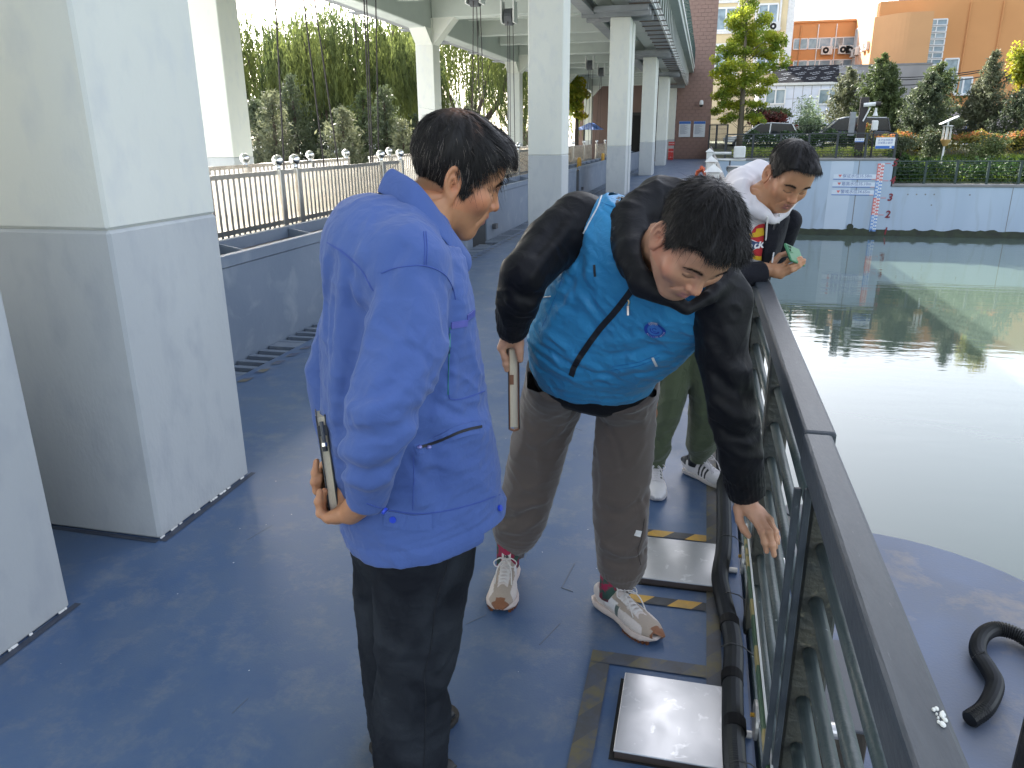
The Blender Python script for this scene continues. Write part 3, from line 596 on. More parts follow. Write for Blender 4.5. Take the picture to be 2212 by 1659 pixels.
def hedge(name, lab, x0, x1, y0, y1, h, m, n, size, seed, m2=None):
    rg = np.random.default_rng(seed); x = rg.uniform(x0, x1, n); y = rg.uniform(y0, y1, n); bz = gz(x, y)
    z = bz+h*(rg.random(n)**.5)*(1+.10*np.sin(x*3.1)+.08*np.sin(x*7.7+1)); P = np.stack([x, y, z], 1)
    g = thing(name, lab, 'hedge', ((x0+x1)/2, y0, .5)); leaves('foliage', P, size, m, g, seed=seed)
    tag(g, group='hedges on the far bank')
    if m2: k = int(n*.3); x = rg.uniform(x0, x1, k); P = np.stack([x, rg.uniform(y0, y1, k), gz(x, x*0+y0)+h*(1+.1*np.sin(x*3.1)+.12*rg.standard_normal(k)*.5)], 1); leaves('red_shoots', P, size, m2, g, seed=seed+1)
hedge('clipped_hedge', 'clipped dark green hedge behind the gauge wall railing', 2.0, 8.2, 46.2, 47.2, 1.05, m_hd, 5200, .12, 41)
hedge('low_planting', 'sunlit yellow-green low planting at the foot of the clipped hedge', 1.4, 9.2, 43.7, 45.2, .42, m_lily, 2600, .14, 42)
hedge('photinia_hedge', 'orange and yellow tipped hedge along the bank at right', 8.6, 24, 48.6, 49.8, 1.15, m_ph, 7600, .13, 43, m_pr)
rg = np.random.default_rng(50); n = 15000; x = rg.uniform(9.3, 26, n); y = rg.uniform(43.6, 48.6, n)
P = np.stack([x, y, gz(x, y)+.09], 1); tag(leaves('grass', P, .30, m_gs, None, aspect=.16, seed=51, up=((0,0,1),.75)), kind='stuff')
n = 8000; x = rg.uniform(9.15, 26, n); y = rg.uniform(43.4, 45.6, n); P = np.stack([x, y, gz(x, y)+rg.random(n)*.7], 1); x2 = rg.uniform(9.0, 10.6, 3500); y2 = rg.uniform(43.35, 49, 3500); P = np.concatenate([P, np.stack([x2, y2, gz(x2, y2)+rg.random(3500)*.55], 1)]); tag(leaves('ground_cover', P, .16, m_hd, None, aspect=.6, seed=52), kind='stuff')
# left bank junipers and willows
def willow(px, py, Y, H, R, lab, seed, ns=620, zc=None):
    rg = np.random.default_rng(seed); b = at(px, py, 1, Y); b[2] = -1.0; H += .95; ns = int(ns*1.35); g = thing('willow_tree', lab, 'tree', b, 'willows beyond the left fence')
    tb = MB(); f = b+V3(0,0,H*.22); tb.tube([b-V3(0,0,.3), b+V3(.1,0,H*.1), f], [.34,.28,.24], 9); tips = []
    for k in range(9):
        a = k*2*pi/9+rg.uniform(-.3,.3); e = f+V3(cos(a)*R*.62, sin(a)*R*.62, H*rg.uniform(.42,.70)); mid = (f+e)/2+V3(cos(a)*R*.1, sin(a)*R*.1, -H*.03); tb.tube([f-V3(0,0,.2), mid, e], [.17,.10,.03], 6); tips += [(mid, e)]
    tb.build('trunk', m_bark, g, smooth=True); P = []
    for i in range(ns):
        a = rg.random()*2*pi; rr = R*sqrt(rg.random()); dome = H*(.62+.38*sqrt(max(0, 1-(rr/R)**2)))*rg.uniform(.80,1.02); top = b+V3(cos(a)*rr, sin(a)*rr, dome)
        L = dome*rg.uniform(.25,.62)*(.6+.5*rr/R); m_ = int(L/.055); s = np.linspace(0, 1, m_); ph = rg.random()*6
        out = .35*(1-np.exp(-3*s)); q = np.stack([top[0]+cos(a)*out+.06*np.sin(5*s+ph), top[1]+sin(a)*out+.06*np.cos(4*s+ph), top[2]-L*s+.25*np.exp(-((s-.04)/.05)**2)], 1)
        P.append(q+rg.standard_normal((m_, 3))*.035)
    leaves('crown', np.concatenate(P), .21, m_wl, g, aspect=.22, seed=seed, up=((0,0,1),.72)); return g
willow(765,330,32,6.9,3.5,'large weeping willow with a forked dark trunk left of the middle column',61,760)
willow(612,330,33,6.8,3.2,'weeping willow behind the dark junipers at left',62,640)
willow(874,330,38,6.9,2.2,'narrow weeping willow just left of the middle column',63,460)
willow(1010,330,46,9.3,5.0,'weeping willow between the two middle columns',64,620)
willow(1130,330,52,8.5,3.6,'dim willow right of the second middle column',65,300)
def juniper(px, pyt, Y, w_, lab, m, seed, n=3600): conifer(px, pyt, Y, w_*1.4, lab, m, seed, n=n, zb=-1.0, power=.5, grp='junipers beyond the left fence', base=.02, size=.14)
juniper(585,200,24.5,96,'grey juniper nearest the big left column',m_cy2,71); juniper(628,165,27,84,'tall dark juniper behind the grey one at left',m_cy,72,3400)
juniper(548,215,26,80,'dark juniper partly behind the big left column',m_cy,73); juniper(738,235,24,104,'pale grey juniper in front of the willow trunk',m_cy2,74,3400)
juniper(782,196,27,84,'tall loose juniper right of the willow trunk',m_cy3,75); juniper(828,190,25.5,84,'nearly black juniper left of the middle column',m_cy,76,3600); juniper(868,260,24,70,'low spreading juniper at the middle column',m_cy2,77,2000)
juniper(690,262,28.5,100,'dark low juniper behind the willow trunk',m_cy,82,3000); juniper(655,240,29,90,'dim juniper left of the willow trunk',m_cy,83,3000); juniper(900,250,30,90,'dim juniper behind the middle column',m_cy,84,2400)
juniper(1010,228,30,70,'grey-green juniper between the middle columns',m_cy2,78,2000); juniper(1150,140,48,70,'dark tree between column and slim column',m_cy,79,2400)
b = at(1246,330,1,46); b[2] = -1.0; k = 47/1735.
blob_tree('yellow_tree', 'yellow leaved tree in the gap left of the second slim column', 'tree', tuple(b), ([b, at(1246,270,1,46), at(1246,200,1,46)], [.14,.11,.06]), [(at(1240,180,1,46),(26*k,26*k,16*k)),(at(1252,205,1,46),(24*k,24*k,14*k)),(at(1242,230,1,46),(22*k,22*k,12*k)),(at(1254,250,1,46),(16*k,16*k,8*k)),(at(1236,210,1,46),(18*k,18*k,14*k))], m_ye, 2600, .17, 81)
# ================================================================ buildings beyond the bank
m_or = mat('orange_render', (.64,.31,.125), .9, var=(.57,.27,.105), vs=.25, vamt=.7, bump=.15, bs=6); m_orl = mat('orange_bay_render', (.60,.33,.155), .9, var=(.54,.295,.14), vs=.3, vamt=.7, bump=.15, bs=6)
m_cr = mat('cream_render', (.70,.58,.36), .9, var=(.62,.51,.31), vs=.4, vamt=.7); m_win = mat('window_glass', (.10,.16,.20), .08, var=(.30,.40,.45), vs=1.2, vamt=.8, spec=.8); m_fr = mat('window_frame', (.75,.76,.76), .5)
m_curt = mat('curtain_glass', (.35,.42,.46), .25, var=(.16,.24,.30), vs=.9, vamt=1.0); m_pan = mat('white_panel', (.70,.74,.84), .5, var=(.62,.67,.78), vs=.8, vamt=.6); m_felt = mat('black_felt', (.014,.015,.019), .95, spec=.08)
m_cw = mat('grey_cement', (.34,.32,.315), .95, var=(.26,.245,.24), vs=.35, vamt=.9); m_ac = mat('ac_white', (.62,.62,.60), .5)
def quadwall(mb, c, th): mb.prism(c, th)
def win(par, p0, xd, zd, w_, h_, n, gm=None, name='window', fr=.09, nrmv=None):
    """window with frame and panes; p0 lower-left corner, xd along wall, nrmv outward"""
    xd, zd = nrm(xd), nrm(zd); nv = nrm(np.cross(xd, zd)) if nrmv is None else nrmv; p0 = np.asarray(p0, float); f = MB()
    def slab(mb, a, b, c, d, off, th): q = p0+xd*(a+b)/2+zd*(c+d)/2+nv*off; mb.obox(q, xd*(b-a)/2, nv*th/2, zd*(d-c)/2)
    for k in range(n+1): slab(f, w_*k/n-fr/2, w_*k/n+fr/2, 0, h_, .05, .1)
    slab(f, 0, w_, -fr/2, fr/2, .052, .11); slab(f, 0, w_, h_-fr/2, h_+fr/2, .052, .11)
    fo = f.build(name, m_fr, par)
    for k in range(n):
        g_ = MB(); slab(g_, w_*k/n+fr/2, w_*(k+1)/n-fr/2, fr/2, h_-fr/2, .03, .02); g_.build('pane', (gm or m_win) if (k*7+n) % 3 else m_curt, fo)
    return fo
def ac(p, xd, nv, lab, s=1.0):
    g = thing('air_conditioner', lab, 'air conditioner', p, 'air conditioners on the orange and cream facades'); xd, nv = nrm(xd), nrm(nv); p = np.asarray(p, float)+nv*.22*s
    MB().obox(p, xd*.48*s, nv*.2*s, V3(0,0,.36*s)).build('casing', m_ac, g, bev=.03)
    MB().tube([p+nv*.202*s-xd*.1*s, p+nv*.215*s-xd*.1*s], .27*s, 16).build('fan_grille', m_dark, g); MB().tube([p+nv*.216*s-xd*.1*s, p+nv*.225*s-xd*.1*s], .09*s, 10).build('fan_hub', m_ac, g)
OB = thing('orange_building', 'orange rendered building with a rounded blank bay and ribbon windows', 'building', (22,100,0))
Y1 = 100.0
tl = at(1712,50,1,Y1); tr_ = at(1850,46,1,Y1); bz = 0
MB().box((tl[0]-6,Y1,bz),(tr_[0],Y1+8,(tl[2]+tr_[2])/2)).build('wing_wall', m_or, OB)
# angled facet
Y2 = 88.0; ft = at(1902,13,1,Y2); top1 = (tl[2]+tr_[2])/2
pA = V3(tr_[0],Y1-.01,0); pB = V3(ft[0],Y2,0); zA, zB = top1, ft[2]
zz = max(zA, zB)
fd = nrm(pB-pA); fn = nrm(np.cross(fd, V3(0,0,1)));
MB().prism([pA, pB, pB+V3(0,0,zB), pA+V3(0,0,zB)], V3(.5,8,0)).build('angled_wall', m_or, OB)
# main facade (set slightly back of rounded bay)
Y3 = 87.0; fl = at(1902,13,1,Y3); frr = at(2230,-14,1,Y3)
MB().box((fl[0],Y3+.02,0),(frr[0]+30,Y3+14,fl[2]+.4)).build('main_wall', m_or, OB)
# rounded bay
bl_, br_ = at(1896,40,1,Y3-1.5)[0], at(2012,26,1,Y3-1.5)[0]; zt = at(1960,28,1,Y3-2)[2]; n = 14; poly = []
for k in range(n+1):
    u = k/n; poly.append((bl_+(br_-bl_)*u, Y3-.0-2.6*sin(pi*min(u*1.0, .62)/1.24)*1.0, 0))
poly.append((br_,Y3+.01,0)); poly.append((bl_,Y3+.01,0)); MB().prism(poly, (0,0,zt)).build('rounded_bay', m_orl, OB)
for k in range(3): MB().box((bl_-.6+k*.001,Y3-.35,zt-2.0-.0),(bl_-.45,Y3-.2,zt)) 
MB().tube([(fl[0]+1.2,Y3-.12,4),(fl[0]+1.2,Y3-.12,fl[2]-2)], .08, 6).build('downpipe', m_or, OB)
# vertical stair window
xs0, xs1 = at(2011,120,1,Y3-.6)[0], at(2036,120,1,Y3-.6)[0]; zlo, zhi = at(2024,139,1,Y3-.6)[2], at(2030,38,1,Y3-.6)[2]
nz = 7
for k in range(nz): win(OB, (br_+.1,Y3-.0,zlo+(zhi-zlo)*k/nz), (1,0,0), (0,0,1), xs1-br_-.0, (zhi-zlo)/nz-.08, 2, m_win, name='stair_window', fr=.12)
# ribbon windows, left wing and facet
for (pyt, pyb) in ((84.5,107),(132,146)):
    a = at(1713,pyb,1,Y1); b_ = at(1848,pyb-1,1,Y1); h_ = at(1780,pyt,1,Y1)[2]-at(1780,pyb,1,Y1)[2]; x = a[0]; i = 0; wds = (1.6,2.5,3.2,1.9,2.0,1.3,1.5,2.4)
    while x < b_[0]-.6:
        wd = min(wds[i % 8], b_[0]-x-.1); win(OB, (x,Y1,a[2]), (1,0,0), (0,0,1), wd-.12, h_, max(1, int(wd/1.05)), m_win); x += wd; i += 1
L_ = np.linalg.norm(pB-pA)
for (za, zb_, h0, h1) in ((None,)*4,):
    for (ua, ub, pa, pb) in ((.06,.86,(1852,113),(1893,87)),(.06,.86,(1852,146),(1888,132))):
        u = ua; k = 0
        while u < ub:
            # sill height interpolated along the facet
            zz0 = at(1850,110,1,Y1)[2] if pa[1] < 120 else at(1850,150,1,Y1)[2]
            wd = 1.5; win(OB, pA+fd*L_*u+V3(0,0,zz0), fd, (0,0,1), wd, 2.1, 2, m_curt, nrmv=fn if fn[1] < 0 else -fn); u += (wd+.1)/L_; k += 1
acp = [((1785,109.5),'left of three on the orange wing'),((1822,108),'middle of three on the orange wing'),((1837,108),'right of three on the orange wing')]
for (q, s) in acp: ac(at(q[0],q[1],1,Y1), (1,0,0), (0,-1,0), 'white air conditioner, '+s, 1.25)
fn2 = fn if fn[1] < 0 else -fn
for u, s in ((.12,'first'),(.3,'second'),(.62,'third'),(.78,'fourth')): ac(pA+fd*L_*u+V3(0,0,at(1850,118,1,Y1)[2]), fd, fn2, 'white air conditioner on the angled orange wall, %s from its inner corner' % s, 1.1)
a = at(2064,168,1,Y3); b_ = at(2095,203,1,Y3); win(OB, (a[0],Y3,b_[2]), (1,0,0), (0,0,1), b_[0]-a[0], a[2]-b_[2], 2, m_win, fr=.16)
a = at(2036,165,1,Y3); win(OB, (a[0],Y3,b_[2]+1), (1,0,0), (0,0,1), 1.2, 2.2, 1, m_win, fr=.14)
a = at(2058,207,1,Y3); MB().box((a[0],Y3-.5,a[2]),(a[0]+2.6,Y3-.001,a[2]+.12)).build('ledge', m_fr, OB)
a = at(1937,-2,1,Y3+4); MB().box((a[0],Y3+3,fl[2]),(a[0]+7,Y3+8,fl[2]+1.6)).build('roof_hut', m_cw, OB)
for px in (1725,1762,1801,1843): MB().tube([(at(px,120,1,Y1)[0],Y1-.1,3),(at(px,120,1,Y1)[0],Y1-.1,top1-.2)], .06, 6).build('downpipe', m_fr if px in (1762,1801) else m_or, OB)
for px in (2080,2150): MB().tube([(at(px,120,1,Y3)[0],Y3-.08,5),(at(px,120,1,Y3)[0],Y3-.08,fl[2])], .07, 6).build('downpipe', m_or, OB)
MB().box((tl[0]-6,Y1-.25,top1+.002),(tr_[0],Y1+8,top1+.22)).build('parapet', m_or, OB)
# cream apartment house
CB = thing('cream_building', 'cream apartment building with white framed ornate windows behind the yellow-green tree', 'building', (5,90,0)); Y4 = 90.0
x0, x1 = at(1545,40,1,Y4)[0]-4, at(1700,40,1,Y4)[0]
MB().box((x0,Y4,0),(x1,Y4+10,26)).build('wall', m_cr, CB); MB().box((x1+.002,Y4+.05,0),(at(1716,40,1,Y4)[0],Y4+10,26)).build('white_corner', m_wht, CB)
for z in (8.2,11.6,15.2): MB().box((x0,Y4-.03,z),(x1-.01,Y4-.001,z+.06)).build('string_course', m_cr, CB)
for cx_, cy in ((1568,38),(1659,30),(1568,-50),(1659,-50),(1565,130),(1655,125)):
    c = at(cx_,cy,1,Y4); f = win(CB, (c[0]-.95,Y4,c[2]-1.2), (1,0,0), (0,0,1), 1.9, 2.1, 2, m_win, fr=.16)
    sm = MB().box((c[0]-1.4,Y4-.16,c[2]-1.55),(c[0]+1.4,Y4-.002,c[2]-1.30)).box((c[0]-1.35,Y4-.16,c[2]+1.35),(c[0]+1.35,Y4-.002,c[2]+1.62)).box((c[0]-1.3,Y4-.1,c[2]-1.3),(c[0]-1.1,Y4-.002,c[2]+1.35)).box((c[0]+1.1,Y4-.1,c[2]-1.3),(c[0]+1.3,Y4-.002,c[2]+1.35)); sm.build('surround', m_wht, CB)
ac(at(1672,58,1,Y4), (1,0,0), (0,-1,0), 'white air conditioner on the cream building beside the yellow-green tree', 1.2)
# white panel building with black felt roof
WB = thing('white_panel_building', 'low white panel building under a black felt covered roof', 'building', (10,72,0)); Y5 = 72.0
a = at(1640,186,1,Y5); b_ = at(1813,186,1,Y5); W_ = b_[0]-a[0]; zt = a[2]
MB().box((a[0],Y5+.03,-1),(b_[0],Y5+6,zt)).build('wall_core', m_cw, WB)
nx, nz = 9, 5; pw = W_/nx; ph = (zt-0.2)/nz; pm = None
for i in range(nx):
    for j in range(nz):
        if pm is None: pm = MB().box((a[0]+.02,Y5,.2),(a[0]+pw-.02,Y5+.029,.2+ph-.03)).build('panel', m_pan, WB)
        else: q = pm.copy(); COL.objects.link(q); q.location.x += i*pw; q.location.z += j*ph
MB().box((a[0]-.1,Y5-.2,zt+.002),(b_[0]+.1,Y5+6,zt+.2)).build('eaves', m_wht, WB)
for px in (1674,1789):
    c = at(px,211,1,Y5); win(WB, (c[0]-.75,Y5-.002,c[2]-.5), (1,0,0), (0,0,1), 1.55, 1.15, 2, m_win, fr=.12)
ra = at(1640,182,1,Y5)[2]; rb = at(1750,142,1,Y5+3)[2]
MB().prism([(a[0]+1.0,Y5,zt+.21),(b_[0]+.05,Y5,zt+.21),(b_[0]+.2,Y5+3,rb),(a[0]+1.2,Y5+3,rb)], (0,.06,.03)).build('felt_roof', m_felt, WB)
sl_ = V3(0,3,rb-zt-.21); sl_n = nrm(sl_); lt = mat('felt_print', (.30,.32,.34), .7)
for r in range(3):
    for c in range(6):
        o_ = V3(a[0]+1.9+c*1.15+.35*(r % 2), Y5, zt+.21)+sl_*(.2+.3*r)+V3(0,-.045,.03)
        text('雨水防水', .24, o_+sl_n*.16, nrm(V3(1,0,0)+sl_n*.35), nrm(sl_n-V3(1,0,0)*.35), lt, WB, name='print'); text('▬▬▬', .2, o_-sl_n*.13, nrm(V3(1,0,0)+sl_n*.35), nrm(sl_n-V3(1,0,0)*.35), lt, WB, name='print')
# plain cement wall block
CW = thing('cement_building', 'windowless grey cement building in front of the orange one', 'building', (20,80,0)); Y6 = 80.0
a = at(1813,141,1,Y6); b_ = at(2014,139,1,Y6); MB().box((a[0],Y6,-1),(b_[0],Y6+5,b_[2])).build('wall', m_cw, CW); MB().box((a[0]-.05,Y6-.05,b_[2]+.002),(b_[0]+.05,Y6+5,b_[2]+.15)).build('parapet', m_cope, CW)
MB().box((at(2015,139,1,Y6)[0],Y6+2,-1),(60,Y6+2.5,at(2060,232,1,Y6+2)[2])).build('yard_wall', mat('pinkish_wall',(.42,.36,.36),.9), CW)
for k, (ya, yb_) in enumerate(((157,146),(163,150),(176,160))):
    p0 = at(1800,ya,1,70); p1 = at(2150,yb_,1,66); tag(MB().tube([p0+(p1-p0)*u-V3(0,0,.5*4*u*(1-u)) for u in np.linspace(0,1,9)], .035, 5).build('overhead_wire', m_black), 'thin black overhead wire, %s of three crossing in front of the orange building' % ('top','middle','bottom')[k], 'wire', 'overhead wires')
tag(MB().box((at(2085,290,1,56)[0],56,.9),(at(2125,290,1,56)[0],56.1,2.1)).build('blue_hoarding', mat('hoarding_blue',(.03,.09,.35),.6)), 'blue hoarding panel behind the orange tipped hedge', 'hoarding')
tag(MB().box((at(1925,290,1,58)[0],58,.9),(at(1985,290,1,58)[0],58.1,1.95)).build('green_hoarding', mat('hoarding_green',(.03,.16,.08),.6)), 'green hoarding strip behind the twin cypress', 'hoarding')
# small plate on post behind, white meter board on the bank
# ---------------- parked cars
def car(c, hd, L, W_, H, lab, body, roofm, suv=False, grp='cars parked behind the bank'):
    hd = nrm(V3(cos(hd), sin(hd), 0)); sd = V3(-hd[1], hd[0], 0); c = np.asarray(c, float); g = thing('parked_car', lab, 'car', c, grp)
    bs = .55*H if not suv else .56*H
    prof = [(-.5,.25*H),(-.5,bs*.96),(-.46,bs),(.22,bs),(.44,bs*.88),(.5,bs*.7),(.5,.25*H)]
    ring = []
    MB().prism([c+hd*L*a+V3(0,0,z)-sd*W_/2 for a, z in prof], sd*W_).build('body', body, g, bev=.06, seg=2)
    gp = [(-.44,bs-.01),(-.36,H*.96),(-.10,H),(.06,H*.96),(.24,bs-.01)] if not suv else [(-.49,bs-.01),(-.45,H*.97),(.02,H),(.10,H*.95),(.26,bs-.01)]
    MB().prism([c+hd*L*a+V3(0,0,z)-sd*W_*.43 for a, z in gp], sd*W_*.86).build('cabin_glass', mat('car_glass',(.015,.02,.025),.06,spec=.8), g, bev=.05, seg=2)
    rp = [(gp[1][0]+.015,gp[1][1]+.005),(gp[2][0],gp[2][1]+.006),(gp[3][0]-.01,gp[3][1]+.005),(gp[3][0]-.01,gp[3][1]+.035),(gp[2][0],gp[2][1]+.04),(gp[1][0]+.015,gp[1][1]+.035)]
    MB().prism([c+hd*L*a+V3(0,0,z)-sd*W_*.40 for a, z in rp], sd*W_*.80).build('roof', roofm, g)
    for s in (-1, 1):
        pil = MB()
        for i in (0, 3):
            p, q = gp[i], gp[i+1]; MB().bar(c+hd*L*p[0]+V3(0,0,p[1])+sd*s*W_*.432, c+hd*L*q[0]+V3(0,0,q[1])+sd*s*W_*.432, .06).build('pillar', body, g)
        MB().bar(c+hd*L*-.08+V3(0,0,bs)+sd*s*W_*.433, c+hd*L*-.09+V3(0,0,H*.985)+sd*s*W_*.433, .06).build('pillar', body, g)
        for a in (-.32,.31):
            q = c+hd*L*a+V3(0,0,.31)+sd*s*W_*.45; wh = MB().tube([q-sd*.09, q+sd*.09], .31, 16).build('wheel', m_black, g); MB().tube([q+sd*s*.091, q+sd*s*.10], .19, 12).build('rim', m_ac, wh)
        MB().obox(c+hd*L*.485+sd*s*W_*.36+V3(0,0,bs*.72), hd*.08, sd*.2, V3(0,0,.07)).build('headlight', m_fr, g)
        MB().obox(c-hd*L*.497+sd*s*W_*.37+V3(0,0,bs*.8), hd*.03, sd*.2, V3(0,0,.08)).build('tail_light', m_red, g)
m_cs = mat('car_silver', (.62,.64,.66), .25, metal=.3, coat=.5); m_cd = mat('car_dark', (.03,.035,.05), .25, coat=.6); m_cwht = mat('car_white', (.78,.78,.77), .3, coat=.5)
p = at(1645,306,1,51.3); car((p[0],51.3,.75), pi, 4.5, 1.8, 1.48, 'silver saloon car with dark windows parked behind the clipped hedge', m_cs, m_cs)
p = at(1822,305,1,51.6); car((p[0],51.6,.75), pi, 4.8, 1.9, 1.75, 'dark off-road car parked behind the instrument pole', m_cd, m_cs, True)
for k, (px, Y, lab) in enumerate(((655,20,'white car seen through the near fence, left of its posts'),(735,21,'white car seen through the near fence right of its double posts'),(840,25,'white car behind the dark juniper near the middle column'))):
    p = at(px,400,1,Y); car((p[0],Y,-1.0), 1.2+.2*k, 4.6, 1.85, 1.55+.1*(k == 0), lab, m_cwht, m_cwht, k == 0, 'cars parked beyond the left fence')
# dark iron fence + wall beyond junipers at left
g = thing('park_fence', 'low dark iron fence in front of the junipers at left', 'fence', (-16,22,0)); MB().box((-30,22.5,-.15),(-9.4,22.55,-.10)).build('rail', m_black, g); MB().box((-30,22.5,-.85),(-9.4,22.55,-.8)).build('rail', m_black, g)
for k in range(11): MB().box((-29.5+k*2,22.48,-1.0),(-29.42+k*2,22.57,.0)).build('post', m_black, g)
bb = MB()
for k in range(160): bb.box((-29.6+k*.125,22.515,-.85),(-29.585+k*.125,22.535,-.05))
tag(bb.build('bars', m_black, g), kind='stuff')
g = thing('blue_canopy', 'small blue canopy on posts in the gap left of the second slim column', 'canopy', at(1250,275,1,50)); a = at(1240,272,1,50); b_ = at(1262,280,1,50)
MB().prism([(a[0],50,b_[2]),(b_[0]+1,50,b_[2]),((a[0]+b_[0])/2+.5,51,a[2]+.2)], (0,2,0)).build('cloth', m_blue, g); MB().tube([(a[0]+.1,50,-1.0),(a[0]+.1,50,b_[2])], .06, 6).build('post', m_black, g); MB().tube([(b_[0],50,-1.0),(b_[0],50,b_[2])], .06, 6).build('post', m_black, g)
# low pale building glimpsed between the willows
g = thing('pale_house', 'pale tiled house glimpsed between the willow trunks', 'building', (-30,70,0)); MB().box((-36,70,-1),(-22,78,3.4)).build('wall', m_wht, g); MB().prism([(-36.5,69.5,3.4),(-21.5,69.5,3.4),(-23,74,5.2),(-35,74,5.2)], (0,.3,0)).build('roof', m_cope, g)
for k in range(4): win(g, (-34.5+k*3.2,70,1.2), (1,0,0), (0,0,1), 1.3, 1.3, 2, m_win)
# ================================================================ near railing
m_rl = mat('railing_paint', (.034,.042,.052), .45, var=(.058,.067,.078), vs=14, vamt=.7, bump=.12, bs=120, stretch=(2.2,.35,1), var2=(.12,.13,.14), v2s=60, v2lo=.68, v2hi=.76, spec=.35)
m_post = mat('olive_post_paint', (.050,.048,.036), .55, var=(.03,.035,.033), vs=9, vamt=.9, bump=.5, bs=70, var2=(.13,.12,.08), v2s=40, v2lo=.64, v2hi=.72)
m_bar = mat('green_grey_bar', (.035,.055,.058), .45, var=(.06,.08,.08), vs=20, vamt=.6, bump=.2, bs=80, var2=(.3,.33,.32), v2s=55, v2lo=.70, v2hi=.74)
RL = thing('railing', 'dark grey steel railing with a flat top rail along the water side of the deck', 'railing', (.26,2,0))
secs = [(-1.0,1.472),(1.480,4.36),(4.368,7.2),(7.208,10.1),(10.108,13),(13.008,16),(16.008,22),(22.008,32),(32.008,42.2)]
for i, (a, b) in enumerate(secs):
    MB().box((.219 if i == 0 else .222,a,.985),(.273 if i == 0 else .283,b,1.05)).build('top_rail', m_rl, RL, bev=.007, seg=2)
py_ = [.42,1.40,2.36,3.32]+[4.28+.96*k for k in range(40)]
for i, y in enumerate(py_):
    if y > 42: break
    p = MB().box((.232,y-.035,-.02),(.302,y+.035,.983)).build('post', m_post, RL, bev=.006)
    if i in (1, 3): [MB().box((xa_,y-.047,.02),(xa_+.0135,y-.036,.983)).build('flat_strip', m_rl, p, bev=.002) for xa_ in (.198,.2165)]
BZ = [.86,.745,.63,.515,.40,.285,.17]
for i in range(len(py_)-1):
    a, b = py_[i], py_[i+1]
    if b > 42: break
    if a < 8:
        for z in BZ: MB().tube([(.262,a+.036,z),(.262,b-.036,z)], .0135, 10).build('bar', m_bar, RL, smooth=True)
    else:
        st = MB()
        for z in BZ: st.tube([(.262,a+.036,z),(.262,b-.036,z)], .0135, 6)
        tag(st.build('bars', m_bar, RL), kind='stuff')
MB().box((.245,-1,-.06),(.33,42,.012)).build('base_channel', m_bar, RL, bev=.004)
rg = random.Random(3); me = MB()
for k in range(11): a = k*.57; r = .0015+.003*rg.random(); me.sph((.262+.004*cos(a*3), .705+.006*sin(a*2)-.0012*k, 1.0507), (r*.7,r,.002), 8, 4)
tag(me.build('bird_dropping', mat('dropping', (.72,.72,.68), .7)), 'white bird dropping on top of the nearest rail length', 'dropping')
# camouflage strip
m_camo = mat('camouflage_strip', (.30,.24,.09), .6, var=(.035,.085,.04), vs=5.5, vamt=1, lo=.49, hi=.51, stretch=(.2,1.6,.2), detail=0)
g = thing('camouflage_pole', 'thin pole wrapped in green and tan camouflage tied along the railing', 'pole', (.23,1.9,.33))
MB().box((.205,1.05,.326),(.2135,2.42,.352)).build('strip', m_camo, g, bev=.002); MB().box((.2136,1.05,.324),(.219,2.42,.354)).build('backing', m_wht, g)
# corrugated conduit on the deck
def smooth_path(P, n):
    P = np.asarray(P, float); m_ = len(P); Q = np.vstack([2*P[0]-P[1], P, 2*P[-1]-P[-2]]); out = []
    for i in range(m_-1):
        p0, p1, p2, p3 = Q[i:i+4]
        for t in np.linspace(0, 1, n, endpoint=False): out.append(.5*((2*p1)+(-p0+p2)*t+(2*p0-5*p1+4*p2-p3)*t*t+(-p0+3*p1-3*p2+p3)*t**3))
    out.append(P[-1]); return np.array(out)
def resample(P, step):
    s = np.r_[0, np.cumsum(np.linalg.norm(np.diff(P, axis=0), axis=1))]; n = max(2, int(s[-1]/step)); u = np.linspace(0, s[-1], n); return np.stack([np.interp(u, s, P[:, k]) for k in range(3)], 1)
m_hose = mat('black_corrugated', (.012,.013,.015), .38, var=(.03,.03,.03), vs=10, vamt=.5)
def hose(name, P, r, pitch, mt, parent=None, n=14, depth=.12):
    Q = resample(smooth_path(P, 14), pitch/2); rr = [r if i % 2 else r*(1-depth) for i in range(len(Q))]
    return MB().tube(Q, rr, n).build(name, mt, parent, smooth=False)
g = thing('cable_conduit', 'thick black corrugated conduit running on the deck beside the railing', 'conduit', (.19,2,0))
hose('sleeve', [(.185,.6,.034),(.187,1.4,.034),(.178,1.72,.034),(.182,1.98,.034),(.190,2.2,.034),(.165,2.45,.034),(.155,2.6,.034),(.172,2.8,.034),(.18,3.1,.034),(.185,4.0,.034),(.185,6,.034)], .031, .0085, m_hose, g)
for y in (1.82,2.02,2.30): MB().tube([(.182,y-.022,.034),(.182,y+.022,.034)], .0325, 18).build('tape_wrap', mat('matt_tape', (.010,.010,.011), .85, spec=.15), g, smooth=False)
def tie(P, r=.0022): return MB().tube(P, r, 5).build('cable_tie', m_black, g)
for y in (2.15,2.44,2.86,1.66): tie([(.15,y,.05),(.18,y,.069),(.215,y+.004,.06),(.262,y+.01,.02)])
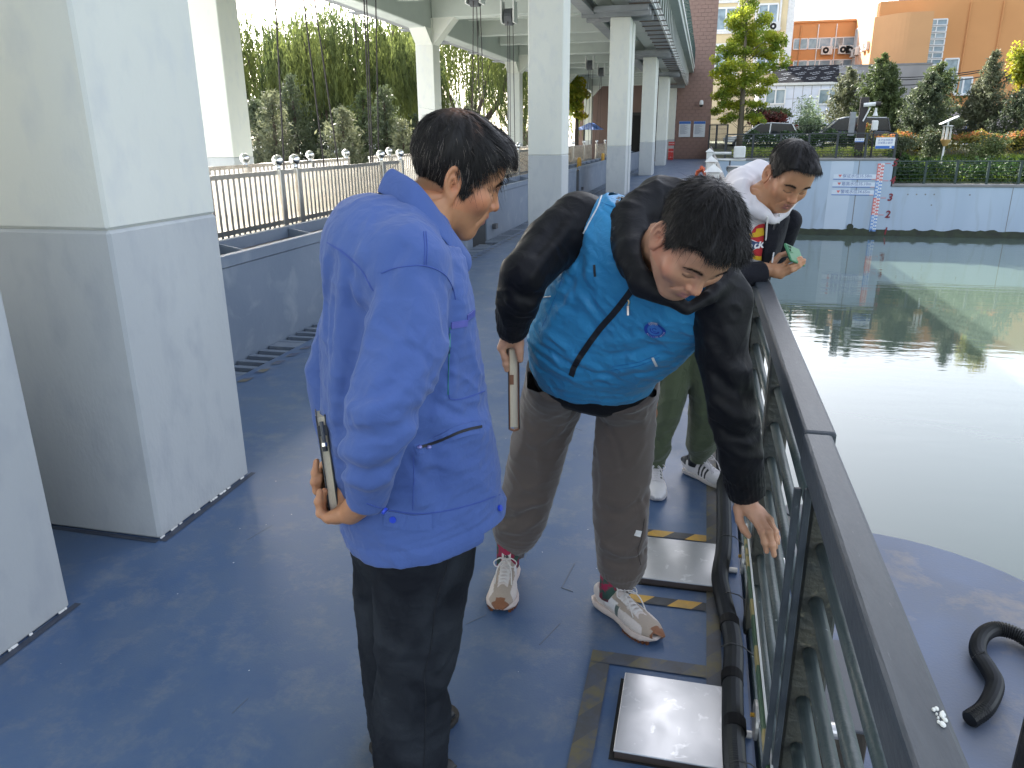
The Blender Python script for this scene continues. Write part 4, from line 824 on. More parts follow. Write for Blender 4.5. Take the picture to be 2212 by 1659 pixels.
# fixed silver cross lamps under the bars
m_alu = mat('brushed_aluminium', (.62,.60,.57), .35, metal=.8, var=(.5,.48,.46), vs=6, vamt=.5)
for y, lab in ((2.645,'silver cylindrical lamp through the railing beside the farther hatch cover'),(1.80,'silver cylindrical lamp through the railing beside the nearer hatch cover')):
    g = thing('cross_lamp', lab, 'lamp', (.24,y,.1), 'cylindrical lamps under the railing')
    MB().tube([(.2285,y,.085),(.236,y,.085)], .052, 22).build('end_disc', m_alu, g); MB().tube([(.2365,y,.09),(.46,y,.09)], .021, 18).build('lamp_tube', m_alu, g, smooth=False)
    MB().tube([(.218,y,.10),(.228,y,.10)], .006, 6).build('bolt', m_yel, g)
# hatch covers
m_lid = mat('hatch_steel', (.60,.61,.63), .30, metal=.9, var=(.48,.49,.51), vs=5, vamt=.8, rvar=.18, bump=.02, bs=30, var2=(.75,.76,.78), v2s=26, v2lo=.62, v2hi=.72); m_skirt = mat('hatch_skirt', (.20,.155,.13), .35, metal=.8)
for (y0, y1, x0, x1, lab) in ((1.662,1.986,-.136,.180,'square stainless hatch cover nearest the camera, edged by worn tape'),(2.53,2.845,-.132,.172,'square stainless hatch cover farther along, between bright black and yellow tapes')):
    g = thing('hatch_cover', lab, 'hatch', ((x0+x1)/2,(y0+y1)/2,0), 'hatch covers in the deck')
    MB().box((x0,y0,.024),(x1,y1,.030)).build('lid', m_lid, g, bev=.002); MB().box((x0+.003,y0+.003,-.02),(x1-.003,y1-.003,.0235)).build('skirt', m_skirt, g)
    MB().box((x0-.012,y0-.004,.0008),(x1+.004,y1+.002,.0028)).build('gasket', m_dark, g)
    MB().tube([(x1+.002,(y0+y1)/2,.012),(x1+.05,(y0+y1)/2,.012)], .011, 10).build('drain_stub', m_alu, g)
# hazard tapes
def tapemat(name, c1, c2, worn):
    m = bpy.data.materials.new(name); m.use_nodes = True; t = m.node_tree; N = t.nodes.new; L = t.links.new; b = t.nodes['Principled BSDF']; b.inputs['Roughness'].default_value = .5
    tc = N('ShaderNodeTexCoord'); mp = N('ShaderNodeMapping'); mp.inputs['Rotation'].default_value = (0,0,radians(38)); L(tc.outputs['Object'], mp.inputs[0])
    wv = N('ShaderNodeTexWave'); wv.inputs['Scale'].default_value = 2.35; wv.inputs['Distortion'].default_value = .25; L(mp.outputs[0], wv.inputs[0])
    r = N('ShaderNodeValToRGB'); r.color_ramp.interpolation = 'CONSTANT'; r.color_ramp.elements[0].color = (*c1,1); r.color_ramp.elements[1].color = (*c2,1); r.color_ramp.elements[1].position = .5; L(wv.outputs[1], r.inputs[0])
    n = N('ShaderNodeTexNoise'); n.inputs['Scale'].default_value = 14; n.inputs['Detail'].default_value = 9; n.inputs['Roughness'].default_value = .7; L(tc.outputs['Object'], n.inputs['Vector'])
    mr = N('ShaderNodeMapRange'); mr.inputs[1].default_value = .42; mr.inputs[2].default_value = .62; mr.inputs[3].default_value = 0; mr.inputs[4].default_value = worn; L(n.outputs[0], mr.inputs[0])
    mx = N('ShaderNodeMix'); mx.data_type = 'RGBA'; mx.inputs[7].default_value = (.075,.085,.11,1); L(r.outputs[0], mx.inputs[6]); L(mr.outputs[0], mx.inputs[0]); L(mx.outputs[2], b.inputs['Base Color']); return m
m_tape = tapemat('hazard_tape', (.50,.29,.045), (.035,.036,.038), .35); m_tapew = tapemat('worn_hazard_tape', (.135,.115,.065), (.070,.070,.072), 1.0)
def tape(nm, x0, x1, y0, y1, mt, lab): tag(MB().add([(x0,y0,.0042),(x1,y0,.0042),(x1,y1,.0042),(x0,y1,.0042)], [(0,1,2,3)]).build('hazard_tape', mt), lab, 'floor tape', 'hazard tapes on the deck')
tape('t',-.135,.108,2.90,2.955,m_tape,'bright black and yellow tape just beyond the farther hatch cover')
tape('t',-.20,.108,2.405,2.455,m_tape,'bright black and yellow tape just before the farther hatch cover')
tape('t',-.252,-.19,1.2,2.045,m_tapew,'worn tape strip left of the nearer hatch cover'); tape('t',-.252,.108,2.047,2.105,m_tapew,'worn tape strip between the nearer hatch cover and the shoes')
tape('t',.1085,.155,1.2,4.4,m_tapew,'long worn tape strip along the railing side of both hatch covers')
# things on the pier nose
g = thing('hose_end', 'black ribbed hose curling over the blue pier nose', 'hose', (1.0,2.4,-.3))
hose('hose', [(.985,2.39,-.275),(1.05,2.45,-.262),(1.115,2.57,-.255),(1.125,2.67,-.262),(1.12,2.77,-.262),(1.165,2.87,-.255),(1.24,2.93,-.255),(1.32,2.90,-.262),(1.355,2.80,-.265),(1.37,2.6,-.268)], .030, .0105, m_hose, g, depth=.16)
for q in ((1.122,2.72),(1.19,2.895)): MB().tube([(q[0]-.033,q[1]+.004,-.262),(q[0],q[1],-.226),(q[0]+.033,q[1]-.004,-.262)], .003, 5).build('cable_tie', m_black, g)
tag(MB().tube([(1.10,2.20,-.299),(1.10,2.20,1.0)], .046, 16).build('black_post', mat('black_post_paint', (.018,.017,.015), .5, var=(.05,.042,.03), vs=8, vamt=.8, bump=.4, bs=60), smooth=False), 'thick black round post at the lower right corner on the pier nose', 'post')
g = thing('timber_box', 'low dark box with a weathered timber front on the pier nose behind the railing', 'box', (.52,2.2,-.3))
MB().box((.425,2.03,-.299),(.585,2.46,-.098)).build('box', mat('weathered_timber', (.075,.062,.045), .85, var=(.035,.03,.024), vs=14, vamt=.9, bump=.8, bs=60, stretch=(1,1,.25)), g, bev=.006); MB().box((.418,2.022,-.097),(.592,2.468,-.085)).build('lid', m_gatedk, g, bev=.003)
g = thing('white_drum_lamp', 'short pale drum lamp with dark top standing on the pier nose behind the hand', 'lamp', (.50,3.2,-.3))
MB().tube([(.50,3.2,-.299),(.50,3.2,.03)], .062, 22).build('drum', mat('drum_white', (.62,.58,.55), .5), g, smooth=False); MB().tube([(.50,3.2,.031),(.50,3.2,.04)], .066, 22).build('cap', m_gatedk, g)
hose('ribbed_hose', [(.45,3.2,-.03),(.40,3.18,-.06),(.36,2.9,-.2),(.365,2.3,-.25),(.37,1.8,-.26)], .022, .010, m_hose, None, depth=.16); tag(bpy.data.objects['ribbed_hose'], 'thin ribbed hose hanging below the railing bars beside the pale drum', 'hose')
# white posts, orange hose, red float and instruments far down the railing
for (y, x, lab) in ((9.2,.10,'nearest white capped post beside the long railing'),(12.7,.10,'middle white capped post beside the long railing'),(20.0,.10,'farthest white capped post, at the end of the coiled orange hose')):
    g = thing('white_post', lab, 'post', (x,y,0), 'white posts by the railing'); MB().box((x-.07,y-.07,0),(x+.07,y+.07,1.2)).build('shaft', m_wht, g, bev=.01)
    MB().add([(x-.10,y-.10,1.2),(x+.10,y-.10,1.2),(x+.10,y+.10,1.2),(x-.10,y+.10,1.2),(x,y,1.29)], [(0,1,4),(1,2,4),(2,3,4),(3,0,4),(3,2,1,0)]).build('cap', m_wht, g)
g = thing('orange_hose', 'coiled orange hose hanging on the white posts by the railing', 'hose', (-.02,12.2,0)); rg = random.Random(9); m_oh = mat('orange_hose', (.50,.09,.03), .5)
for k in range(8):
    a = [V3(-.03+.05*rg.random(), 12.0+.2*rg.random()+.05*k, 1.12)]; 
    for j in range(1, 13): t_ = j/12*2*pi; a.append(V3(-.06-.10*sin(t_)+.03*rg.random(), 12.1+.1*k*.4+.10*sin(t_*.5), .62+.5*cos(t_)+.03*rg.random()))
    MB().tube(a, .016, 6).build('coil', m_oh, g)
g = thing('red_float', 'bright red and pink inflatable float behind the short black hair', 'float', (-.0,8.6,.75)); m_rf = mat('red_plastic', (.70,.05,.04), .3, coat=.4); m_pk = mat('pink_plastic', (.70,.10,.16), .3, coat=.4)
MB().sph((-.06,8.7,.98), (.10,.09,.11), 16, 10).build('red_bag', m_rf, g, smooth=True); MB().tube([(.10,8.5,.62),(.10,8.5,.70),(.10,8.5,.98),(.10,8.5,1.05)], [.09,.11,.11,.06], 18).build('pink_canister', m_pk, g, smooth=True)
g = thing('survey_box', 'white instrument box on a frame at the railing above the white hood', 'instrument', (.7,20,.3)); p = at(1597,329,1,20)
MB().box((p[0]-.13,19.9,p[2]-.13),(p[0]+.14,20.1,p[2]+.14)).build('box', m_wht, g, bev=.02); MB().tube([(p[0]-.62,20,p[2]-.17),(p[0]+.16,20,p[2]-.18)], .025, 8).build('cross_bar', m_wht, g); MB().tube([(p[0]-.62,20,p[2]-.02),(p[0]-.18,20,p[2]-.02)], .03, 8).build('upper_bar', m_wht, g)
MB().tube([(p[0]-.2,20,p[2]-.38),(p[0]-.2,19.8,p[2]-.38)], .08, 14).build('lamp_head', m_gatedk, g); MB().sph((p[0]-.02,19.9,p[2]-.38), (.06,.06,.07), 10, 7).build('orange_sensor', mat('sensor_orange', (.45,.16,.07), .5), g); MB().tube([(p[0]-.2,20,p[2]-.31),(p[0]-.2,20,p[2]-.18)], .02, 6).build('stem', m_gatedk, g)
p = at(1602,385,1,15.5); g = thing('white_tank', 'white open tank outside the railing left of the white hood', 'tank', (p[0],15.5,-.2)); MB().tube([(p[0],15.5,-.6),(p[0],15.5,p[2]+.19)], .26, 20).build('shell', m_wht, g); MB().tube([(p[0],15.5,p[2]+.191),(p[0],15.5,p[2]+.22)], .28, 20).build('rim', m_grey, g)
MB().box((.3,15.3,-.5),(p[0]+.3,15.7,-.6)).build('shelf', m_grey, g)

# grit and paint flakes on the deck
rg = random.Random(77); fl_ = MB()
for k in range(70):
    x, y = rg.uniform(-2.0,.12), rg.uniform(1.2,5.5); r = rg.uniform(.0015,.0045)*(1 if rg.random() < .85 else 1.6); a = rg.random()*6; fl_.add([(x+r*cos(a+j*1.57)*rg.uniform(.6,1.2), y+r*sin(a+j*1.57)*rg.uniform(.6,1.2), .0016) for j in range(4)], [(0,1,2,3)])
tag(fl_.build('grit', m_wht), kind='stuff')
sc = MB()
for P in ([(-.395,2.62),(-.415,2.44)],[(-.415,2.44),(-.37,2.425)]): sc.bar((P[0][0],P[0][1],.0016),(P[1][0],P[1][1],.0016),.0022,.0016)
for k in range(26):
    x, y = rg.uniform(-2.0,.0), rg.uniform(1.3,6); a = rg.gauss(1.3,.5); L_ = rg.uniform(.03,.16); sc.bar((x,y,.0011),(x+L_*cos(a),y+L_*sin(a),.0011),.0016,.001)
tag(sc.build('scratches', mat('scratch_pale', (.13,.15,.18), .6)), kind='stuff')
# ================================================================ implicit-surface modelling (people and clothes)
def smin(a, b, k):
    if k <= 0: return np.minimum(a, b)
    h = np.maximum(k-np.abs(a-b), 0)/k; return np.minimum(a, b)-h*h*k*.25
def smax(a, b, k): return -smin(-a, -b, k)
def ell(c, r, R=None):
    c = np.asarray(c, float); r = np.asarray(r, float)
    def f(P):
        q = P-c
        if R is not None: q = q@R
        k0 = np.sqrt(((q/r)**2).sum(1)); k1 = np.sqrt(((q/(r*r))**2).sum(1))+1e-9; return k0*(k0-1)/k1
    return f, c, r.max()
def cap(a, b, r1, r2=None):
    a = np.asarray(a, float); b = np.asarray(b, float); r2 = r1 if r2 is None else r2; ba = b-a; L2 = ba@ba+1e-12
    def f(P):
        pa = P-a; t = np.clip(pa@ba/L2, 0, 1); return np.sqrt(((pa-t[:, None]*ba)**2).sum(1))-(r1+(r2-r1)*t)
    return f, (a+b)/2, sqrt(L2)/2+max(r1, r2)
def chain(pts, rs):
    pts = [np.asarray(p, float) for p in pts]; rs = rs if hasattr(rs, '__len__') else [rs]*len(pts)
    cs = [cap(pts[i], pts[i+1], rs[i], rs[i+1])[0] for i in range(len(pts)-1)]; A = np.array(pts); c = A.mean(0); R = np.linalg.norm(A-c, axis=1).max()+max(rs)
    def f(P):
        d = cs[0](P)
        for g in cs[1:]: d = smin(d, g(P), .004)
        return d
    return f, c, R
def rbox(c, ax, ay, az, r=0.0):
    c = np.asarray(c, float); hs = np.array([np.linalg.norm(a) for a in (ax, ay, az)]); Rm = np.stack([np.asarray(a, float)/h for a, h in zip((ax, ay, az), hs)], 1)
    def f(P):
        q = np.abs((P-c)@Rm)-(hs-r); return np.sqrt((np.maximum(q, 0)**2).sum(1))+np.minimum(q.max(1), 0)-r
    return f, c, np.linalg.norm(hs)
def _cr(A, n):
    A = np.asarray(A, float); Q = np.vstack([2*A[0]-A[1], A, 2*A[-1]-A[-2]]); out = []
    for i in range(len(A)-1):
        p0, p1, p2, p3 = Q[i:i+4]
        for t in np.linspace(0, 1, n, endpoint=False): out.append(.5*((2*p1)+(-p0+p2)*t+(2*p0-5*p1+4*p2-p3)*t*t+(-p0+3*p1-3*p2+p3)*t**3))
    out.append(A[-1]); return np.array(out)
def loft(rings, n=4, ex=2.3, flat=False):
    """rings: (center, u, v, a, b): elliptic sections with half axes a along u and b along v"""
    C = _cr([r[0] for r in rings], n); U = _cr([nrm(r[1]) for r in rings], n); V = _cr([nrm(r[2]) for r in rings], n)
    A = _cr([[r[3], r[4]] for r in rings], n); m_ = len(C)
    SL = [np.minimum(C[i]-A[i].max(), C[i+1]-A[i+1].max())-.045 for i in range(m_-1)]; SH = [np.maximum(C[i]+A[i].max(), C[i+1]+A[i+1].max())+.045 for i in range(m_-1)]
    def f(P):
        best = np.full(len(P), .3); plo, phi = P.min(0), P.max(0)
        for i in range(m_-1):
            if (plo > SH[i]).any() or (phi < SL[i]).any(): continue
            ba = C[i+1]-C[i]; L2 = ba@ba+1e-12; pa = P-C[i]; t0 = pa@ba/L2; sel = np.nonzero((t0 > -.04/sqrt(L2)) & (t0 < 1+.04/sqrt(L2)))[0]
            if len(sel) == 0: continue
            t0 = t0[sel]; t = np.clip(t0, 0, 1); e = np.abs(t0-t)*sqrt(L2)
            q = pa[sel]-t[:, None]*ba; ts = t[:, None]; u = U[i]*(1-ts)+U[i+1]*ts; v = V[i]*(1-ts)+V[i+1]*ts
            a = A[i, 0]*(1-t)+A[i+1, 0]*t; b = A[i, 1]*(1-t)+A[i+1, 1]*t
            x = np.abs((q*u).sum(1))/a; y = np.abs((q*v).sum(1))/b; lx = np.log(x+1e-9); ly = np.log(y+1e-9); xe = np.exp(ex*lx); ye = np.exp(ex*ly); k = (xe+ye)**(1/ex)+1e-9
            gg = np.sqrt((xe/(x+1e-9)/a)**2+(ye/(y+1e-9)/b)**2)*k**(1-ex)+1e-6; mab = np.minimum(a, b)
            d2 = np.where(k < .35, -mab*(1-k), np.maximum((k-1)/gg, -mab))
            jn = ((t0 < 0) & (i > 0)) | ((t0 > 1) & (i < m_-2)); ein = np.where(jn & (d2 < 0), d2+.5*e, np.sqrt(np.maximum(d2, 0)**2+e**2))
            d = np.where(e > 0, ein, d2) if not flat else np.where(e > 0, np.where(jn & (d2 < 0), d2+.5*e, np.maximum(d2, e)), d2)
            best[sel] = smin(best[sel], d, .006)
        return best
    c = C.mean(0); R = max(np.linalg.norm(C[i]-c)+A[i].max() for i in range(m_)); return f, c, R
def torus(c, Rm, R, r, sc=(1, 1)):
    c = np.asarray(c, float)
    def f(P):
        q = (P-c)@Rm; x = q[:, 0]/sc[0]; y = q[:, 1]/sc[1]; return np.sqrt((np.sqrt(x*x+y*y)-R)**2+q[:, 2]**2)-r
    return f, c, (R*max(sc)+r)
def cutp(p, e, c, R):
    p = np.asarray(p, float); c = np.asarray(c, float); return (lambda P: np.maximum(-((P-p)@e), np.sqrt(((P-c)**2).sum(1))-R)), c, R
def xf(prim, c, Rm, s):
    f, pc, r = prim; c = np.asarray(c, float)
    return (lambda P: s*f(((P-c)@Rm)/s)), c+Rm@(np.asarray(pc)*s), r*s
def ops_xf(ops, c, Rm, s): return [(o[0], xf(o[1], c, Rm, s), o[2]*s) for o in ops]
def ev(ops, P, full=True):
    d = np.full(len(P), .5); plo, phi = P.min(0), P.max(0); big = len(P) > 64
    for op, (f, c, r), k in ops:
        rr = r+k+.05; g = np.maximum(np.maximum(plo-c, c-phi), 0)
        if g@g > rr*rr: continue
        if big:
            sel = np.nonzero(((P-c)**2).sum(1) < rr*rr)[0]
            if len(sel) == 0: continue
            if len(sel) > .9*len(P): sel = slice(None)
        else: sel = slice(None)
        q = f(P[sel]); e = d[sel]
        if op == 'u': d[sel] = smin(e, q, k)
        elif op == 's': d[sel] = smax(e, -q, k)
        elif op == 'i': d[sel] = smax(e, q, k)
        elif op == 'd': d[sel] = e+q
    return d
def grad(ops, P, h=.002):
    g = np.stack([ev(ops, P+h*e)-ev(ops, P-h*e) for e in np.eye(3)], 1); return g/(np.linalg.norm(g, axis=1)[:, None]+1e-9)
def evc(ops, P): return np.concatenate([ev(ops, P[i:i+20000]) for i in range(0, len(P), 20000)]) if len(P) else np.zeros(0)
def march(ops, vox, bounds, B=8):
    lo = np.asarray(bounds[0], float); hi = np.asarray(bounds[1], float); bs = B*vox; nb = np.ceil((hi-lo)/bs).astype(int)+1
    ns = (nb+3)//4; J = np.stack(np.meshgrid(*[np.arange(n) for n in ns], indexing='ij'), -1).reshape(-1, 3); sc_ = lo+(J*4+2)*bs; J = J[np.abs(evc(ops, sc_)) < bs*4*.87+.03]
    o4 = np.stack(np.meshgrid(*[np.arange(4)]*3, indexing='ij'), -1).reshape(-1, 3); I = (J[:, None]*4+o4[None]).reshape(-1, 3); I = I[(I < nb).all(1)]; ctr = lo+(I+.5)*bs
    d = evc(ops, ctr); act = I[np.abs(d) < bs*.87+.008]; g4 = act//6; act = act[np.lexsort((g4[:, 0], g4[:, 1], g4[:, 2]))]
    off = np.stack(np.meshgrid(*[np.arange(B+1)]*3, indexing='ij'), -1).reshape(-1, 3)
    dims = (nb*B+2).astype(np.int64); keys = []; verts = []; flags = []
    for s in range(0, len(act), 160):
        a = act[s:s+160]; G = (a[:, None, :]*B+off[None]); val = ev(ops, (lo+G.reshape(-1, 3)*vox)).reshape(len(a), B+1, B+1, B+1)
        sg = val < 0; cnt = np.zeros((len(a), B, B, B), np.int8); cor = []
        for i in (0, 1):
            for j in (0, 1):
                for k in (0, 1): cnt += sg[:, i:i+B, j:j+B, k:k+B]
        w_ = np.nonzero((cnt > 0) & (cnt < 8))
        if len(w_[0]) == 0: continue
        cv = np.stack([val[w_[0], w_[1]+i, w_[2]+j, w_[3]+k] for i in (0, 1) for j in (0, 1) for k in (0, 1)], 1)
        cp = np.array([(i, j, k) for i in (0, 1) for j in (0, 1) for k in (0, 1)], float); acc = np.zeros((len(cv), 3)); n_ = np.zeros(len(cv))
        for p in range(8):
            for q in range(p+1, 8):
                if np.abs(cp[p]-cp[q]).sum() != 1: continue
                x = (cv[:, p] < 0) != (cv[:, q] < 0); t = np.where(x, cv[:, p]/(cv[:, p]-cv[:, q]+1e-20), 0)
                acc += x[:, None]*(cp[p]+t[:, None]*(cp[q]-cp[p])); n_ += x
        cell = a[w_[0]]*B+np.stack(w_[1:], 1); keys.append(cell); verts.append(lo+(cell+acc/n_[:, None])*vox)
        s0 = cv[:, 0] < 0; flags.append(np.stack([s0, cv[:, 4] < 0, cv[:, 2] < 0, cv[:, 1] < 0], 1))
    cell = np.concatenate(keys).astype(np.int64); V = np.concatenate(verts); Fl = np.concatenate(flags)
    key = (cell[:, 0]*dims[1]+cell[:, 1])*dims[2]+cell[:, 2]; o = np.argsort(key); ks = key[o]
    def find(c):
        k = (c[:, 0]*dims[1]+c[:, 1])*dims[2]+c[:, 2]; p = np.searchsorted(ks, k); p = np.minimum(p, len(ks)-1); ok = ks[p] == k; return o[p], ok
    Q = []
    for ax in range(3):
        m_ = np.nonzero(Fl[:, 0] != Fl[:, ax+1])[0]; b, c = [e for e in range(3) if e != ax]; c0 = cell[m_]; e1 = np.zeros(3, np.int64); e1[b] = 1; e2 = np.zeros(3, np.int64); e2[c] = 1
        i1, o1 = find(c0-e1); i2, o2 = find(c0-e1-e2); i3, o3 = find(c0-e2); ok = o1 & o2 & o3; q = np.stack([m_, i1, i2, i3], 1)[ok]; fl = Fl[m_, 0][ok]
        if ax == 1: fl = ~fl
        q[~fl] = q[~fl][:, ::-1]; Q.append(q)
    return V, np.concatenate(Q)
def smooth_v(V, Q, it=2, lam=.5):
    n = len(V); a = Q.ravel(); b = np.roll(Q, -1, 1).ravel(); c = np.roll(Q, 1, 1).ravel(); cnt = np.bincount(a, minlength=n)*2.0
    for _ in range(it):
        S = np.stack([np.bincount(a, V[b, k], n)+np.bincount(a, V[c, k], n) for k in range(3)], 1); V = V+lam*(S/np.maximum(cnt, 1)[:, None]-V)*(cnt > 0)[:, None]
    return V
def obj_from(name, V, Q, m, parent=None, col=None):
    if parent is not None: V = V-wloc(parent)
    n = len(Q); tri = Q[:, 3] < 0; sz = np.where(tri, 3, 4); st = np.r_[0, np.cumsum(sz)[:-1]]; fl = Q.ravel(); fl = fl[fl >= 0]
    me = bpy.data.meshes.new(name); me.vertices.add(len(V)); me.vertices.foreach_set('co', V.astype(np.float32).ravel()); me.loops.add(len(fl)); me.loops.foreach_set('vertex_index', fl.astype(np.int32))
    me.polygons.add(n); me.polygons.foreach_set('loop_start', st.astype(np.int32)); me.update(); me.validate()
    if col is not None:
        at_ = me.color_attributes.new('tint', 'FLOAT_COLOR', 'POINT'); at_.data.foreach_set('color', np.concatenate([col, np.ones((len(col), 1))], 1).astype(np.float32).ravel())
    return link_mesh(name, me, m, parent, smooth=True)
def cluster(V, Q, keep, cell=.010):
    """merge vertices outside the kept spheres on a coarse grid, the surface stays closed"""
    k = np.zeros(len(V), bool)
    for c, r in keep: k |= ((V-c)**2).sum(1) < r*r
    g = np.floor(V/cell).astype(np.int64); g -= g.min(0); key = (g[:, 0]*4096+g[:, 1])*4096+g[:, 2]; key[k] = -1-np.arange(k.sum())
    u, inv = np.unique(key, return_inverse=True); cnt = np.bincount(inv); NV = np.stack([np.bincount(inv, V[:, i])/cnt for i in range(3)], 1); q = inv[Q]
    d = [q[:, i] == q[:, (i+1) % 4] for i in range(4)]; nd = sum(x.astype(int) for x in d); full = (nd == 0) & (q[:, 0] != q[:, 2]) & (q[:, 1] != q[:, 3]); Qs = [q[full]]
    for i in range(4):
        w_ = (nd == 1) & d[i]; t = np.stack([q[w_, i], q[w_, (i+2) % 4], q[w_, (i+3) % 4]], 1); t = t[t[:, 0] != t[:, 1]]; Qs.append(np.concatenate([t, -np.ones((len(t), 1), np.int64)], 1))
    Q2 = np.concatenate(Qs); _, ix = np.unique(np.sort(Q2, 1), axis=0, return_index=True); return NV, Q2[ix]
def sculpt(name, ops, vox, bounds, m, parent=None, colf=None, it=2, keep=None):
    V, Q = march(ops, vox, bounds); V = smooth_v(V, Q, it); bvh_of(ops, (V, Q))
    if keep is not None: V, Q = cluster(V, Q, keep)
    return obj_from(name, V, Q, m, parent, colf(V) if colf else None), V, Q
def _h(ix, iy, iz):
    n = (ix*374761393+iy*668265263+iz*2147483647) & 0x7fffffff; n = ((n ^ (n >> 13))*1274126177) & 0x7fffffff; return (n & 0xffff)/65535.0
def vnoise(P):
    i = np.floor(P).astype(np.int64); f = P-i; f = f*f*(3-2*f); r = 0
    for a in (0, 1):
        for b in (0, 1):
            for c in (0, 1):
                w_ = (f[:, 0] if a else 1-f[:, 0])*(f[:, 1] if b else 1-f[:, 1])*(f[:, 2] if c else 1-f[:, 2]); r = r+w_*_h(i[:, 0]+a, i[:, 1]+b, i[:, 2]+c)
    return r*2-1
def fold_op(c, R, ax, freq, amp, seed=0, warp=.5, stretch=.25, sharp=1.6):
    """soft cloth folds running along ax"""
    ax = nrm(ax); u = nrm(np.cross(ax, V3(.3, .5, .81))); v = np.cross(ax, u)
    def f(P):
        q = np.stack([P@u, P@v, (P@ax)*stretch], 1)*freq+seed*7.3; w_ = vnoise(q*.55+3.1); q = q+warp*w_[:, None]; m_ = .35+.65*np.clip(vnoise(q*.37+11.7)+.55, 0, 1); n = (1-np.abs(vnoise(q)))**sharp; return -amp*m_*(n*1.6-.75)
    return ('d', (f, np.asarray(c, float), R), amp)
def crease(pts, wd, h):
    """raised (h>0) or pressed (h<0) soft line along a 3-D polyline"""
    f0, c, R = chain(pts, .0001); return ('d', ((lambda P: -h*np.exp(-(np.maximum(f0(P), 0)/wd)**2)), c, R+2.6*wd), 0.0)
from mathutils.bvhtree import BVHTree
_BV = {}
def bvh_of(ops, VQ=None):
    if VQ is not None: _BV[id(ops)] = (BVHTree.FromPolygons(VQ[0].tolist(), VQ[1].tolist()), ops)
    elif id(ops) not in _BV:
        V, Q = march(ops, .011, bbox(ops), 6); _BV[id(ops)] = (BVHTree.FromPolygons(smooth_v(V, Q, 1).tolist(), Q.tolist()), ops)
    return _BV[id(ops)][0]
def hit(ops, px, py, d0=.8, d1=4.0):
    r = ray(px, py); L_ = np.linalg.norm(r); h = bvh_of(ops).ray_cast(Vector(CAM+r*d0), Vector(r/L_), (d1-d0)*L_); return None if h[0] is None else np.array(h[0])
def hits(ops, P, **k): return [q for q in (hit(ops, x, y, **k) for x, y in P) if q is not None]
def grad_m(ops, P):
    out = []
    for p in np.asarray(P): h = bvh_of(ops).find_nearest(Vector(p)); out.append(np.array(h[1]))
    N = np.array(out); to = CAM-np.asarray(P); s = np.sign((N*to).sum(1)); return N*np.where(s == 0, 1, s)[:, None]
def bbox(ops, pad=.02):
    lo = np.full(3, 9e9); hi = -lo
    for op, (f, c, r), k in ops:
        if op == 'u': lo = np.minimum(lo, c-r); hi = np.maximum(hi, c+r)
    return lo-pad, hi+pad
def surf(ops, P2, off=0.0, **k):
    H = np.array(hits(ops, P2, **k)); return H+grad_m(ops, H)*off
def crease_px(ops, P, wd, h, **k):
    H = hits(ops, _cr(P, 4) if len(P) > 2 else P, **k); return crease(H, wd, h) if len(H) > 1 else None
def ribbon(P, Nv, w_, mb, th=.001):
    """thin strip along surface points P with normals Nv"""
    P = np.asarray(P, float); n = len(P); T = np.array([nrm(P[min(i+1, n-1)]-P[max(i-1, 0)]) for i in range(n)]); S = np.cross(T, Nv); S /= np.linalg.norm(S, axis=1)[:, None]+1e-9; vs = []; ww = w_ if hasattr(w_, '__len__') else [w_]*n
    for i in range(n): a = S[i]*ww[i]/2; vs += [P[i]-a-Nv[i]*th, P[i]-a+Nv[i]*th, P[i]+a+Nv[i]*th, P[i]+a-Nv[i]*th]
    fs = [(0, 1, 2, 3)]+[(4*i+k, 4*i+(k+1) % 4, 4*i+4+(k+1) % 4, 4*i+4+k) for i in range(n-1) for k in range(4)]+[(4*n-1, 4*n-2, 4*n-3, 4*n-4)]
    mb.add(vs, fs); return mb
def strip_px(ops, P, w_, name, m, parent, off=.0015, th=.001, n=6, **k):
    Q = _cr(P, n) if len(P) > 2 else np.array([np.array(P[0])*(1-t)+np.array(P[1])*t for t in np.linspace(0, 1, n+1)])
    H = np.array(hits(ops, Q, **k)); 
    if len(H) < 2: return None
    return ribbon(H+grad_m(ops, H)*off, grad_m(ops, H), w_, MB(), th).build(name, m, parent)
def tube_px(ops, P, r, name, m, parent, off=.001, n=5, **k):
    Q = _cr(P, n) if len(P) > 2 else np.array([np.array(P[0])*(1-t)+np.array(P[1])*t for t in np.linspace(0, 1, n+1)])
    H = np.array(hits(ops, Q, **k)); 
    if len(H) < 2: return None
    return MB().tube(list(H+grad_m(ops, H)*off), r, 5).build(name, m, parent)
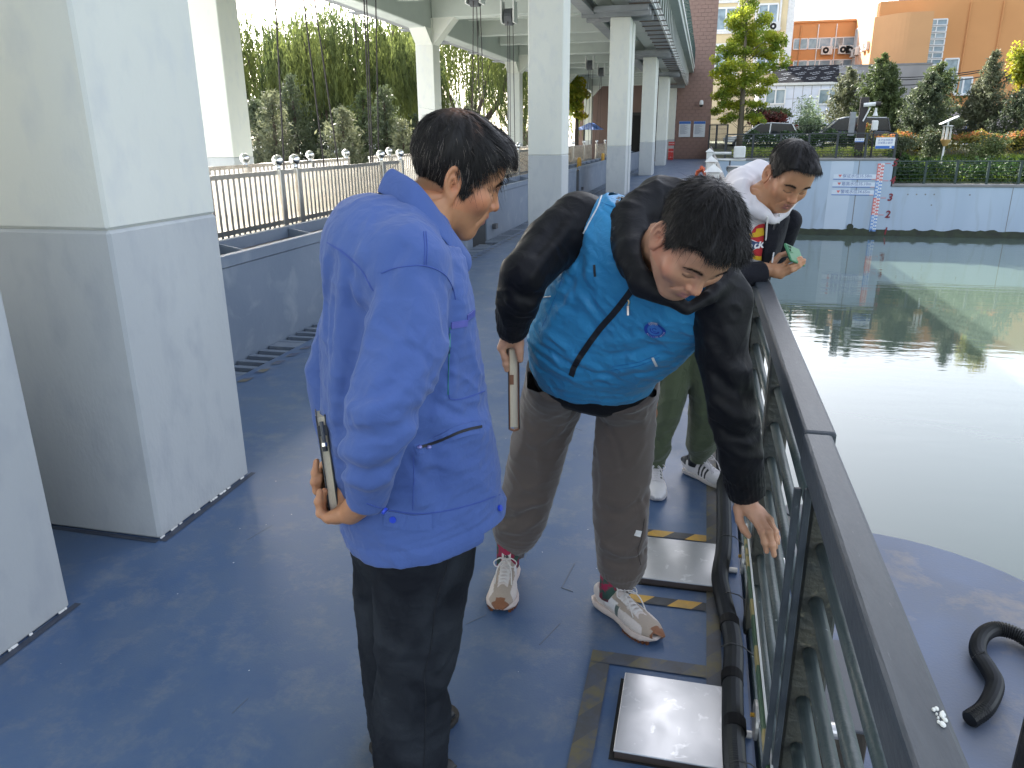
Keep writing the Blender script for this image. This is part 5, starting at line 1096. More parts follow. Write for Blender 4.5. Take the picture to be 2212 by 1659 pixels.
# ================================================================ people: shared anatomy
def head_ops(smile=0.0, fat=0.0, ear=1.0):
    o = []; u = lambda p, k: o.append(('u', p, k)); s = lambda p, k: o.append(('s', p, k)); f = fat
    u(ell((0,-.012,.045), (.0745,.095,.083)), 0); u(ell((0,.022,-.010), (.064+f,.072,.082)), .03)
    u(ell((0,.040,-.050), (.050+f,.050,.058)), .03); u(ell((0,.074,-.098), (.020,.017,.014)), .03)
    for x in (-1, 1):
        u(cap((x*(.054+f),.002,-.050), (x*.022,.062,-.098), .016, .014), .035); u(ell((x*(.046+f*.6),.062,-.016), (.022+f,.020,.022)), .03)
        u(cap((x*.046,.070,.030), (x*.012,.086,.025), .009, .009), .02)
    u(ell((0,.066,.065), (.050,.026,.040)), .035)
    for x in (-1, 1): s(ell((x*.032,.102,.008), (.016,.014,.0105)), .012)
    u(cap((0,.086,.020), (0,.108,-.020), .0075, .0105), .014); u(ell((0,.1085,-.024), (.0125,.0115,.0100)), .006)
    for x in (-1, 1):
        u(ell((x*.0145,.098,-.0275), (.0085,.010,.0080)), .006); s(ell((x*.0072,.1065,-.0365), (.0040,.0058,.0042)), .003)
        u(ell((x*.0315,.0765,.0085), (.0155,.0125,.0110)), .004); s(chain([(x*.018,.0875,.003),(x*.031,.0905,-.0015),(x*.046,.082,.003)], .0011), .0025)
        s(chain([(x*.017,.0885,.0165),(x*.031,.0905,.0175),(x*.047,.082,.0125)], .0008), .003)
    u(ell((0,.074,-.055), (.034,.024,.026)), .02)
    u(chain([(-.022,.087,-.0535+smile*.4),(-.008,.0985,-.0485),(0,.0985,-.0500),(.008,.0985,-.0485),(.022,.087,-.0535+smile*.4)], [.003,.006,.0055,.006,.003]), .006)
    u(chain([(-.018,.088,-.060+smile*.3),(0,.0965,-.0650),(.018,.088,-.060+smile*.3)], [.003,.0072,.003]), .006)
    s(chain([(-.026,.087,-.0565+smile),(0,.1025,-.0570),(.026,.087,-.0565+smile)], [.0012,.0014+smile*.25,.0012]), .0025)
    for x in (-1, 1):
        s(chain([(x*.022,.096,-.030),(x*.034,.086,-.050),(x*.034,.078,-.066)], .0008), .012 if smile else .009)
        ce, se = cos(.25*x), sin(.25*x); Re = np.array([[0,se,ce*1.0],[ .96,0,.28],[-.28*0,1,0]]).T if False else None
        e = ear; c = V3(x*.0805, -.015, -.004); ax = nrm(V3(-x*.36,.93,0)); nz = nrm(V3(x*.91,.36,.10)); up_ = nrm(np.cross(nz, ax))
        if up_[2] < 0: up_ = -up_
        ax = nrm(np.cross(up_, nz)); ax = ax if ax[1] > 0 else -ax; up_ = nrm(up_-.25*ax); ax = nrm(ax-up_*(ax@up_)); R = np.stack([ax, up_, nz], 1)
        u(ell(c+nz*.001, (.0165*e,.0300*e,.0042), R), .005); u(torus(c+nz*.0045+up_*.003*e, R, .0150*e, .0032*e, (1.0,1.75)), .0025); s(ell(c+nz*.008+up_*.002*e, (.0100*e,.0175*e,.0060), R), .0025)
        u(torus(c+nz*.0042-up_*.002*e-ax*.001, R, .0078*e, .0021*e, (.9,1.9)), .0025); s(ell(c+nz*.0065-up_*.005*e+ax*.003*e, (.0050*e,.0070*e,.0070), R), .002); u(ell(c+nz*.0035-up_*.0265*e+ax*.001, (.0082*e,.0085*e,.0050), R), .004); u(ell(c+ax*.012*e-up_*.004*e+nz*.003, (.0035,.006,.004), R), .003)
    return o
def zhair(y, pts): return np.interp(y, [p[0] for p in pts], [p[1] for p in pts])
HL = [(-.12,-.062),(-.095,-.064),(-.06,-.056),(-.035,-.030),(-.022,.006),(-.008,.016),(.004,.006),(.012,-.020),(.022,-.022),(.030,.010),(.040,.038),(.055,.052),(.068,.070),(.085,.078),(.12,.078)]
def hair_ops(hl, top=.017, side=.006, wh=(0,-.06,.115), amp=.0022, seed=1.0, fringe=0.0):
    wh = np.asarray(wh, float); e0 = ell((0,-.012,.045), (.0745,.095,.083))[0]; e1 = ell((0,.022,-.010), (.064,.072,.082))[0]; e2 = ell((0,.066,.065), (.050,.026,.040))[0]
    def f(P):
        sk = smin(smin(e0(P), e1(P), .03), e2(P), .035); z = P[:, 2]; t = side+(top-side)*np.clip((z-.01)/.075, 0, 1)**.8
        t = t+fringe*np.clip((P[:, 1]-.04)/.05, 0, 1)*np.clip((z-.05)/.03, 0, 1)
        q = P-wh; a = np.arctan2(q[:, 0], q[:, 1]+.0); r = np.sqrt((q**2).sum(1)); nn = vnoise(np.stack([np.cos(a)*11, np.sin(a)*11, r*14+seed], 1))+.6*vnoise(np.stack([np.cos(a)*27+5, np.sin(a)*27, r*18+seed], 1))
        zz = zhair(P[:, 1], hl); edge = zz-z+.004*vnoise(P*180+seed)
        return smax(sk-t+amp*nn, edge, .008)
    return [('u', (f, V3(0,0,.03), .16), 0.0)]
def skull(P):
    e0 = ell((0,-.012,.045), (.0745,.095,.083))[0]; e1 = ell((0,.022,-.010), (.064,.072,.082))[0]; e2 = ell((0,.066,.065), (.050,.026,.040))[0]; return smin(smin(e0(P), e1(P), .03), e2(P), .035)
def strands(name, V, Q, C, R, s, wh, n, L, m, parent, seed, top=.017, side=.006, fwd=.3, down=.5, lift=.004, wd=.0011, greyf=0.0, noise=.2, fringe=0.0, grav=.25, tipout=.35):
    rg = np.random.default_rng(seed); fc = Q[:, :3]; p0, p1, p2 = V[fc[:, 0]], V[fc[:, 1]], V[fc[:, 2]]; nn = np.cross(p1-p0, p2-p0); A = np.linalg.norm(nn, axis=1)
    i = rg.choice(len(Q), n, p=A/A.sum()); P = V[Q[i]].mean(1); l = ((P-C)@R)/s; h = .0012
    def shell(q): z = q[:, 2]; t = side+(top-side)*np.clip((z-.01)/.075, 0, 1)**.8; t = t+fringe*np.clip((q[:, 1]-.04)/.05, 0, 1)*np.clip((z-.05)/.03, 0, 1); return skull(q)-t
    def gr(q): g = np.stack([shell(q+h*e)-shell(q-h*e) for e in np.eye(3)], 1); return g/(np.linalg.norm(g, axis=1)[:, None]+1e-9)
    zf = np.clip((l[:, 2]-.03)/.08, 0, 1)[:, None]; clump = vnoise(l*np.array([55,55,55.])+seed)[:, None]
    nz = noise*rg.standard_normal((n, 3))+.35*noise/.2*np.concatenate([vnoise(l*38+3)[:, None], vnoise(l*38+9)[:, None], 0*clump], 1)
    Ls = L(l)*(.65+.6*rg.random(n)); keep = Ls > .0055; l, zf, nz, Ls = l[keep], zf[keep], nz[keep], Ls[keep]; n = len(l); K = 7; pts = []; q = l.copy(); lf = lift*(.15+1.1*rg.random(n))*(.6+.5*np.clip(vnoise(l*70), -1, 1))
    q = q-gr(q)*(shell(q)+.003)[:, None]
    for k in range(K):
        pts.append(q.copy())
        if k == K-1: break
        t = (k+1)/(K-1); d = q-np.asarray(wh); d /= np.linalg.norm(d, axis=1)[:, None]; z2 = np.clip((q[:, 2]-.03)/.08, 0, 1)[:, None]
        d = d+np.array([0,fwd,0])*zf+np.array([0,0,-down])*(1-z2)+nz; g = gr(q); d -= (d*g).sum(1)[:, None]*g; d /= np.linalg.norm(d, axis=1)[:, None]+1e-9
        q = q+d*(Ls/(K-1))[:, None]; g = gr(q); tgt = -.003+(.003+lf)*t**.8*(1+tipout*t); q = q-g*(shell(q)-tgt)[:, None]*.85+np.array([0,0,-1])*(Ls*grav*.1*t)[:, None]*(1-zf*.5)
    pts = np.stack(pts, 1); T = pts[:, -1]-pts[:, 0]; S = np.cross(T, gr(pts[:, 3])+.5*rg.standard_normal((n, 3))); S /= np.linalg.norm(S, axis=1)[:, None]+1e-9
    w_ = wd*np.array([.9,1,1,.9,.75,.5,.1]); a = pts-S[:, None]*w_[None, :, None]*.5; b = pts+S[:, None]*w_[None, :, None]*.5
    v = np.stack([a, b], 2).reshape(-1, 3); v = C+s*(v@R.T); base = (np.arange(n)*K*2)[:, None, None]; k = np.arange(K-1)[None, :, None]*2; qd = (base+k+np.array([0,1,3,2])[None, None]).reshape(-1, 4)
    tone = np.array([.010,.0085,.008])[None]*(.6+.9*rg.random(n))[:, None]; g = rg.random(n) < greyf*np.clip(1-zf[:, 0]+.15, 0, 1); tone[g] = np.array([.20,.17,.15]); col = np.repeat(tone, K*2, 0)
    return obj_from(name, v, qd, m, parent, col)
def skin_col(tone, C, R, s, hl=None, fade=.5, stub=.25, lip=(.40,.15,.125), brow=1.0):
    tone = np.asarray(tone, float)
    def f(V):
        P = ((V-C)@R)/s; n = len(V); col = np.repeat(tone[None], n, 0)*(1+.05*vnoise(V*90)+.05*vnoise(V*23))[:, None]; ax = np.abs(P[:, 0]); y, z = P[:, 1], P[:, 2]
        near = np.linalg.norm(P, axis=1) < .17
        red = np.exp(-(((ax-.077)/.012)**2))*(np.abs(z) < .05)*.55+.45*np.exp(-((ax/.02)**2+((z+.022)/.018)**2))*(y > .09)+.30*np.exp(-(((ax-.042)/.022)**2+((z+.024)/.022)**2))*(y > .03); red = (red*near)[:, None]
        col = col*(1-red)+col*np.array([1.16,.82,.78])*red
        lz = np.where(z > -.0572, (z+.0503)/.0062, (z+.0648)/.0072); lm = np.exp(-(lz**2+(ax/.0205)**4)**2*.8)*(y > .084)*near; col = col*(1-lm[:, None])+np.array(lip)*lm[:, None]
        bx = (ax-.034)/.020; bz = (z-(.0315+.004*(1-bx**2)-.0035*(ax > .045)))/(.0046*(1-.35*np.clip(bx, -1, 1))); bm = np.exp(-(bx**4+bz**2))*(y > .05)*near*brow*(.75+.4*vnoise(V*np.array([500,500,500.]))); bm = np.clip(bm*1.25, 0, .95)[:, None]; col = col*(1-bm)+np.array([.016,.013,.012])*bm
        la = (z-(-.0012+.0046*((ax-.032)/.014)**2*1.0))/.0017; lm = np.exp(-(la**2))*(np.abs(ax-.032) < .0155)*(y > .06)*near*.85; col = col*(1-lm[:, None])+np.array([.02,.014,.012])*lm[:, None]
        sm = (np.exp(-(((z+.040)/.007)**2+(ax/.026)**4))+np.exp(-(((z+.088)/.020)**2+(ax/.034)**4)))*(y > .055)*near*stub; col = col*(1-sm[:, None]*.45)+np.array([.09,.075,.07])*sm[:, None]*.45
        if hl is not None:
            zz = zhair(y, hl); t = np.clip((z-zz+.014)/.016, 0, 1)*(ax < .0755+.02*(z > .04))*near*(y > -.2); t = (t*fade)[:, None]; col = col*(1-t)+np.array([.02,.016,.014])*t
        return np.clip(col, .004, .9)
    return f
def hand_ops(W, K, Fg, Th, r=.0085, palm=.012):
    """W wrist, K four knuckles, Fg four joint lists beyond the knuckles, Th thumb joints from its root"""
    o = []; W = np.asarray(W, float); K = [np.asarray(k, float) for k in K]
    for i, k in enumerate(K): o.append(('u', cap(W+(k-W)*.05+(np.mean(K, 0)-k)*-.10, k, palm*1.15, palm*.86), .012))
    for i in range(3): o.append(('u', cap((W*.35+K[i]*.65), (W*.35+K[i+1]*.65), palm*1.02), .010))
    sc = (1.0,1.06,1.0,.86)
    for i, jl in enumerate(Fg):
        pts = [K[i]]+[np.asarray(p, float) for p in jl]; n = len(pts); rr = [r*sc[i]*(1.06-.26*j/(n-1)) for j in range(n)]; o.append(('u', chain(pts, rr), .0045))
        for p in pts[1:-1]: o.append(('u', ell(p, (r*sc[i]*1.03,)*3), .005))
    T = [np.asarray(p, float) for p in Th]; o.append(('u', chain(T, [r*1.55]+[r*1.25]*(len(T)-2)+[r*.95]), .010)); return o
m_skin = mat('skin', (.4,.2,.1), .50, attr='tint', sss=.12, spec=.45, bump=.06, bs=220)
m_hair = mat('hair', (.01,.01,.01), .55, attr='tint', spec=.28)
m_hcap = mat('hair_base', (.012,.010,.0095), .55, bump=.3, bs=160, spec=.35)
def Wd(x, y, d): return atd(x, y, d)
def nails(ops, tips, parent, s=1.0):
    """thin nail plates at finger ends: (tip, back direction, along direction)"""
    for t, bk, al in tips:
        bk = nrm(bk); al = nrm(al-bk*(np.asarray(al)@bk)); sd = np.cross(bk, al); mb = MB(); n = 8; vs = []
        for i in range(3):
            for j in range(3): a = (i-1)*.0046*s; b = (j-1)*.0055*s; vs.append(np.asarray(t)+al*b+sd*a+bk*(.0013-.9*(a*a)/.012))
        mb.add(vs, [(0,1,4,3),(1,2,5,4),(3,4,7,6),(4,5,8,7)]).build('nail', m_nail, parent, smooth=True)
m_nail = mat('nail', (.55,.33,.27), .25, spec=.6)
def cloth(name, col, var=None, rough=.8, weave=900, wb=.12, sheen=.25, vs=8, vamt=.5, attr=None, spec=.2, rib=None, wrinkle=0.0, ws=18):
    m = mat(name, col, rough, var=var, vs=vs, vamt=vamt, sheen=sheen, spec=spec, attr=attr); t = m.node_tree; N = t.nodes.new; L = t.links.new; b = t.nodes['Principled BSDF']; tc = N('ShaderNodeTexCoord')
    n = N('ShaderNodeTexNoise'); n.inputs['Scale'].default_value = weave; n.inputs['Detail'].default_value = 1; L(tc.outputs['Object'], n.inputs['Vector']); h = n.outputs[0]
    bp = N('ShaderNodeBump'); bp.inputs['Strength'].default_value = wb; bp.inputs['Distance'].default_value = .004; L(h, bp.inputs['Height']); last = bp
    if rib:
        mp = N('ShaderNodeMapping'); mp.inputs['Rotation'].default_value = rib[1]; L(tc.outputs['Object'], mp.inputs[0]); wv = N('ShaderNodeTexWave'); wv.inputs['Scale'].default_value = rib[0]; wv.inputs['Distortion'].default_value = .6; wv.inputs['Detail'].default_value = 1; L(mp.outputs[0], wv.inputs[0])
        b2 = N('ShaderNodeBump'); b2.inputs['Strength'].default_value = rib[2]; b2.inputs['Distance'].default_value = .004; L(wv.outputs[1], b2.inputs['Height']); L(last.outputs[0], b2.inputs['Normal']); last = b2
    if wrinkle:
        n2 = N('ShaderNodeTexNoise'); n2.inputs['Scale'].default_value = ws; n2.inputs['Detail'].default_value = 3; n2.inputs['Distortion'].default_value = 1.4; L(tc.outputs['Object'], n2.inputs['Vector'])
        b3 = N('ShaderNodeBump'); b3.inputs['Strength'].default_value = wrinkle; b3.inputs['Distance'].default_value = .02; L(n2.outputs[0], b3.inputs['Height']); L(last.outputs[0], b3.inputs['Normal']); last = b3
    L(last.outputs[0], b.inputs['Normal']); return m

# ================================================================ person in the blue work jacket
A_C = V3(-.539,1.6812,1.5131); A_R = np.array([[0.3961,0.8074,0.4373],[-0.9074,0.4171,0.0517],[-0.1406,-0.4173,0.8978]]); A_S = 1.0
fA = V3(cos(radians(38)), sin(radians(38)), 0); lA = V3(-fA[1], fA[0], 0); A0 = 1.63
def onA(px, py, off=0.0):
    r = ray(px, py); t = (A0+off-CAM@lA)/(r@lA); return CAM+r*t
def ringA(b_, f_, hw, off=0.0, tilt=0.0):
    Pb, Pf = onA(*b_, off), onA(*f_, off); c = (Pb+Pf)/2; u = nrm(Pf-Pb); h = np.linalg.norm(Pf-Pb)/2; a = sqrt(max(h*h-(.30*hw)**2, (.5*h)**2)); return (c, u, lA, a, hw)
torA = [ringA((735,508),(996,545),.165), ringA((702,600),(1006,612),.195), ringA((690,720),(1020,710),.19), ringA((690,820),(1032,815),.185), ringA((696,920),(1046,915),.185), ringA((716,1010),(1054,1010),.19), ringA((746,1075),(1060,1080),.20), ringA((762,1106),(1062,1126),.20)]
shA, elA, wrA = onA(880,575,-.165), onA(826,890,-.262), onA(794,1072,-.212); mdA = onA(878,740,-.220); fmA = onA(800,985,-.242)
sleeveA = chain([shA, mdA, elA, fmA, wrA], [.080,.080,.072,.058,.044])
shL, elL, wrL = onA(812,560,.165), onA(716,800,.20), onA(738,1000,.10); nk0 = onA(900,480)
sleeveL = chain([shL, shL*.5+elL*.5, elL, elL*.5+wrL*.5, wrL], [.078,.068,.062,.056,.046])
baseA = [('u', loft(torA, ex=2.25), 0), ('u', cap(nk0, shA+V3(0,0,.015), .062, .068), .05), ('u', cap(nk0, shL+V3(0,0,.015), .062, .068), .05), ('u', ell(onA(800,545), (.10,.17,.12), np.stack([fA,lA,V3(0,0,1)],1)), .05), ('u', sleeveA, .028), ('u', sleeveL, .028)]
jkA = list(baseA); cA = onA(880,780); RA = .55
def cr(L_, ops, out, **k):
    for P, wd, h in L_:
        c = crease_px(ops, P, wd, h, **k)
        if c: out.append(c)
jkA.append(fold_op(cA+V3(0,0,.1), .62, nrm(V3(.15,.1,1)), 13, .0034, 1)); jkA.append(fold_op(cA, .62, nrm(fA*.8+V3(0,0,-.55)), 20, .0040, 2, stretch=.4, sharp=2.6)); jkA.append(fold_op(cA, .62, nrm(fA*.6+V3(0,0,.8)), 38, .0014, 7, stretch=.4, sharp=2.2))
cr([([(905,540),(838,640),(800,720),(772,800)], .018, .006), ([(985,640),(975,740),(945,830),(905,900)], .018, -.014), ([(800,640),(778,700),(765,770),(748,850)], .018, -.012), ([(735,930),(790,948),(850,935),(900,895)], .014, -.010), ([(728,965),(780,985),(850,975),(888,940)], .014, .009), ([(735,1000),(790,1022),(840,1008),(865,975)], .013, -.010), ([(742,1030),(790,1050),(835,1035)], .012, .008),
    ([(770,900),(810,880),(860,850),(905,800)], .016, .008), ([(760,850),(800,850),(860,820)], .015, -.007), ([(925,960),(940,1010),(950,1060)], .02, -.008), ([(905,985),(900,1040),(905,1080)], .018, .009), ([(985,1000),(1010,1030),(1040,1040)], .02, .006), ([(880,585),(900,640),(905,720)], .02, .006), ([(930,590),(955,650),(962,720)], .018, -.006),
    ([(715,560),(705,660),(704,780)], .016, -.008), ([(745,600),(735,700),(728,820),(722,900)], .02, .010), ([(762,590),(758,640),(770,680)], .014, -.007), ([(785,545),(770,620)], .016, .008), ([(970,870),(1020,880),(1055,870)], .02, -.007), ([(950,900),(1000,930),(1050,935)], .022, .008), ([(870,540),(848,580),(842,640)], .014, -.007), ([(940,480),(975,540),(990,600)], .02, -.005)], baseA, jkA, d1=2.4)
D5_ = lambda L_: [(603.5+x/3, 493.7+y/3) for x, y in L_]
cr([(D5_(P), w_, h) for P, w_, h in (([(560,600),(700,700),(820,725)], .009, .0045), ([(690,610),(780,700),(870,790)], .008, -.0045), ([(905,370),(885,480),(880,570)], .008, .004), ([(1060,330),(1090,390),(1105,450)], .008, -.004), ([(540,1185),(700,1135),(840,1125)], .009, .006), ([(450,1330),(640,1300),(760,1300)], .009, -.006), ([(500,1400),(620,1392),(720,1395)], .009, .006), ([(430,1240),(560,1185),(640,1100)], .009, -.005), ([(560,1060),(660,1000),(800,960)], .008, .004),
    ([(920,1010),(1040,1100),(1190,1180)], .010, .006), ([(960,1070),(1100,1185),(1230,1225)], .009, -.006), ([(1000,960),(1150,1105),(1300,1120)], .009, .005), ([(930,1510),(1100,1545),(1280,1535)], .010, .006), ([(850,1490),(900,1585),(960,1640)], .010, -.006), ([(300,200),(290,500),(300,800)], .010, .006), ([(350,450),(342,620),(350,780)], .009, -.006), ([(400,150),(425,300),(430,450)], .009, .005), ([(470,330),(497,400),(515,470)], .008, .007), ([(620,420),(560,560),(535,640)], .009, .005), ([(840,640),(920,760),(950,860)], .009, -.004), ([(1130,800),(1140,950),(1130,1050)], .008, .003), ([(1230,700),(1260,850),(1300,980)], .010, .004))], baseA, jkA, d1=2.4)
# hollow cuffs and hem
hp = nrm(torA[-1][0]-torA[-2][0]); hc = torA[-1][0]
jkA.append(('s', cap(wrA, wrA-nrm(fmA-wrA)*.10, .034), .004)); jkA.append(('s', cutp(wrA-nrm(fmA-wrA)*.018, -nrm(fmA-wrA), wrA-nrm(fmA-wrA)*.055, .062), .003))
jkA.append(('s', ((lambda P: -((P-hc)@hp)), hc, .45), .003))
hb0 = torA[-1][0]*.32+torA[-2][0]*.68
jkA.append(('d', ((lambda P: -.0045*(1/(1+np.exp(-np.clip(((P-hb0)@hp)/.0025, -30, 30))))*(((P-hc)@fA) > -.25)*(np.linalg.norm(P-wrA, axis=1) > .11)), hc, .3), .005))
jkA.append(('s', cap(onA(935,425), onA(965,350), .072), .006))
# body (one continuous mesh)
hipR, kneR, ankR = onA(885,1150,-.10), onA(893,1400,-.11), onA(848,2020,-.09)
hipL, kneL, ankL = onA(870,1150,.075), onA(860,1380,.07), V3(-.725,1.585,.09)
nkA = onA(905,475); HA = A_C
bodyA = ops_xf(head_ops(.0022, .003, 1.16), A_C, A_R, A_S)
bodyA += [('u', cap(A_C+A_R@V3(0,-.025,-.055), nkA, .054, .060), .03), ('u', loft([(c, u, v, a*.62, b*.62) for c, u, v, a, b in torA[1:]], ex=2.1), .03), ('u', cap(nkA, onA(860,620), .055, .10), .04)]
wR = Wd(758,1106,1.66)
bodyA += [('u', chain([shA, mdA, elA, fmA, wrA, wR], [.052,.046,.042,.036,.032,.027]), .03), ('u', chain([shL, elL, wrL], [.052,.042,.030]), .03), ('u', chain([torA[-1][0], hipR, kneR, ankR], [.06,.055,.045,.034]), .04), ('u', chain([torA[-1][0], hipL, kneL, ankL], [.06,.055,.045,.034]), .04)]
c3 = lambda x, y, d: Wd(647.3+x*.1819, 877.8+y*.1819, d)
hR = hand_ops(wR, [c3(330,1325,1.655),c3(345,1335,1.68),c3(355,1330,1.705),c3(370,1320,1.725)],
    [[c3(245,1270,1.655),c3(222,1130,1.650),c3(242,1010,1.648)],[c3(275,1265,1.685),c3(262,1120,1.68),c3(296,1005,1.676)],[c3(285,1250,1.71),c3(275,1130,1.705),c3(300,1040,1.70)],[c3(300,1230,1.73),c3(290,1150,1.73),c3(310,1090,1.73)]],
    [c3(560,1270,1.66),c3(520,1190,1.69),c3(500,1050,1.70),c3(490,960,1.70)], .0088, .0135)
bodyA += hR
hL = hand_ops(c3(330,760,1.80), [c3(262,985,1.735),c3(268,930,1.75),c3(285,880,1.765),c3(300,840,1.78)],
    [[c3(205,1000,1.70),c3(176,900,1.69),c3(183,790,1.690),c3(200,655,1.692)],[c3(225,975,1.715),c3(210,930,1.70),c3(218,880,1.695),c3(238,825,1.693)],[c3(240,900,1.74),c3(230,840,1.73),c3(245,760,1.73)],[c3(250,860,1.76),c3(245,800,1.75),c3(260,740,1.75)]],
    [c3(320,800,1.79),c3(330,700,1.76),c3(350,600,1.75)], .0086, .0125)
bodyA += [('u', cap(wrL, c3(330,760,1.80), .030, .026), .02)]+hL
skA = skin_col((.47,.225,.115), A_C, A_R, A_S, HL, fade=.35, stub=.06)
pA_, VA, QA = sculpt('person', bodyA, .0027, bbox(bodyA), m_skin, None, skA, 1, [(A_C, .19), (c3(340,1200,1.69), .12), (c3(250,850,1.72), .09)])
tag(pA_, 'person in a blue work jacket and dark jeans holding a notebook behind the back', 'person', 'people on the deck')
m_teeth = mat('teeth', (.75,.72,.66), .25); tb = MB(); cs = [A_C+A_R@V3(x,.0935-abs(x)*5*abs(x)-.001,-.0568) for x in np.linspace(-.014,.014,7)]; tb.tube(cs, .0026, 6).build('teeth', m_teeth, pA_, smooth=True)
def Lcap(l, hl, L, ov=.012): return np.minimum(L, np.maximum(l[:, 2]-zhair(l[:, 1], hl), 0)*1.05+ov)
HLA = [(-.12,-.060),(-.095,-.062),(-.06,-.050),(-.035,-.028),(-.024,.006),(-.010,.018),(.002,.008),(.010,-.026),(.018,-.026),(.028,.012),(.038,.042),(.050,.062),(.070,.084),(.085,.092),(.12,.092)]
hA = ops_xf(hair_ops(HLA, .016, .007, (.01,-.055,.118), .0026, 1.0, .003), A_C, A_R, A_S)
def hcolA(V):
    P = (V-A_C)@A_R; w_ = np.exp(-(((P[:, 0]-.012)/.024)**2+((P[:, 1]+.045)/.03)**2))*(P[:, 2] > .09)+.6*np.exp(-(((P[:, 0]-.05)/.02)**2+((P[:, 1]+.005)/.012)**2))*(P[:, 2] > .05); w_ = np.clip(w_*(.75+.5*vnoise(P*160)), 0, .8)[:, None]
    return np.array([.011,.0095,.009])*(1-w_)+np.array([.16,.075,.042])*w_
hoA, HV, HQ = sculpt('hair', hA, .0030, bbox(hA), m_hair, pA_, hcolA, 1)
def LA(l): return Lcap(l, HLA, np.where(l[:, 2] > .05, .042, .026)*np.where((l[:, 1] > .055) & (l[:, 2] > .045), .85, 1.0)*np.where((l[:, 2] < -.03), .6, 1.0), np.where(l[:, 1] > .062, .024, .006))
strands('hair_strands', HV, HQ, A_C, A_R, A_S, (.01,-.055,.118), 12000, LA, m_hair, hoA, 3, top=.016, side=.007, fwd=.5, down=.7, lift=.0042, greyf=.10, wd=.0009, noise=.16, fringe=.003, grav=.5)
strands('stray_hair', HV, HQ, A_C, A_R, A_S, (.01,-.055,.118), 420, lambda l: np.where(l[:, 2] > .0, .040, .0), m_hair, hoA, 5, top=.016, side=.007, fwd=.2, down=.5, lift=.016, wd=.0006, noise=.5, grav=.1, tipout=1.2)
br = np.random.default_rng(4); n = 260; x = br.uniform(.014,.054,n)*br.choice([-1,1],n); 
def brows(C, R, s, par, n=240, sd=4, thick=1.0, dy=0):
    rg = np.random.default_rng(sd); x = rg.uniform(.015,.053,n); sg = rg.choice([-1,1],n); z = .031+.004*(1-((x-.034)/.02)**2)-.003*(x > .046)+rg.normal(0,.0018,n); pts = np.stack([x*sg, .0+0*x, z], 1)
    y0 = np.full(n, .12)
    for _ in range(40):
        q = C+s*(np.stack([pts[:, 0], y0, pts[:, 2]], 1)@R.T); d = ev(par[1], q); y0 = y0-np.clip(d, -.003, .01)*.8
    p = np.stack([pts[:, 0], y0-.0005, pts[:, 2]], 1); dr = np.stack([sg*.9, -.25+0*x, .45-18*(x-.015)], 1); dr += .25*rg.standard_normal((n, 3)); dr /= np.linalg.norm(dr, axis=1)[:, None]; L_ = .0075*(.6+.6*rg.random(n))*thick
    t = p+dr*L_[:, None]+np.array([0,.002,0]); S = np.cross(dr, np.array([0,1.,0])); S /= np.linalg.norm(S, axis=1)[:, None]; w_ = .0006*thick
    v = np.stack([p-S*w_, p+S*w_, t+S*w_*.3, t-S*w_*.3], 1).reshape(-1, 3); v = C+s*(v@R.T); q = np.arange(4*n).reshape(n, 4); obj_from('eyebrows', v, q, m_hair, par[0], np.tile([.011,.009,.009], (4*n, 1)))
brows(A_C, A_R, A_S, (pA_, bodyA), thick=1.25)
# jacket
m_jk = cloth('blue_work_cloth', (.074,.127,.345), (.062,.106,.295), .82, 700, .10, .15, vs=5, vamt=.6, wrinkle=.16, ws=26)
m_jks = mat('blue_seam', (.045,.085,.33), .8); m_jkl = mat('teal_piping', (.03,.22,.18), .7); m_zip = mat('violet_zip', (.10,.11,.40), .4)
jo, JV, JQ = sculpt('jacket', jkA, .0040, bbox(jkA), m_jk, pA_, None, 1)
cg = []
TP = [(846,366,0.0),(905,404,-.068),(968,488,-.080),(1017,556,-.050)]; BP = [(814,414,0.0),(893,456,-.100),(968,530,-.112),(1008,592,-.060)]
def colP(L_, n=6):
    R_ = np.array([onA(x, y, o) for x, y, o in L_]); R_ = _cr(R_, n); M_ = R_-2*((R_@lA)-A0)[:, None]*lA; return np.vstack([M_[::-1], R_[1:]])
T_, B_ = colP(TP), colP(BP); In = T_+(np.array([onA(930,455)])-T_)*.16+V3(0,0,-.018); rows = [In, T_*.7+In*.3+V3(0,0,.008), T_+V3(0,0,.004), T_*.72+B_*.28+ (T_-T_.mean(0))*.06+V3(0,0,.003), T_*.4+B_*.6+(T_-T_.mean(0))*.05, B_]
n = len(T_); vs = np.concatenate(rows); fs = [(r*n+i, r*n+i+1, (r+1)*n+i+1, (r+1)*n+i) for r in range(len(rows)-1) for i in range(n-1)]
co = MB().add(vs, fs).build('collar', m_jk, jo, smooth=True); md_ = co.modifiers.new('thick', 'SOLIDIFY'); md_.thickness = .005; md_.offset = 0; sb = co.modifiers.new('sub', 'SUBSURF'); sb.levels = sb.render_levels = 2
D5 = lambda L_: [(603.5+x/3, 493.7+y/3) for x, y in L_]; D7 = lambda L_: [(603.5+.372*x, 1042.3+.372*y) for x, y in L_]
def seam(P, r=.0012, m=m_jks, name='seam', **k): return tube_px(jkA, P, r, name, m, jo, off=.0006, d1=2.5, **k)
for P in ([(310,90),(410,150),(520,250),(600,395)],[(325,100),(420,165),(530,265),(610,405)]): seam(D5(P))
for P in ([(660,290),(760,255),(930,240),(1060,290),(1120,380),(1142,460)],[(935,20),(942,120),(938,235)],[(950,20),(957,120),(952,235)]): seam(D5(P))
for P in ([(1105,640),(1102,850),(1098,1060),(1115,1105),(1200,1100),(1362,1040)],): seam(D5(P), .0014)
seam(D5([(1104,640),(1100,850),(1093,1075)]), .0016, m_jkl, 'piping')
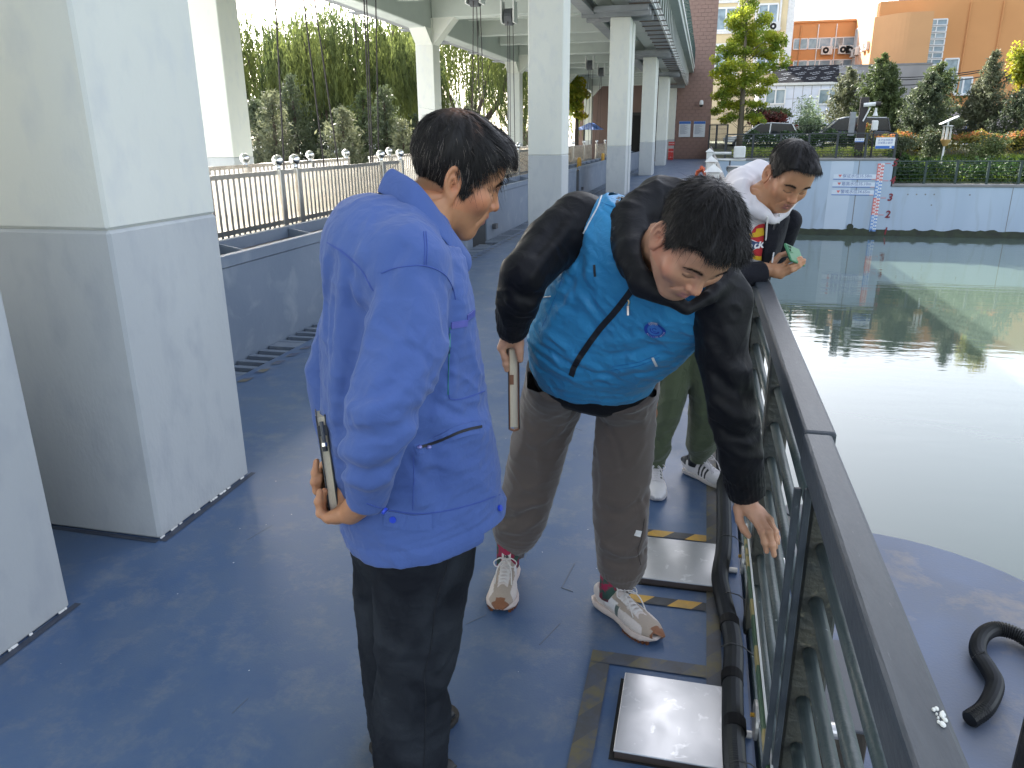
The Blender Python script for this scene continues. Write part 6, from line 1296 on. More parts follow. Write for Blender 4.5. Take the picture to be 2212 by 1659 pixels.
strip_px(jkA, D5([(1112,628),(1215,612)]), .014, 'pocket_zip', m_zip, jo, d1=2.5); strip_px(jkA, D5([(1215,580),(1262,545)]), .014, 'pocket_zip', m_zip, jo, d1=2.5)
strip_px(jkA, D5([(880,1432),(1000,1390),(1180,1310),(1322,1283)]), .028, 'pocket_welt', m_jk, jo, off=.001, th=.0012, d1=2.5); strip_px(jkA, D5([(905,1418),(1020,1378),(1180,1312),(1305,1282)]), .006, 'welt_zip', mat('zip_black', (.012,.012,.02), .5), jo, off=.003, d1=2.5)
for q in ((905,1418),(965,1412)): 
    H = hits(jkA, D5([q]), d1=2.5)
    if H: MB().sph(H[0]+grad_m(jkA, H[0][None])[0]*.004, (.006,.006,.004), 8, 5).build('zip_pull', mat('pull_lilac', (.30,.30,.62), .35, metal=.4), jo, smooth=True)
seam(D7([(505,120),(600,150),(780,180),(930,170),(1110,130),(1280,70)]), .0014); seam(D7([(778,0),(776,100),(775,160)]), .001); seam(D5([(870,1480),(872,1600),(873,1660)]), .001)
strip_px(jkA, D7([(610,205),(660,212),(760,230),(885,228)]), .036, 'hem_tab', m_jk, jo, off=.003, th=.0015, d1=2.5)
def snap(q, r=.0075, off=.006):
    H = hits(jkA, D7([q]), d1=2.5)
    if H: nn = grad_m(jkA, H[0][None])[0]; MB().tube([H[0]+nn*off*.3, H[0]+nn*(off+.0012)], r, 14).build('snap_button', mat('snap_blue', (.02,.06,.55), .3), jo)
for q in ((662,211),(601,158),(1273,150)): snap(q)
seam(D5([(1345,960),(1372,1060),(1390,1200)]), .003, m_zip, 'front_zip')
# trousers
jeA = [('u', loft([(onA(905,1070,-.02), fA, lA, .12, .14), (onA(900,1150,-.01), fA, lA, .125, .14), (onA(895,1215,-.02), fA, lA, .13, .145)], ex=2.2), 0)]
def legA(L_, off, hw): return loft([ringA(a, b, hw, off) for a, b in L_], ex=2.1)
jeA.append(('u', legA([((795,1180),(1016,1150)),((806,1302),(1000,1290)),((812,1420),(975,1425)),((814,1480),(951,1478)),((816,1560),(962,1560)),((817,1659),(955,1659)),((812,1900),(935,1890))], -.085, .088), .03))
jeA.append(('u', legA([((764,1180),(960,1180)),((773,1302),(940,1302)),((788,1470),(915,1462)),((798,1560),(905,1552)),((802,1608),(900,1590))], .075, .088), .03))
cK = onA(890,1400); jeA.append(fold_op(cK, .6, nrm(V3(.1,.1,1)), 8, .007, 4)); jeA.append(fold_op(onA(885,1500), .45, nrm(fA+V3(0,0,.35)), 14, .0055, 5, stretch=.4))
bj = list(jeA[:3]); bj0 = bj; cr([(D7([(1090,380),(980,560),(860,800),(700,1010)]), .016, .006), (D7([(1010,1000),(930,1130),(850,1120)]), .014, -.010), (D7([(940,1190),(880,1160),(840,1120)]), .012, .008), (D7([(600,300),(560,420),(548,560)]), .015, -.006), (D7([(930,1260),(880,1300),(830,1310)]), .014, -.006)], bj, jeA, d1=2.6)
m_jean = cloth('black_denim', (.011,.0125,.017), (.034,.039,.047), .9, 500, .12, .0, vs=7, vamt=.8, wrinkle=.2, spec=.12)
tr, TV, TQ = sculpt('trousers', jeA, .0048, bbox(jeA), m_jean, pA_, None, 2)
m_jst = mat('denim_stitch', (.010,.011,.015), .9)
for P in ([(500,120),(530,290),(680,425),(855,335),(860,290)],[(515,120),(545,285),(683,408),(845,325)]): tube_px(jeA, D7(P), .0009, 'pocket_stitch', m_jst, tr, d1=2.6)
tube_px(jeA, D7([(985,270),(975,480),(910,690),(880,950),(842,1115),(850,1250),(845,1450),(838,1650)]), .0012, 'side_seam', m_jst, tr, d1=2.6)
# shoes: leather
m_lea = mat('black_leather', (.014,.014,.015), .32, spec=.6, bump=.08, bs=120); m_sole = mat('dark_sole', (.03,.026,.022), .7)
def shoe_ops(heel, toe, w_=.047, h=.075, ank=None):
    heel, toe = np.asarray(heel, float), np.asarray(toe, float); d = nrm(toe-heel); s = np.cross(d, V3(0,0,1)); L_ = np.linalg.norm(toe-heel); up = V3(0,0,1)
    R = [(heel+d*L_*t+up*.034, up, s, hh-.030, ww) for t, hh, ww in ((.03,h*.62,w_*.40),(.09,h*.86,w_*.62),(.18,h*.98,w_*.70),(.32,h*1.0,w_*.70),(.50,h*.80,w_*.82),(.68,h*.66,w_*.98),(.86,h*.58,w_*.86),(.96,h*.50,w_*.50))]
    return [('u', loft(R, ex=2.3), 0), ('s', ((lambda P: P[:, 2]-.010), heel*V3(1,1,0)+d*L_*.5, L_*.8), .003)], d, s, L_
def sole_mesh(heel, toe, w_, th, name, m, par, prof=None, bulge=1.0):
    heel, toe = np.asarray(heel, float), np.asarray(toe, float); d = nrm(toe-heel); s = np.cross(d, V3(0,0,1)); L_ = np.linalg.norm(toe-heel); out = []
    for t, k in ((0,.35),(.03,.60),(.10,.74),(.25,.74),(.42,.74),(.58,.92),(.72,1.03),(.84,.98),(.93,.75),(.985,.42),(1.0,.15)): out.append((t, k))
    poly = [heel+d*L_*t+s*w_*k*bulge for t, k in out]+[heel+d*L_*t-s*w_*k*bulge for t, k in out[::-1]]
    return MB().prism([p*V3(1,1,0)+V3(0,0,.001) for p in poly], (0,0,th)).build(name, m, par, bev=.004, seg=2)
for hl_, to_ in (((-.775,1.525,0),(-.600,1.735,0)),):
    so_, d, s, L_ = shoe_ops(hl_, to_, .048, .082); sh, _, _ = sculpt('shoe', so_, .004, bbox(so_), m_lea, pA_); sole_mesh(V3(*hl_), V3(*to_), .05, .018, 'sole', m_sole, sh)
aR = ankR*V3(1,1,0); so_, d, s, L_ = shoe_ops(aR-fA*.07, aR+fA*.20, .048, .082); sh, _, _ = sculpt('shoe', so_, .004, bbox(so_), m_lea, pA_); sole_mesh(aR-fA*.07, aR+fA*.20, .05, .018, 'sole', m_sole, sh)
# notebook held behind the back
def book(name, lab, top, bot, thick, wdir, wid, tdir, cover, page, extra=None):
    top, bot = np.asarray(top, float), np.asarray(bot, float); ax = nrm(top-bot); H = np.linalg.norm(top-bot); wd = nrm(wdir-ax*(np.asarray(wdir)@ax)); td = np.cross(ax, wd); td = td if td@np.asarray(tdir) > 0 else -td; c = (top+bot)/2
    g = thing(name, lab, 'notebook', c, None)
    for s in (-1, 1): MB().obox(c+wd*wid/2+td*s*thick/2, ax*H/2, wd*wid/2, td*.0017).build('cover', cover, g, bev=.001)
    MB().obox(c+wd*(wid/2+.003), ax*(H/2-.005), wd*(wid/2-.005), td*(thick/2-.0016)).build('pages', page, g)
    return g, c, ax, wd, td, H
m_page = mat('page_edge', (.78,.69,.52), .9, var=(.64,.55,.40), vs=60, vamt=.6, stretch=(8,8,.3)); m_cov = mat('black_cover', (.020,.022,.026), .45, bump=.1, bs=200)
bt, bb_ = Wd(692,897,1.665), Wd(723,1112,1.690)
vd = nrm((bt+bb_)/2-CAM); wdA = nrm(vd*.55+lA*.75)
g, c, ax, wd_, td_, H = book('notebook', 'black covered notebook with a pen loop held behind the blue jacket', bt, bb_, .019, vd+0.0*lA, .135, RT, m_cov, m_page)
MB().bar(c+ax*H*.30-wd_*.004, c+ax*H*.40-wd_*.004, .020, .006, upv=wd_).build('pen_loop', m_black, g); MB().tube([c+ax*H*.16-wd_*.008, c+ax*H*.44-wd_*.008], .0045, 8).build('pen', m_gatedk, g); MB().tube([c+ax*H*.20-wd_*.008, c+ax*H*.235-wd_*.008], .0062, 10).build('pen_ring', m_ball, g); MB().tube([c+ax*H*.15-wd_*.008, c+ax*H*.19-wd_*.008], .006, 8).build('pen_cap', m_black, g)
# ================================================================ sneakers
def sneaker(par, heel, toe, colf, m, solem, seed, w_=.052, hgt=.085, chunky=True, lace=(.62,.58,.55), tongue=None):
    heel, toe = np.asarray(heel, float), np.asarray(toe, float); d = nrm(toe-heel); s = np.cross(d, V3(0,0,1)); L_ = np.linalg.norm(toe-heel); up = V3(0,0,1); st = .030 if chunky else .024
    R = [(heel+d*L_*t+up*(st*.55+hh*.5), up, s, hh*.5+.004, ww) for t, hh, ww in ((.05,hgt*.80,w_*.52),(.14,hgt*.98,w_*.66),(.30,hgt*.98,w_*.66),(.46,hgt*.80,w_*.74),(.62,hgt*.60,w_*.90),(.78,hgt*.46,w_*.92),(.90,hgt*.38,w_*.74),(.965,hgt*.28,w_*.42))]
    ops = [('u', loft(R, ex=2.3), 0), ('u', cap(heel+d*L_*.40+up*(hgt*.92+st*.4), heel+d*L_*.30+up*(hgt*1.12+st*.4), .020, .018), .012), ('s', cap(heel+d*L_*.16+up*(hgt*.98+st*.5), heel+d*L_*.15+up*(hgt*1.6), .030, .034), .006), ('s', cap(heel+d*L_*.17+up*(hgt*1.0+st*.5), heel+d*L_*.26+up*(hgt*1.35), .026, .030), .006)]
    def cf(V):
        q = V-heel; return colf(q@d/L_, q@s, q@up, V)
    so, V, Q = sculpt('shoe', ops, .0030, bbox(ops), m, par, cf, 1)
    prof = [(0,.40),(.03,.62),(.10,.76),(.22,.76),(.38,.66),(.50,.74),(.64,.98),(.76,1.04),(.87,.92),(.95,.62),(.99,.30)] if chunky else [(0,.40),(.03,.62),(.10,.74),(.25,.74),(.42,.74),(.58,.92),(.72,1.0),(.84,.94),(.93,.72),(.985,.40)]
    mb = MB(); n = len(prof); rows = []
    for z, g, ext in ((.004,.96,0),(st*.5,1.10 if chunky else 1.03,.012 if chunky else .004),(st,1.02,.004)):
        rows.append([heel+d*(L_*t+(ext if t > .5 else -ext)*(1 if t in (prof[0][0], prof[-1][0]) else .4))+s*w_*k*g+up*(z+(.010*(max(0,t-.8)/.2)**2+.012*(max(0,.12-t)/.12) if chunky else 0)*(z < st*.9)) for t, k in prof]+[heel+d*(L_*t+(ext if t > .5 else -ext)*(1 if t in (prof[0][0], prof[-1][0]) else .4))-s*w_*k*g+up*(z+(.010*(max(0,t-.8)/.2)**2+.012*(max(0,.12-t)/.12) if chunky else 0)*(z < st*.9)) for t, k in prof[::-1]])
    N2 = 2*n; vs = sum(rows, []); fs = [(r*N2+i, r*N2+(i+1) % N2, (r+1)*N2+(i+1) % N2, (r+1)*N2+i) for r in range(2) for i in range(N2)]+[tuple(range(N2-1,-1,-1)), tuple(2*N2+i for i in range(N2))]
    so_ = mb.add(vs, fs).build('sole', solem, so, bev=.002); 
    if chunky:
        lug = MB()
        for i in range(9):
            t = .62+.04*i
            for sg in (-1, 1): lug.obox(heel+d*L_*t+s*sg*w_*np.interp(t, [p[0] for p in prof], [p[1] for p in prof])*.93+up*.006, d*.004, s*.005, up*.006)
        tag(lug.build('tread_lugs', m_gum, so), kind='stuff')
    rg = random.Random(seed); lm = mat('shoe_lace_%d' % int(lace[0]*100), lace, .85); ev_s = lambda P: ev(ops, P)
    def drop(t, x):
        p = heel+d*L_*t+s*x+up*(hgt*1.5); h = bvh_of(ops).ray_cast(Vector(p), Vector((0,0,-1)), .3); return np.array(h[0])+np.array(h[1])*.0022 if h[0] is not None else p-up*.05
    for i in range(5):
        t = .44+.052*i; x = .019-.0005*i; z = .012*(1 if i % 2 else -1)
        for sg in (-1, 1): ribbon([drop(t, -sg*x), drop(t+.010, -sg*x*.4)+up*.002, drop(t+.022, sg*x*.4)+up*.002, drop(t+.034, sg*x)], np.tile(nrm(up-d*.0+d*.45), (4,1)), .0062, MB(), .0012).build('lace', lm, so)
    for sg in (-1, 1):
        a = drop(.43, 0)+up*.006; P = [a, a+s*sg*.02+up*.010-d*.004, a+s*sg*.042+up*.002+d*.012, a+s*sg*.030-up*.006+d*.030, a+s*sg*.008+d*.012]
        MB().tube(smooth_path(P, 5), .0024, 6).build('lace_bow', lm, so, smooth=True); P = [a, a+s*sg*.015+d*.02+up*.006, a+s*sg*.026+d*.05-up*.008, drop(.70, sg*.030)]; MB().tube(smooth_path(P, 5), .0022, 6).build('lace_end', lm, so, smooth=True)
    return so, d, s, L_, ops
m_gum = mat('gum_sole', (.16,.055,.022), .6); m_shoe = mat('shoe_upper', (.6,.6,.6), .75, attr='tint', bump=.15, bs=350, sheen=.2)
m_mid = mat('pale_midsole', (.60,.50,.45), .6, var=(.50,.41,.36), vs=12, vamt=.5); m_wsole = mat('white_cup_sole', (.60,.56,.55), .5, var=(.48,.44,.42), vs=14, vamt=.6)

# ================================================================ person in the bright blue vest
V_C = V3(-.0162,1.7884,1.3664); V_R = np.array([[-0.8261,0.2466,0.5068],[-0.5481,-0.5607,-0.6206],[0.1311,-0.7905,0.5983]]); V_S = 1.0
def ringV(L_, dl, R_, dr, a, kb=1.0):
    p, q = Wd(*L_, dl), Wd(*R_, dr); return [(p+q)/2, None, nrm(q-p), a, np.linalg.norm(q-p)/2*kb]
def finish(rs):
    for i, r in enumerate(rs):
        ax = nrm(rs[min(i+1, len(rs)-1)][0]-rs[max(i-1, 0)][0]); u = nrm(np.cross(r[2], ax)); r[1] = u if u@FW < 0 else -u; r[2] = nrm(np.cross(ax, r[1]))*1.0
        if r[2]@RT < 0: r[2] = -r[2]
    return [tuple(r) for r in rs]
torV = finish([ringV((1158,788),2.44,(1420,822),2.36,.130), ringV((1146,720),2.36,(1436,778),2.24,.134), ringV((1176,632),2.26,(1492,738),2.10,.130), ringV((1222,548),2.18,(1545,694),1.99,.125), ringV((1258,480),2.12,(1576,650),1.90,.112), ringV((1300,432),2.08,(1580,602),1.86,.085)])
svR = [Wd(1252,478,2.10), Wd(1188,530,2.06), Wd(1135,592,2.00), Wd(1118,655,2.06), Wd(1108,706,2.14)]; svL = [Wd(1562,650,1.90), Wd(1558,760,1.95), Wd(1583,880,1.98), Wd(1600,980,2.03), Wd(1611,1056,2.08)]
slR = chain(svR, [.080,.074,.064,.058,.046]); slL = chain(svL, [.072,.066,.064,.060,.050])
nkV = Wd(1432,545,1.96)
hoodP = [Wd(1484,668,1.80), Wd(1440,640,1.815), Wd(1392,610,1.85), Wd(1362,545,1.92), Wd(1366,475,2.00), Wd(1420,428,2.04), Wd(1500,440,2.02), Wd(1562,520,1.95), Wd(1566,600,1.85), Wd(1528,642,1.81), Wd(1488,668,1.80)]
hoodO = chain(hoodP, [.012,.022,.036,.046,.056,.058,.050,.040,.028,.018,.012])
# vest
vsB = [('u', loft(torV, ex=2.3), 0)]
vest = list(vsB)
for P, wd, h in (([(1232,640),(1200,690),(1172,740)], .016, .008), ([(1250,560),(1262,620),(1300,700)], .018, -.007), ([(1300,450),(1345,480),(1385,520)], .014, -.006), ([(1160,700),(1230,760),(1290,800)], .016, .008), ([(1170,750),(1240,790),(1330,815)], .012, -.008), ([(1330,800),(1380,790),(1420,775)], .014, .009), ([(1320,770),(1370,760),(1425,745)], .012, -.009), ([(1300,740),(1360,735),(1430,715)], .014, .007), ([(1430,640),(1440,690),(1420,740)], .016, .007), ([(1260,480),(1275,540),(1270,600)], .015, .006), ([(1200,650),(1260,680),(1300,740)], .014, -.006), ([(1520,640),(1510,680)], .013, .003), ([(1240,600),(1215,650)], .012, -.008), ([(1340,690),(1400,700),(1450,690)], .02, .004)):
    c = crease_px(vsB, P, wd, h, d1=3)
    if c: vest.append(c)
for P, wd, h in (([(1170,594),(1195,615),(1220,634)], .009, .006), ([(1150,694),(1204,747),(1254,767)], .009, -.005), ([(1143,733),(1177,760),(1200,780)], .009, .006), ([(1240,822),(1290,818),(1340,814)], .009, .005), ([(1347,812),(1380,806),(1414,803)], .008, -.005), ([(1361,772),(1404,787)], .008, .004), ([(1508,680),(1528,707)], .008, .004), ([(1255,640),(1290,690),(1330,720)], .009, .005), ([(1375,690),(1368,740),(1360,790)], .009, .004), ([(1200,560),(1230,600),(1240,650)], .008, -.005), ([(1420,660),(1400,690),(1375,705)], .009, .004), ([(1150,760),(1200,800),(1260,828)], .008, .005)):
    c = crease_px(vsB, P, wd, h, d1=3)
    if c: vest.append(c)
cV = Wd(1350,650,2.1); vest.append(fold_op(cV, .5, nrm(V3(.6,-.2,.6)), 15, .0040, 11)); vest.append(fold_op(cV, .5, nrm(V3(-.5,.1,.8)), 26, .0036, 12, sharp=2.4, stretch=.4)); vest.append(fold_op(cV, .5, nrm(V3(.9,0,-.2)), 44, .0018, 13, sharp=2))
hpV = nrm(torV[0][0]-torV[1][0]); hcV = torV[0][0]+hpV*.010; vest.append(('s', ((lambda P: -((P-hcV)@hpV)), hcV, .4), .004))
aR0, aL0 = Wd(1236,470,2.10), Wd(1590,668,1.895)
vest.append(('s', cap(aR0, aR0+(svR[1]-svR[0])*1.0, .092, .10), .006)); vest.append(('s', cap(aL0, aL0+(svL[1]-svL[0])*.9, .078, .085), .006)); vest.append(('s', cap(nkV+(V_C-nkV)*.25, nkV+(V_C-nkV)*1.2, .105, .13), .01)); vest.append(('s', cap(Wd(1400,470,2.0), Wd(1540,520,1.98), .075), .01))
# black jacket under it: sleeves, hem, hood
inn = [(c, u, v, a*.88, b*.90) for c, u, v, a, b in torV]
blkB = [('u', slR, 0), ('u', slL, 0)]
blk = [('u', loft(inn, ex=2.3), 0), ('u', slR, .02), ('u', slL, .02), ('u', hoodO, .03)]
for P, wd, h in (([(1240,470),(1190,540),(1150,600)], .014, .006), ([(1210,480),(1160,545)], .014, -.006), ([(1105,620),(1130,640),(1165,640)], .012, -.010), ([(1100,650),(1130,668),(1155,660)], .012, .009), ([(1098,680),(1120,692),(1140,690)], .010, -.006), ([(1530,740),(1570,790),(1600,800)], .014, .008), ([(1535,800),(1580,840),(1620,850)], .014, -.008), ([(1545,870),(1590,900),(1630,900)], .014, .010), ([(1550,920),(1590,945),(1640,940)], .013, -.010), ([(1560,960),(1600,985),(1645,985)], .012, .008), ([(1570,720),(1580,800),(1600,900)], .016, .006)):
    c = crease_px(blkB, P, wd, h, d1=3)
    if c: blk.append(c)
blk.append(fold_op(cV, .75, nrm(V3(.2,.2,1)), 17, .0050, 21)); blk.append(fold_op(cV, .75, nrm(V3(.8,-.3,-.3)), 28, .0032, 22, sharp=2.4, stretch=.4))
def ribs(c, ax, R, k, amp):
    ax = nrm(ax); u = nrm(np.cross(ax, V3(.2,.5,.8))); v = np.cross(ax, u); c = np.asarray(c, float)
    def f(P): q = P-c; return amp*np.cos(np.arctan2(q@u, q@v)*k)
    return ('d', (f, c, R), amp)
for w_ in (svR, svL):
    e = nrm(w_[-1]-w_[-2]); blk.append(ribs(w_[-1], e, .045, 26, .0016)); blk.append(('s', cutp(w_[-1]+e*.022, e, w_[-1]+e*.05, .085), .002)); blk.append(('s', cap(w_[-1], w_[-1]+e*.08, .036), .003))
blk.append(('s', cap(nkV+(V_C-nkV)*.0+V3(0,0,.0), V_C, .066, .10), .012))
hb2 = torV[0][0]+hpV*.046; blk.append(('s', ((lambda P: -((P-hb2)@hpV)), hb2, .33), .003))
# keep hands clear: sleeves were cut by planes above
hipVR, knVR, anVR = Wd(1205,852,2.55), Wd(1150,1010,2.72), V3(-.622,2.455,.10); hipVL, knVL, anVL = Wd(1352,860,2.49), Wd(1338,1060,2.57), V3(-.222,2.34,.10)
bodyV = ops_xf(head_ops(.0, .004, 1.2), V_C, V_R, V_S); inb = [(c, u, v, a*.62, b*.62) for c, u, v, a, b in torV]
bodyV += [('u', cap(V_C+V_R@V3(0,-.03,-.06), nkV, .058, .064), .03), ('u', cap(nkV, torV[-2][0], .066, .09), .04), ('u', loft(inb, ex=2.1), .04)]
wVR = Wd(1106,722,2.155); wVL = Wd(1612,1076,2.085)
bodyV += [('u', chain(svR[:4]+[wVR], [.045,.040,.036,.033,.029]), .03), ('u', chain(svL[:4]+[wVL], [.05,.046,.042,.036,.030]), .03), ('u', chain([torV[0][0], hipVR, knVR, anVR], [.07,.06,.045,.031]), .04), ('u', chain([torV[0][0], hipVL, knVL, anVL], [.07,.06,.045,.031]), .04)]
c6_ = lambda x, y, d: Wd(1525.1+x*.13227, 1042.3+y*.13227, d)
vLh = hand_ops(c6_(600,275,2.085), [c6_(775,585,2.055),c6_(880,560,2.055),c6_(975,570,2.065),c6_(1040,610,2.085)],
    [[c6_(905,800,2.035),c6_(955,980,2.04),c6_(988,1125,2.05)],[c6_(1030,800,2.03),c6_(1080,1010,2.035),c6_(1112,1190,2.045)],[c6_(1105,800,2.05),c6_(1130,940,2.06),c6_(1128,1060,2.075)],[c6_(1135,800,2.08),c6_(1162,900,2.085),c6_(1175,990,2.09)]],
    [c6_(520,420,2.085),c6_(545,620,2.075),c6_(620,770,2.07),c6_(692,870,2.068)], .0088, .0135)
c5_ = lambda x, y, d: Wd(1031.4+x*.1488, 702.2+y*.1488, d)
vRh = hand_ops(wVR, [c5_(345,330,2.165),c5_(360,310,2.19),c5_(380,290,2.215),c5_(400,280,2.235)],
    [[c5_(400,480,2.165),c5_(412,570,2.17),c5_(425,650,2.178)],[c5_(405,470,2.20),c5_(415,570,2.205),c5_(430,640,2.21)],[c5_(415,450,2.23),c5_(425,540,2.235),c5_(435,610,2.24)],[c5_(425,420,2.255),c5_(432,500,2.26),c5_(440,560,2.262)]],
    [c5_(600,150,2.165),c5_(612,270,2.165),c5_(612,390,2.168),c5_(622,505,2.172)], .0092, .0145)
bodyV += vLh+vRh
bodyV.append(('u', cap(c5_(470,200,2.17), c5_(560,250,2.17), .018), .012))
HLV = [(-.12,-.052),(-.095,-.054),(-.06,-.044),(-.035,-.020),(-.022,.010),(-.008,.020),(.004,.012),(.012,-.004),(.022,.000),(.032,.026),(.042,.050),(.055,.072),(.068,.088),(.085,.098),(.12,.098)]
skV = skin_col((.50,.265,.165), V_C, V_R, V_S, HLV, fade=.75, stub=.04, lip=(.46,.19,.17))
pV_, VV, VQ = sculpt('person', bodyV, .0027, bbox(bodyV), m_skin, None, skV, 1, [(V_C, .20), (c6_(850,750,2.05), .12), (c5_(450,350,2.2), .11)])
tag(pV_, 'person in a bright blue vest bending forward and reaching one hand down the railing', 'person', 'people on the deck')
whV = (-.012,-.06,.118)
hV = ops_xf(hair_ops(HLV, .019, .004, whV, .0030, 2.0, .004), V_C, V_R, V_S); hoV, HV2, HQ2 = sculpt('hair', hV, .0030, bbox(hV), m_hair, pV_, lambda V: np.tile([.010,.0085,.0085], (len(V), 1)), 1)
strands('hair_strands', HV2, HQ2, V_C, V_R, V_S, whV, 12000, lambda l: Lcap(l, HLV, np.where(l[:, 2] > .05, .034, .009), np.where(l[:, 1] > .062, .008, .002)), m_hair, hoV, 13, top=.019, side=.004, fwd=.55, down=.6, lift=.0065, wd=.0009, noise=.24, fringe=.004, grav=.3, tipout=1.0)
strands('stray_hair', HV2, HQ2, V_C, V_R, V_S, whV, 350, lambda l: np.where(l[:, 2] > .03, .030, .0), m_hair, hoV, 15, top=.019, side=.004, fwd=.3, down=.5, lift=.016, wd=.0006, noise=.5, grav=.1, tipout=1.2)
brows(V_C, V_R, V_S, (pV_, bodyV), sd=14, thick=1.1)
m_vest = cloth('bright_blue_nylon', (.036,.265,.52), (.030,.225,.46), .52, 900, .05, .1, vs=6, vamt=.5, spec=.35, wrinkle=.25, ws=24); m_blk = cloth('black_nylon', (.005,.005,.0065), (.010,.010,.013), .55, 800, .05, .02, vs=5, spec=.22, wrinkle=.14, ws=20)
vo, _, _ = sculpt('vest', vest, .0040, bbox(vest), m_vest, pV_, None, 1); bo, _, _ = sculpt('black_jacket', blk, .0042, bbox(blk), m_blk, pV_, None, 1)
hbm = MB(); rows = []; NB = 56
for t, k in ((-.02,.95),(-.012,1.0),(.012,1.035),(.034,1.02),(.052,.985),(.050,.95),(.0,.93)):
    c, u, v, a_, b_ = torV[0]; rows += [c+hpV*(t+.006*sin(3*q)*(t > 0))+u*a_*k*(1+.012*sin(q*9))*np.sign(cos(q))*abs(cos(q))**.87+v*b_*k*(.99+.008*sin(q*13))*np.sign(sin(q))*abs(sin(q))**.87 for q in np.linspace(0, 2*pi, NB, endpoint=False)]
hbm.add(rows, [(r*NB+i, r*NB+(i+1) % NB, (r+1)*NB+(i+1) % NB, (r+1)*NB+i) for r in range(6) for i in range(NB)]); hb_o = hbm.build('hem_band', m_blk, bo, smooth=True)
m_pip = mat('white_piping', (.72,.70,.68), .6); m_zb = mat('black_zip', (.012,.012,.014), .5)
strip_px(vest, [(1234,812),(1246,782),(1290,718),(1330,672),(1366,625),(1392,588)], .017, 'front_zip', m_zb, vo, off=.002, d1=3, n=8)
strip_px(blk, [(1229,840),(1234,815)], .014, 'front_zip', m_zb, bo, off=.002, d1=3)
H = hits(vest, [(1358,655)], d1=3)
if H:
    p = H[0]+grad_m(vest, H[0][None])[0]*.005; MB().tube([p+UP*.010, p+UP*.004+RT*.003, p-UP*.003], .0022, 8).build('zip_ring', mat('brass', (.55,.42,.25), .3, metal=.9), vo); MB().obox(p-UP*.018, RT*.0032, UP*.013, FW*.0012).build('zip_pull', mat('brass2', (.62,.52,.42), .3, metal=.8), vo, bev=.001)
def edge_tube(ops, par, P, r, nm='piping'): return tube_px(ops, P, r, nm, m_pip, par, off=.0012, d1=3, n=6)
edge_tube(vest, vo, [(1302,418),(1290,450),(1268,490),(1250,530),(1240,565)], .0022); edge_tube(vest, vo, [(1148,652),(1160,645),(1190,640)], .0018)
edge_tube(vest, vo, [(1574,632),(1556,660),(1530,688),(1512,702)], .0022); strip_px(vest, [(1410,772),(1418,790)], .006, 'pocket_tag', m_pip, vo, off=.002, d1=3)
for P in ([(1300,438),(1340,452),(1388,470)],[(1236,545),(1200,640),(1165,720)],[(1320,800),(1380,790),(1424,772)],[(1322,792),(1380,782),(1424,764)]): tube_px(vest, P, .0010, 'seam', mat('vest_seam', (.012,.15,.40), .7), vo, off=.0004, d1=3)
for P in ([(1284,572),(1286,598)],): strip_px(vest, P, .006, 'pocket_pull', m_zb, vo, off=.003, d1=3)
for q in ((1328,500),(1325,520),(1521,640)): 
    h_ = hits(vest, [q], d1=3) or hits(blk, [q], d1=3)
    if h_: MB().obox(h_[0]-FW*.008, RT*.006+UP*.003, UP*.010-RT*.004, FW*.005).build('cord_lock', m_zb, bo, bev=.002)
# round emblem
H = hits(vest, [(1415,712),(1392,712),(1438,712),(1415,694),(1415,730)], d1=3)
if len(H) == 5:
    c0 = H[0]; xv = nrm(H[2]-H[1]); yv = nrm(H[3]-H[4]); zv = nrm(np.cross(xv, yv)); yv = np.cross(zv, xv); zv = zv if zv@FW < 0 else -zv; m_em = mat('emblem_blue', (.015,.06,.36), .6); m_el = mat('emblem_lines', (.05,.19,.55), .6); r = np.linalg.norm(H[2]-H[1])/2
    def on_vest(p, off=.0022):
        h = bvh_of(vest).find_nearest(Vector(p)); nn = np.array(h[1]); nn = nn if nn@FW < 0 else -nn; return np.array(h[0])+nn*off
    def ringm(r0, r1, mt, off, a0=0, a1=2*pi, n=28):
        mb = MB(); vs = []; fs = []
        for i in range(n+1):
            a = a0+(a1-a0)*i/n
            for rr in (r0, r1): vs.append(on_vest(c0+xv*cos(a)*rr+yv*sin(a)*rr*.80, off))
        fs = [(2*i, 2*i+1, 2*i+3, 2*i+2) for i in range(n)]; return mb.add(vs, fs).build('emblem', mt, vo)
    ringm(r*.70, r, m_em, .0024); ringm(0.0, r*.66, m_el, .0022); ringm(r*.16, r*.26, m_em, .003, .3, 5.2); ringm(r*.34, r*.48, m_em, .003, 2.6, 5.9)
    for s_, a in zip('北京水务', (1.95,1.68,1.40,1.12)):
        p = on_vest(c0+xv*cos(a)*r*.85+yv*sin(a)*r*.68, .0032); text(s_, r*.30, p, xv, yv, m_pip, vo, name='emblem_lettering')
    for i, s_ in enumerate('BEIJING WATER'):
        a = pi*1.17+i*.136*pi/2.6*2.6*.44; p = on_vest(c0+xv*cos(a)*r*.85+yv*sin(a)*r*.68, .0032); tv = nrm(-xv*sin(a)+yv*cos(a)*.8); text(s_, r*.19, p, tv, np.cross(zv, tv), m_pip, vo, name='emblem_lettering')
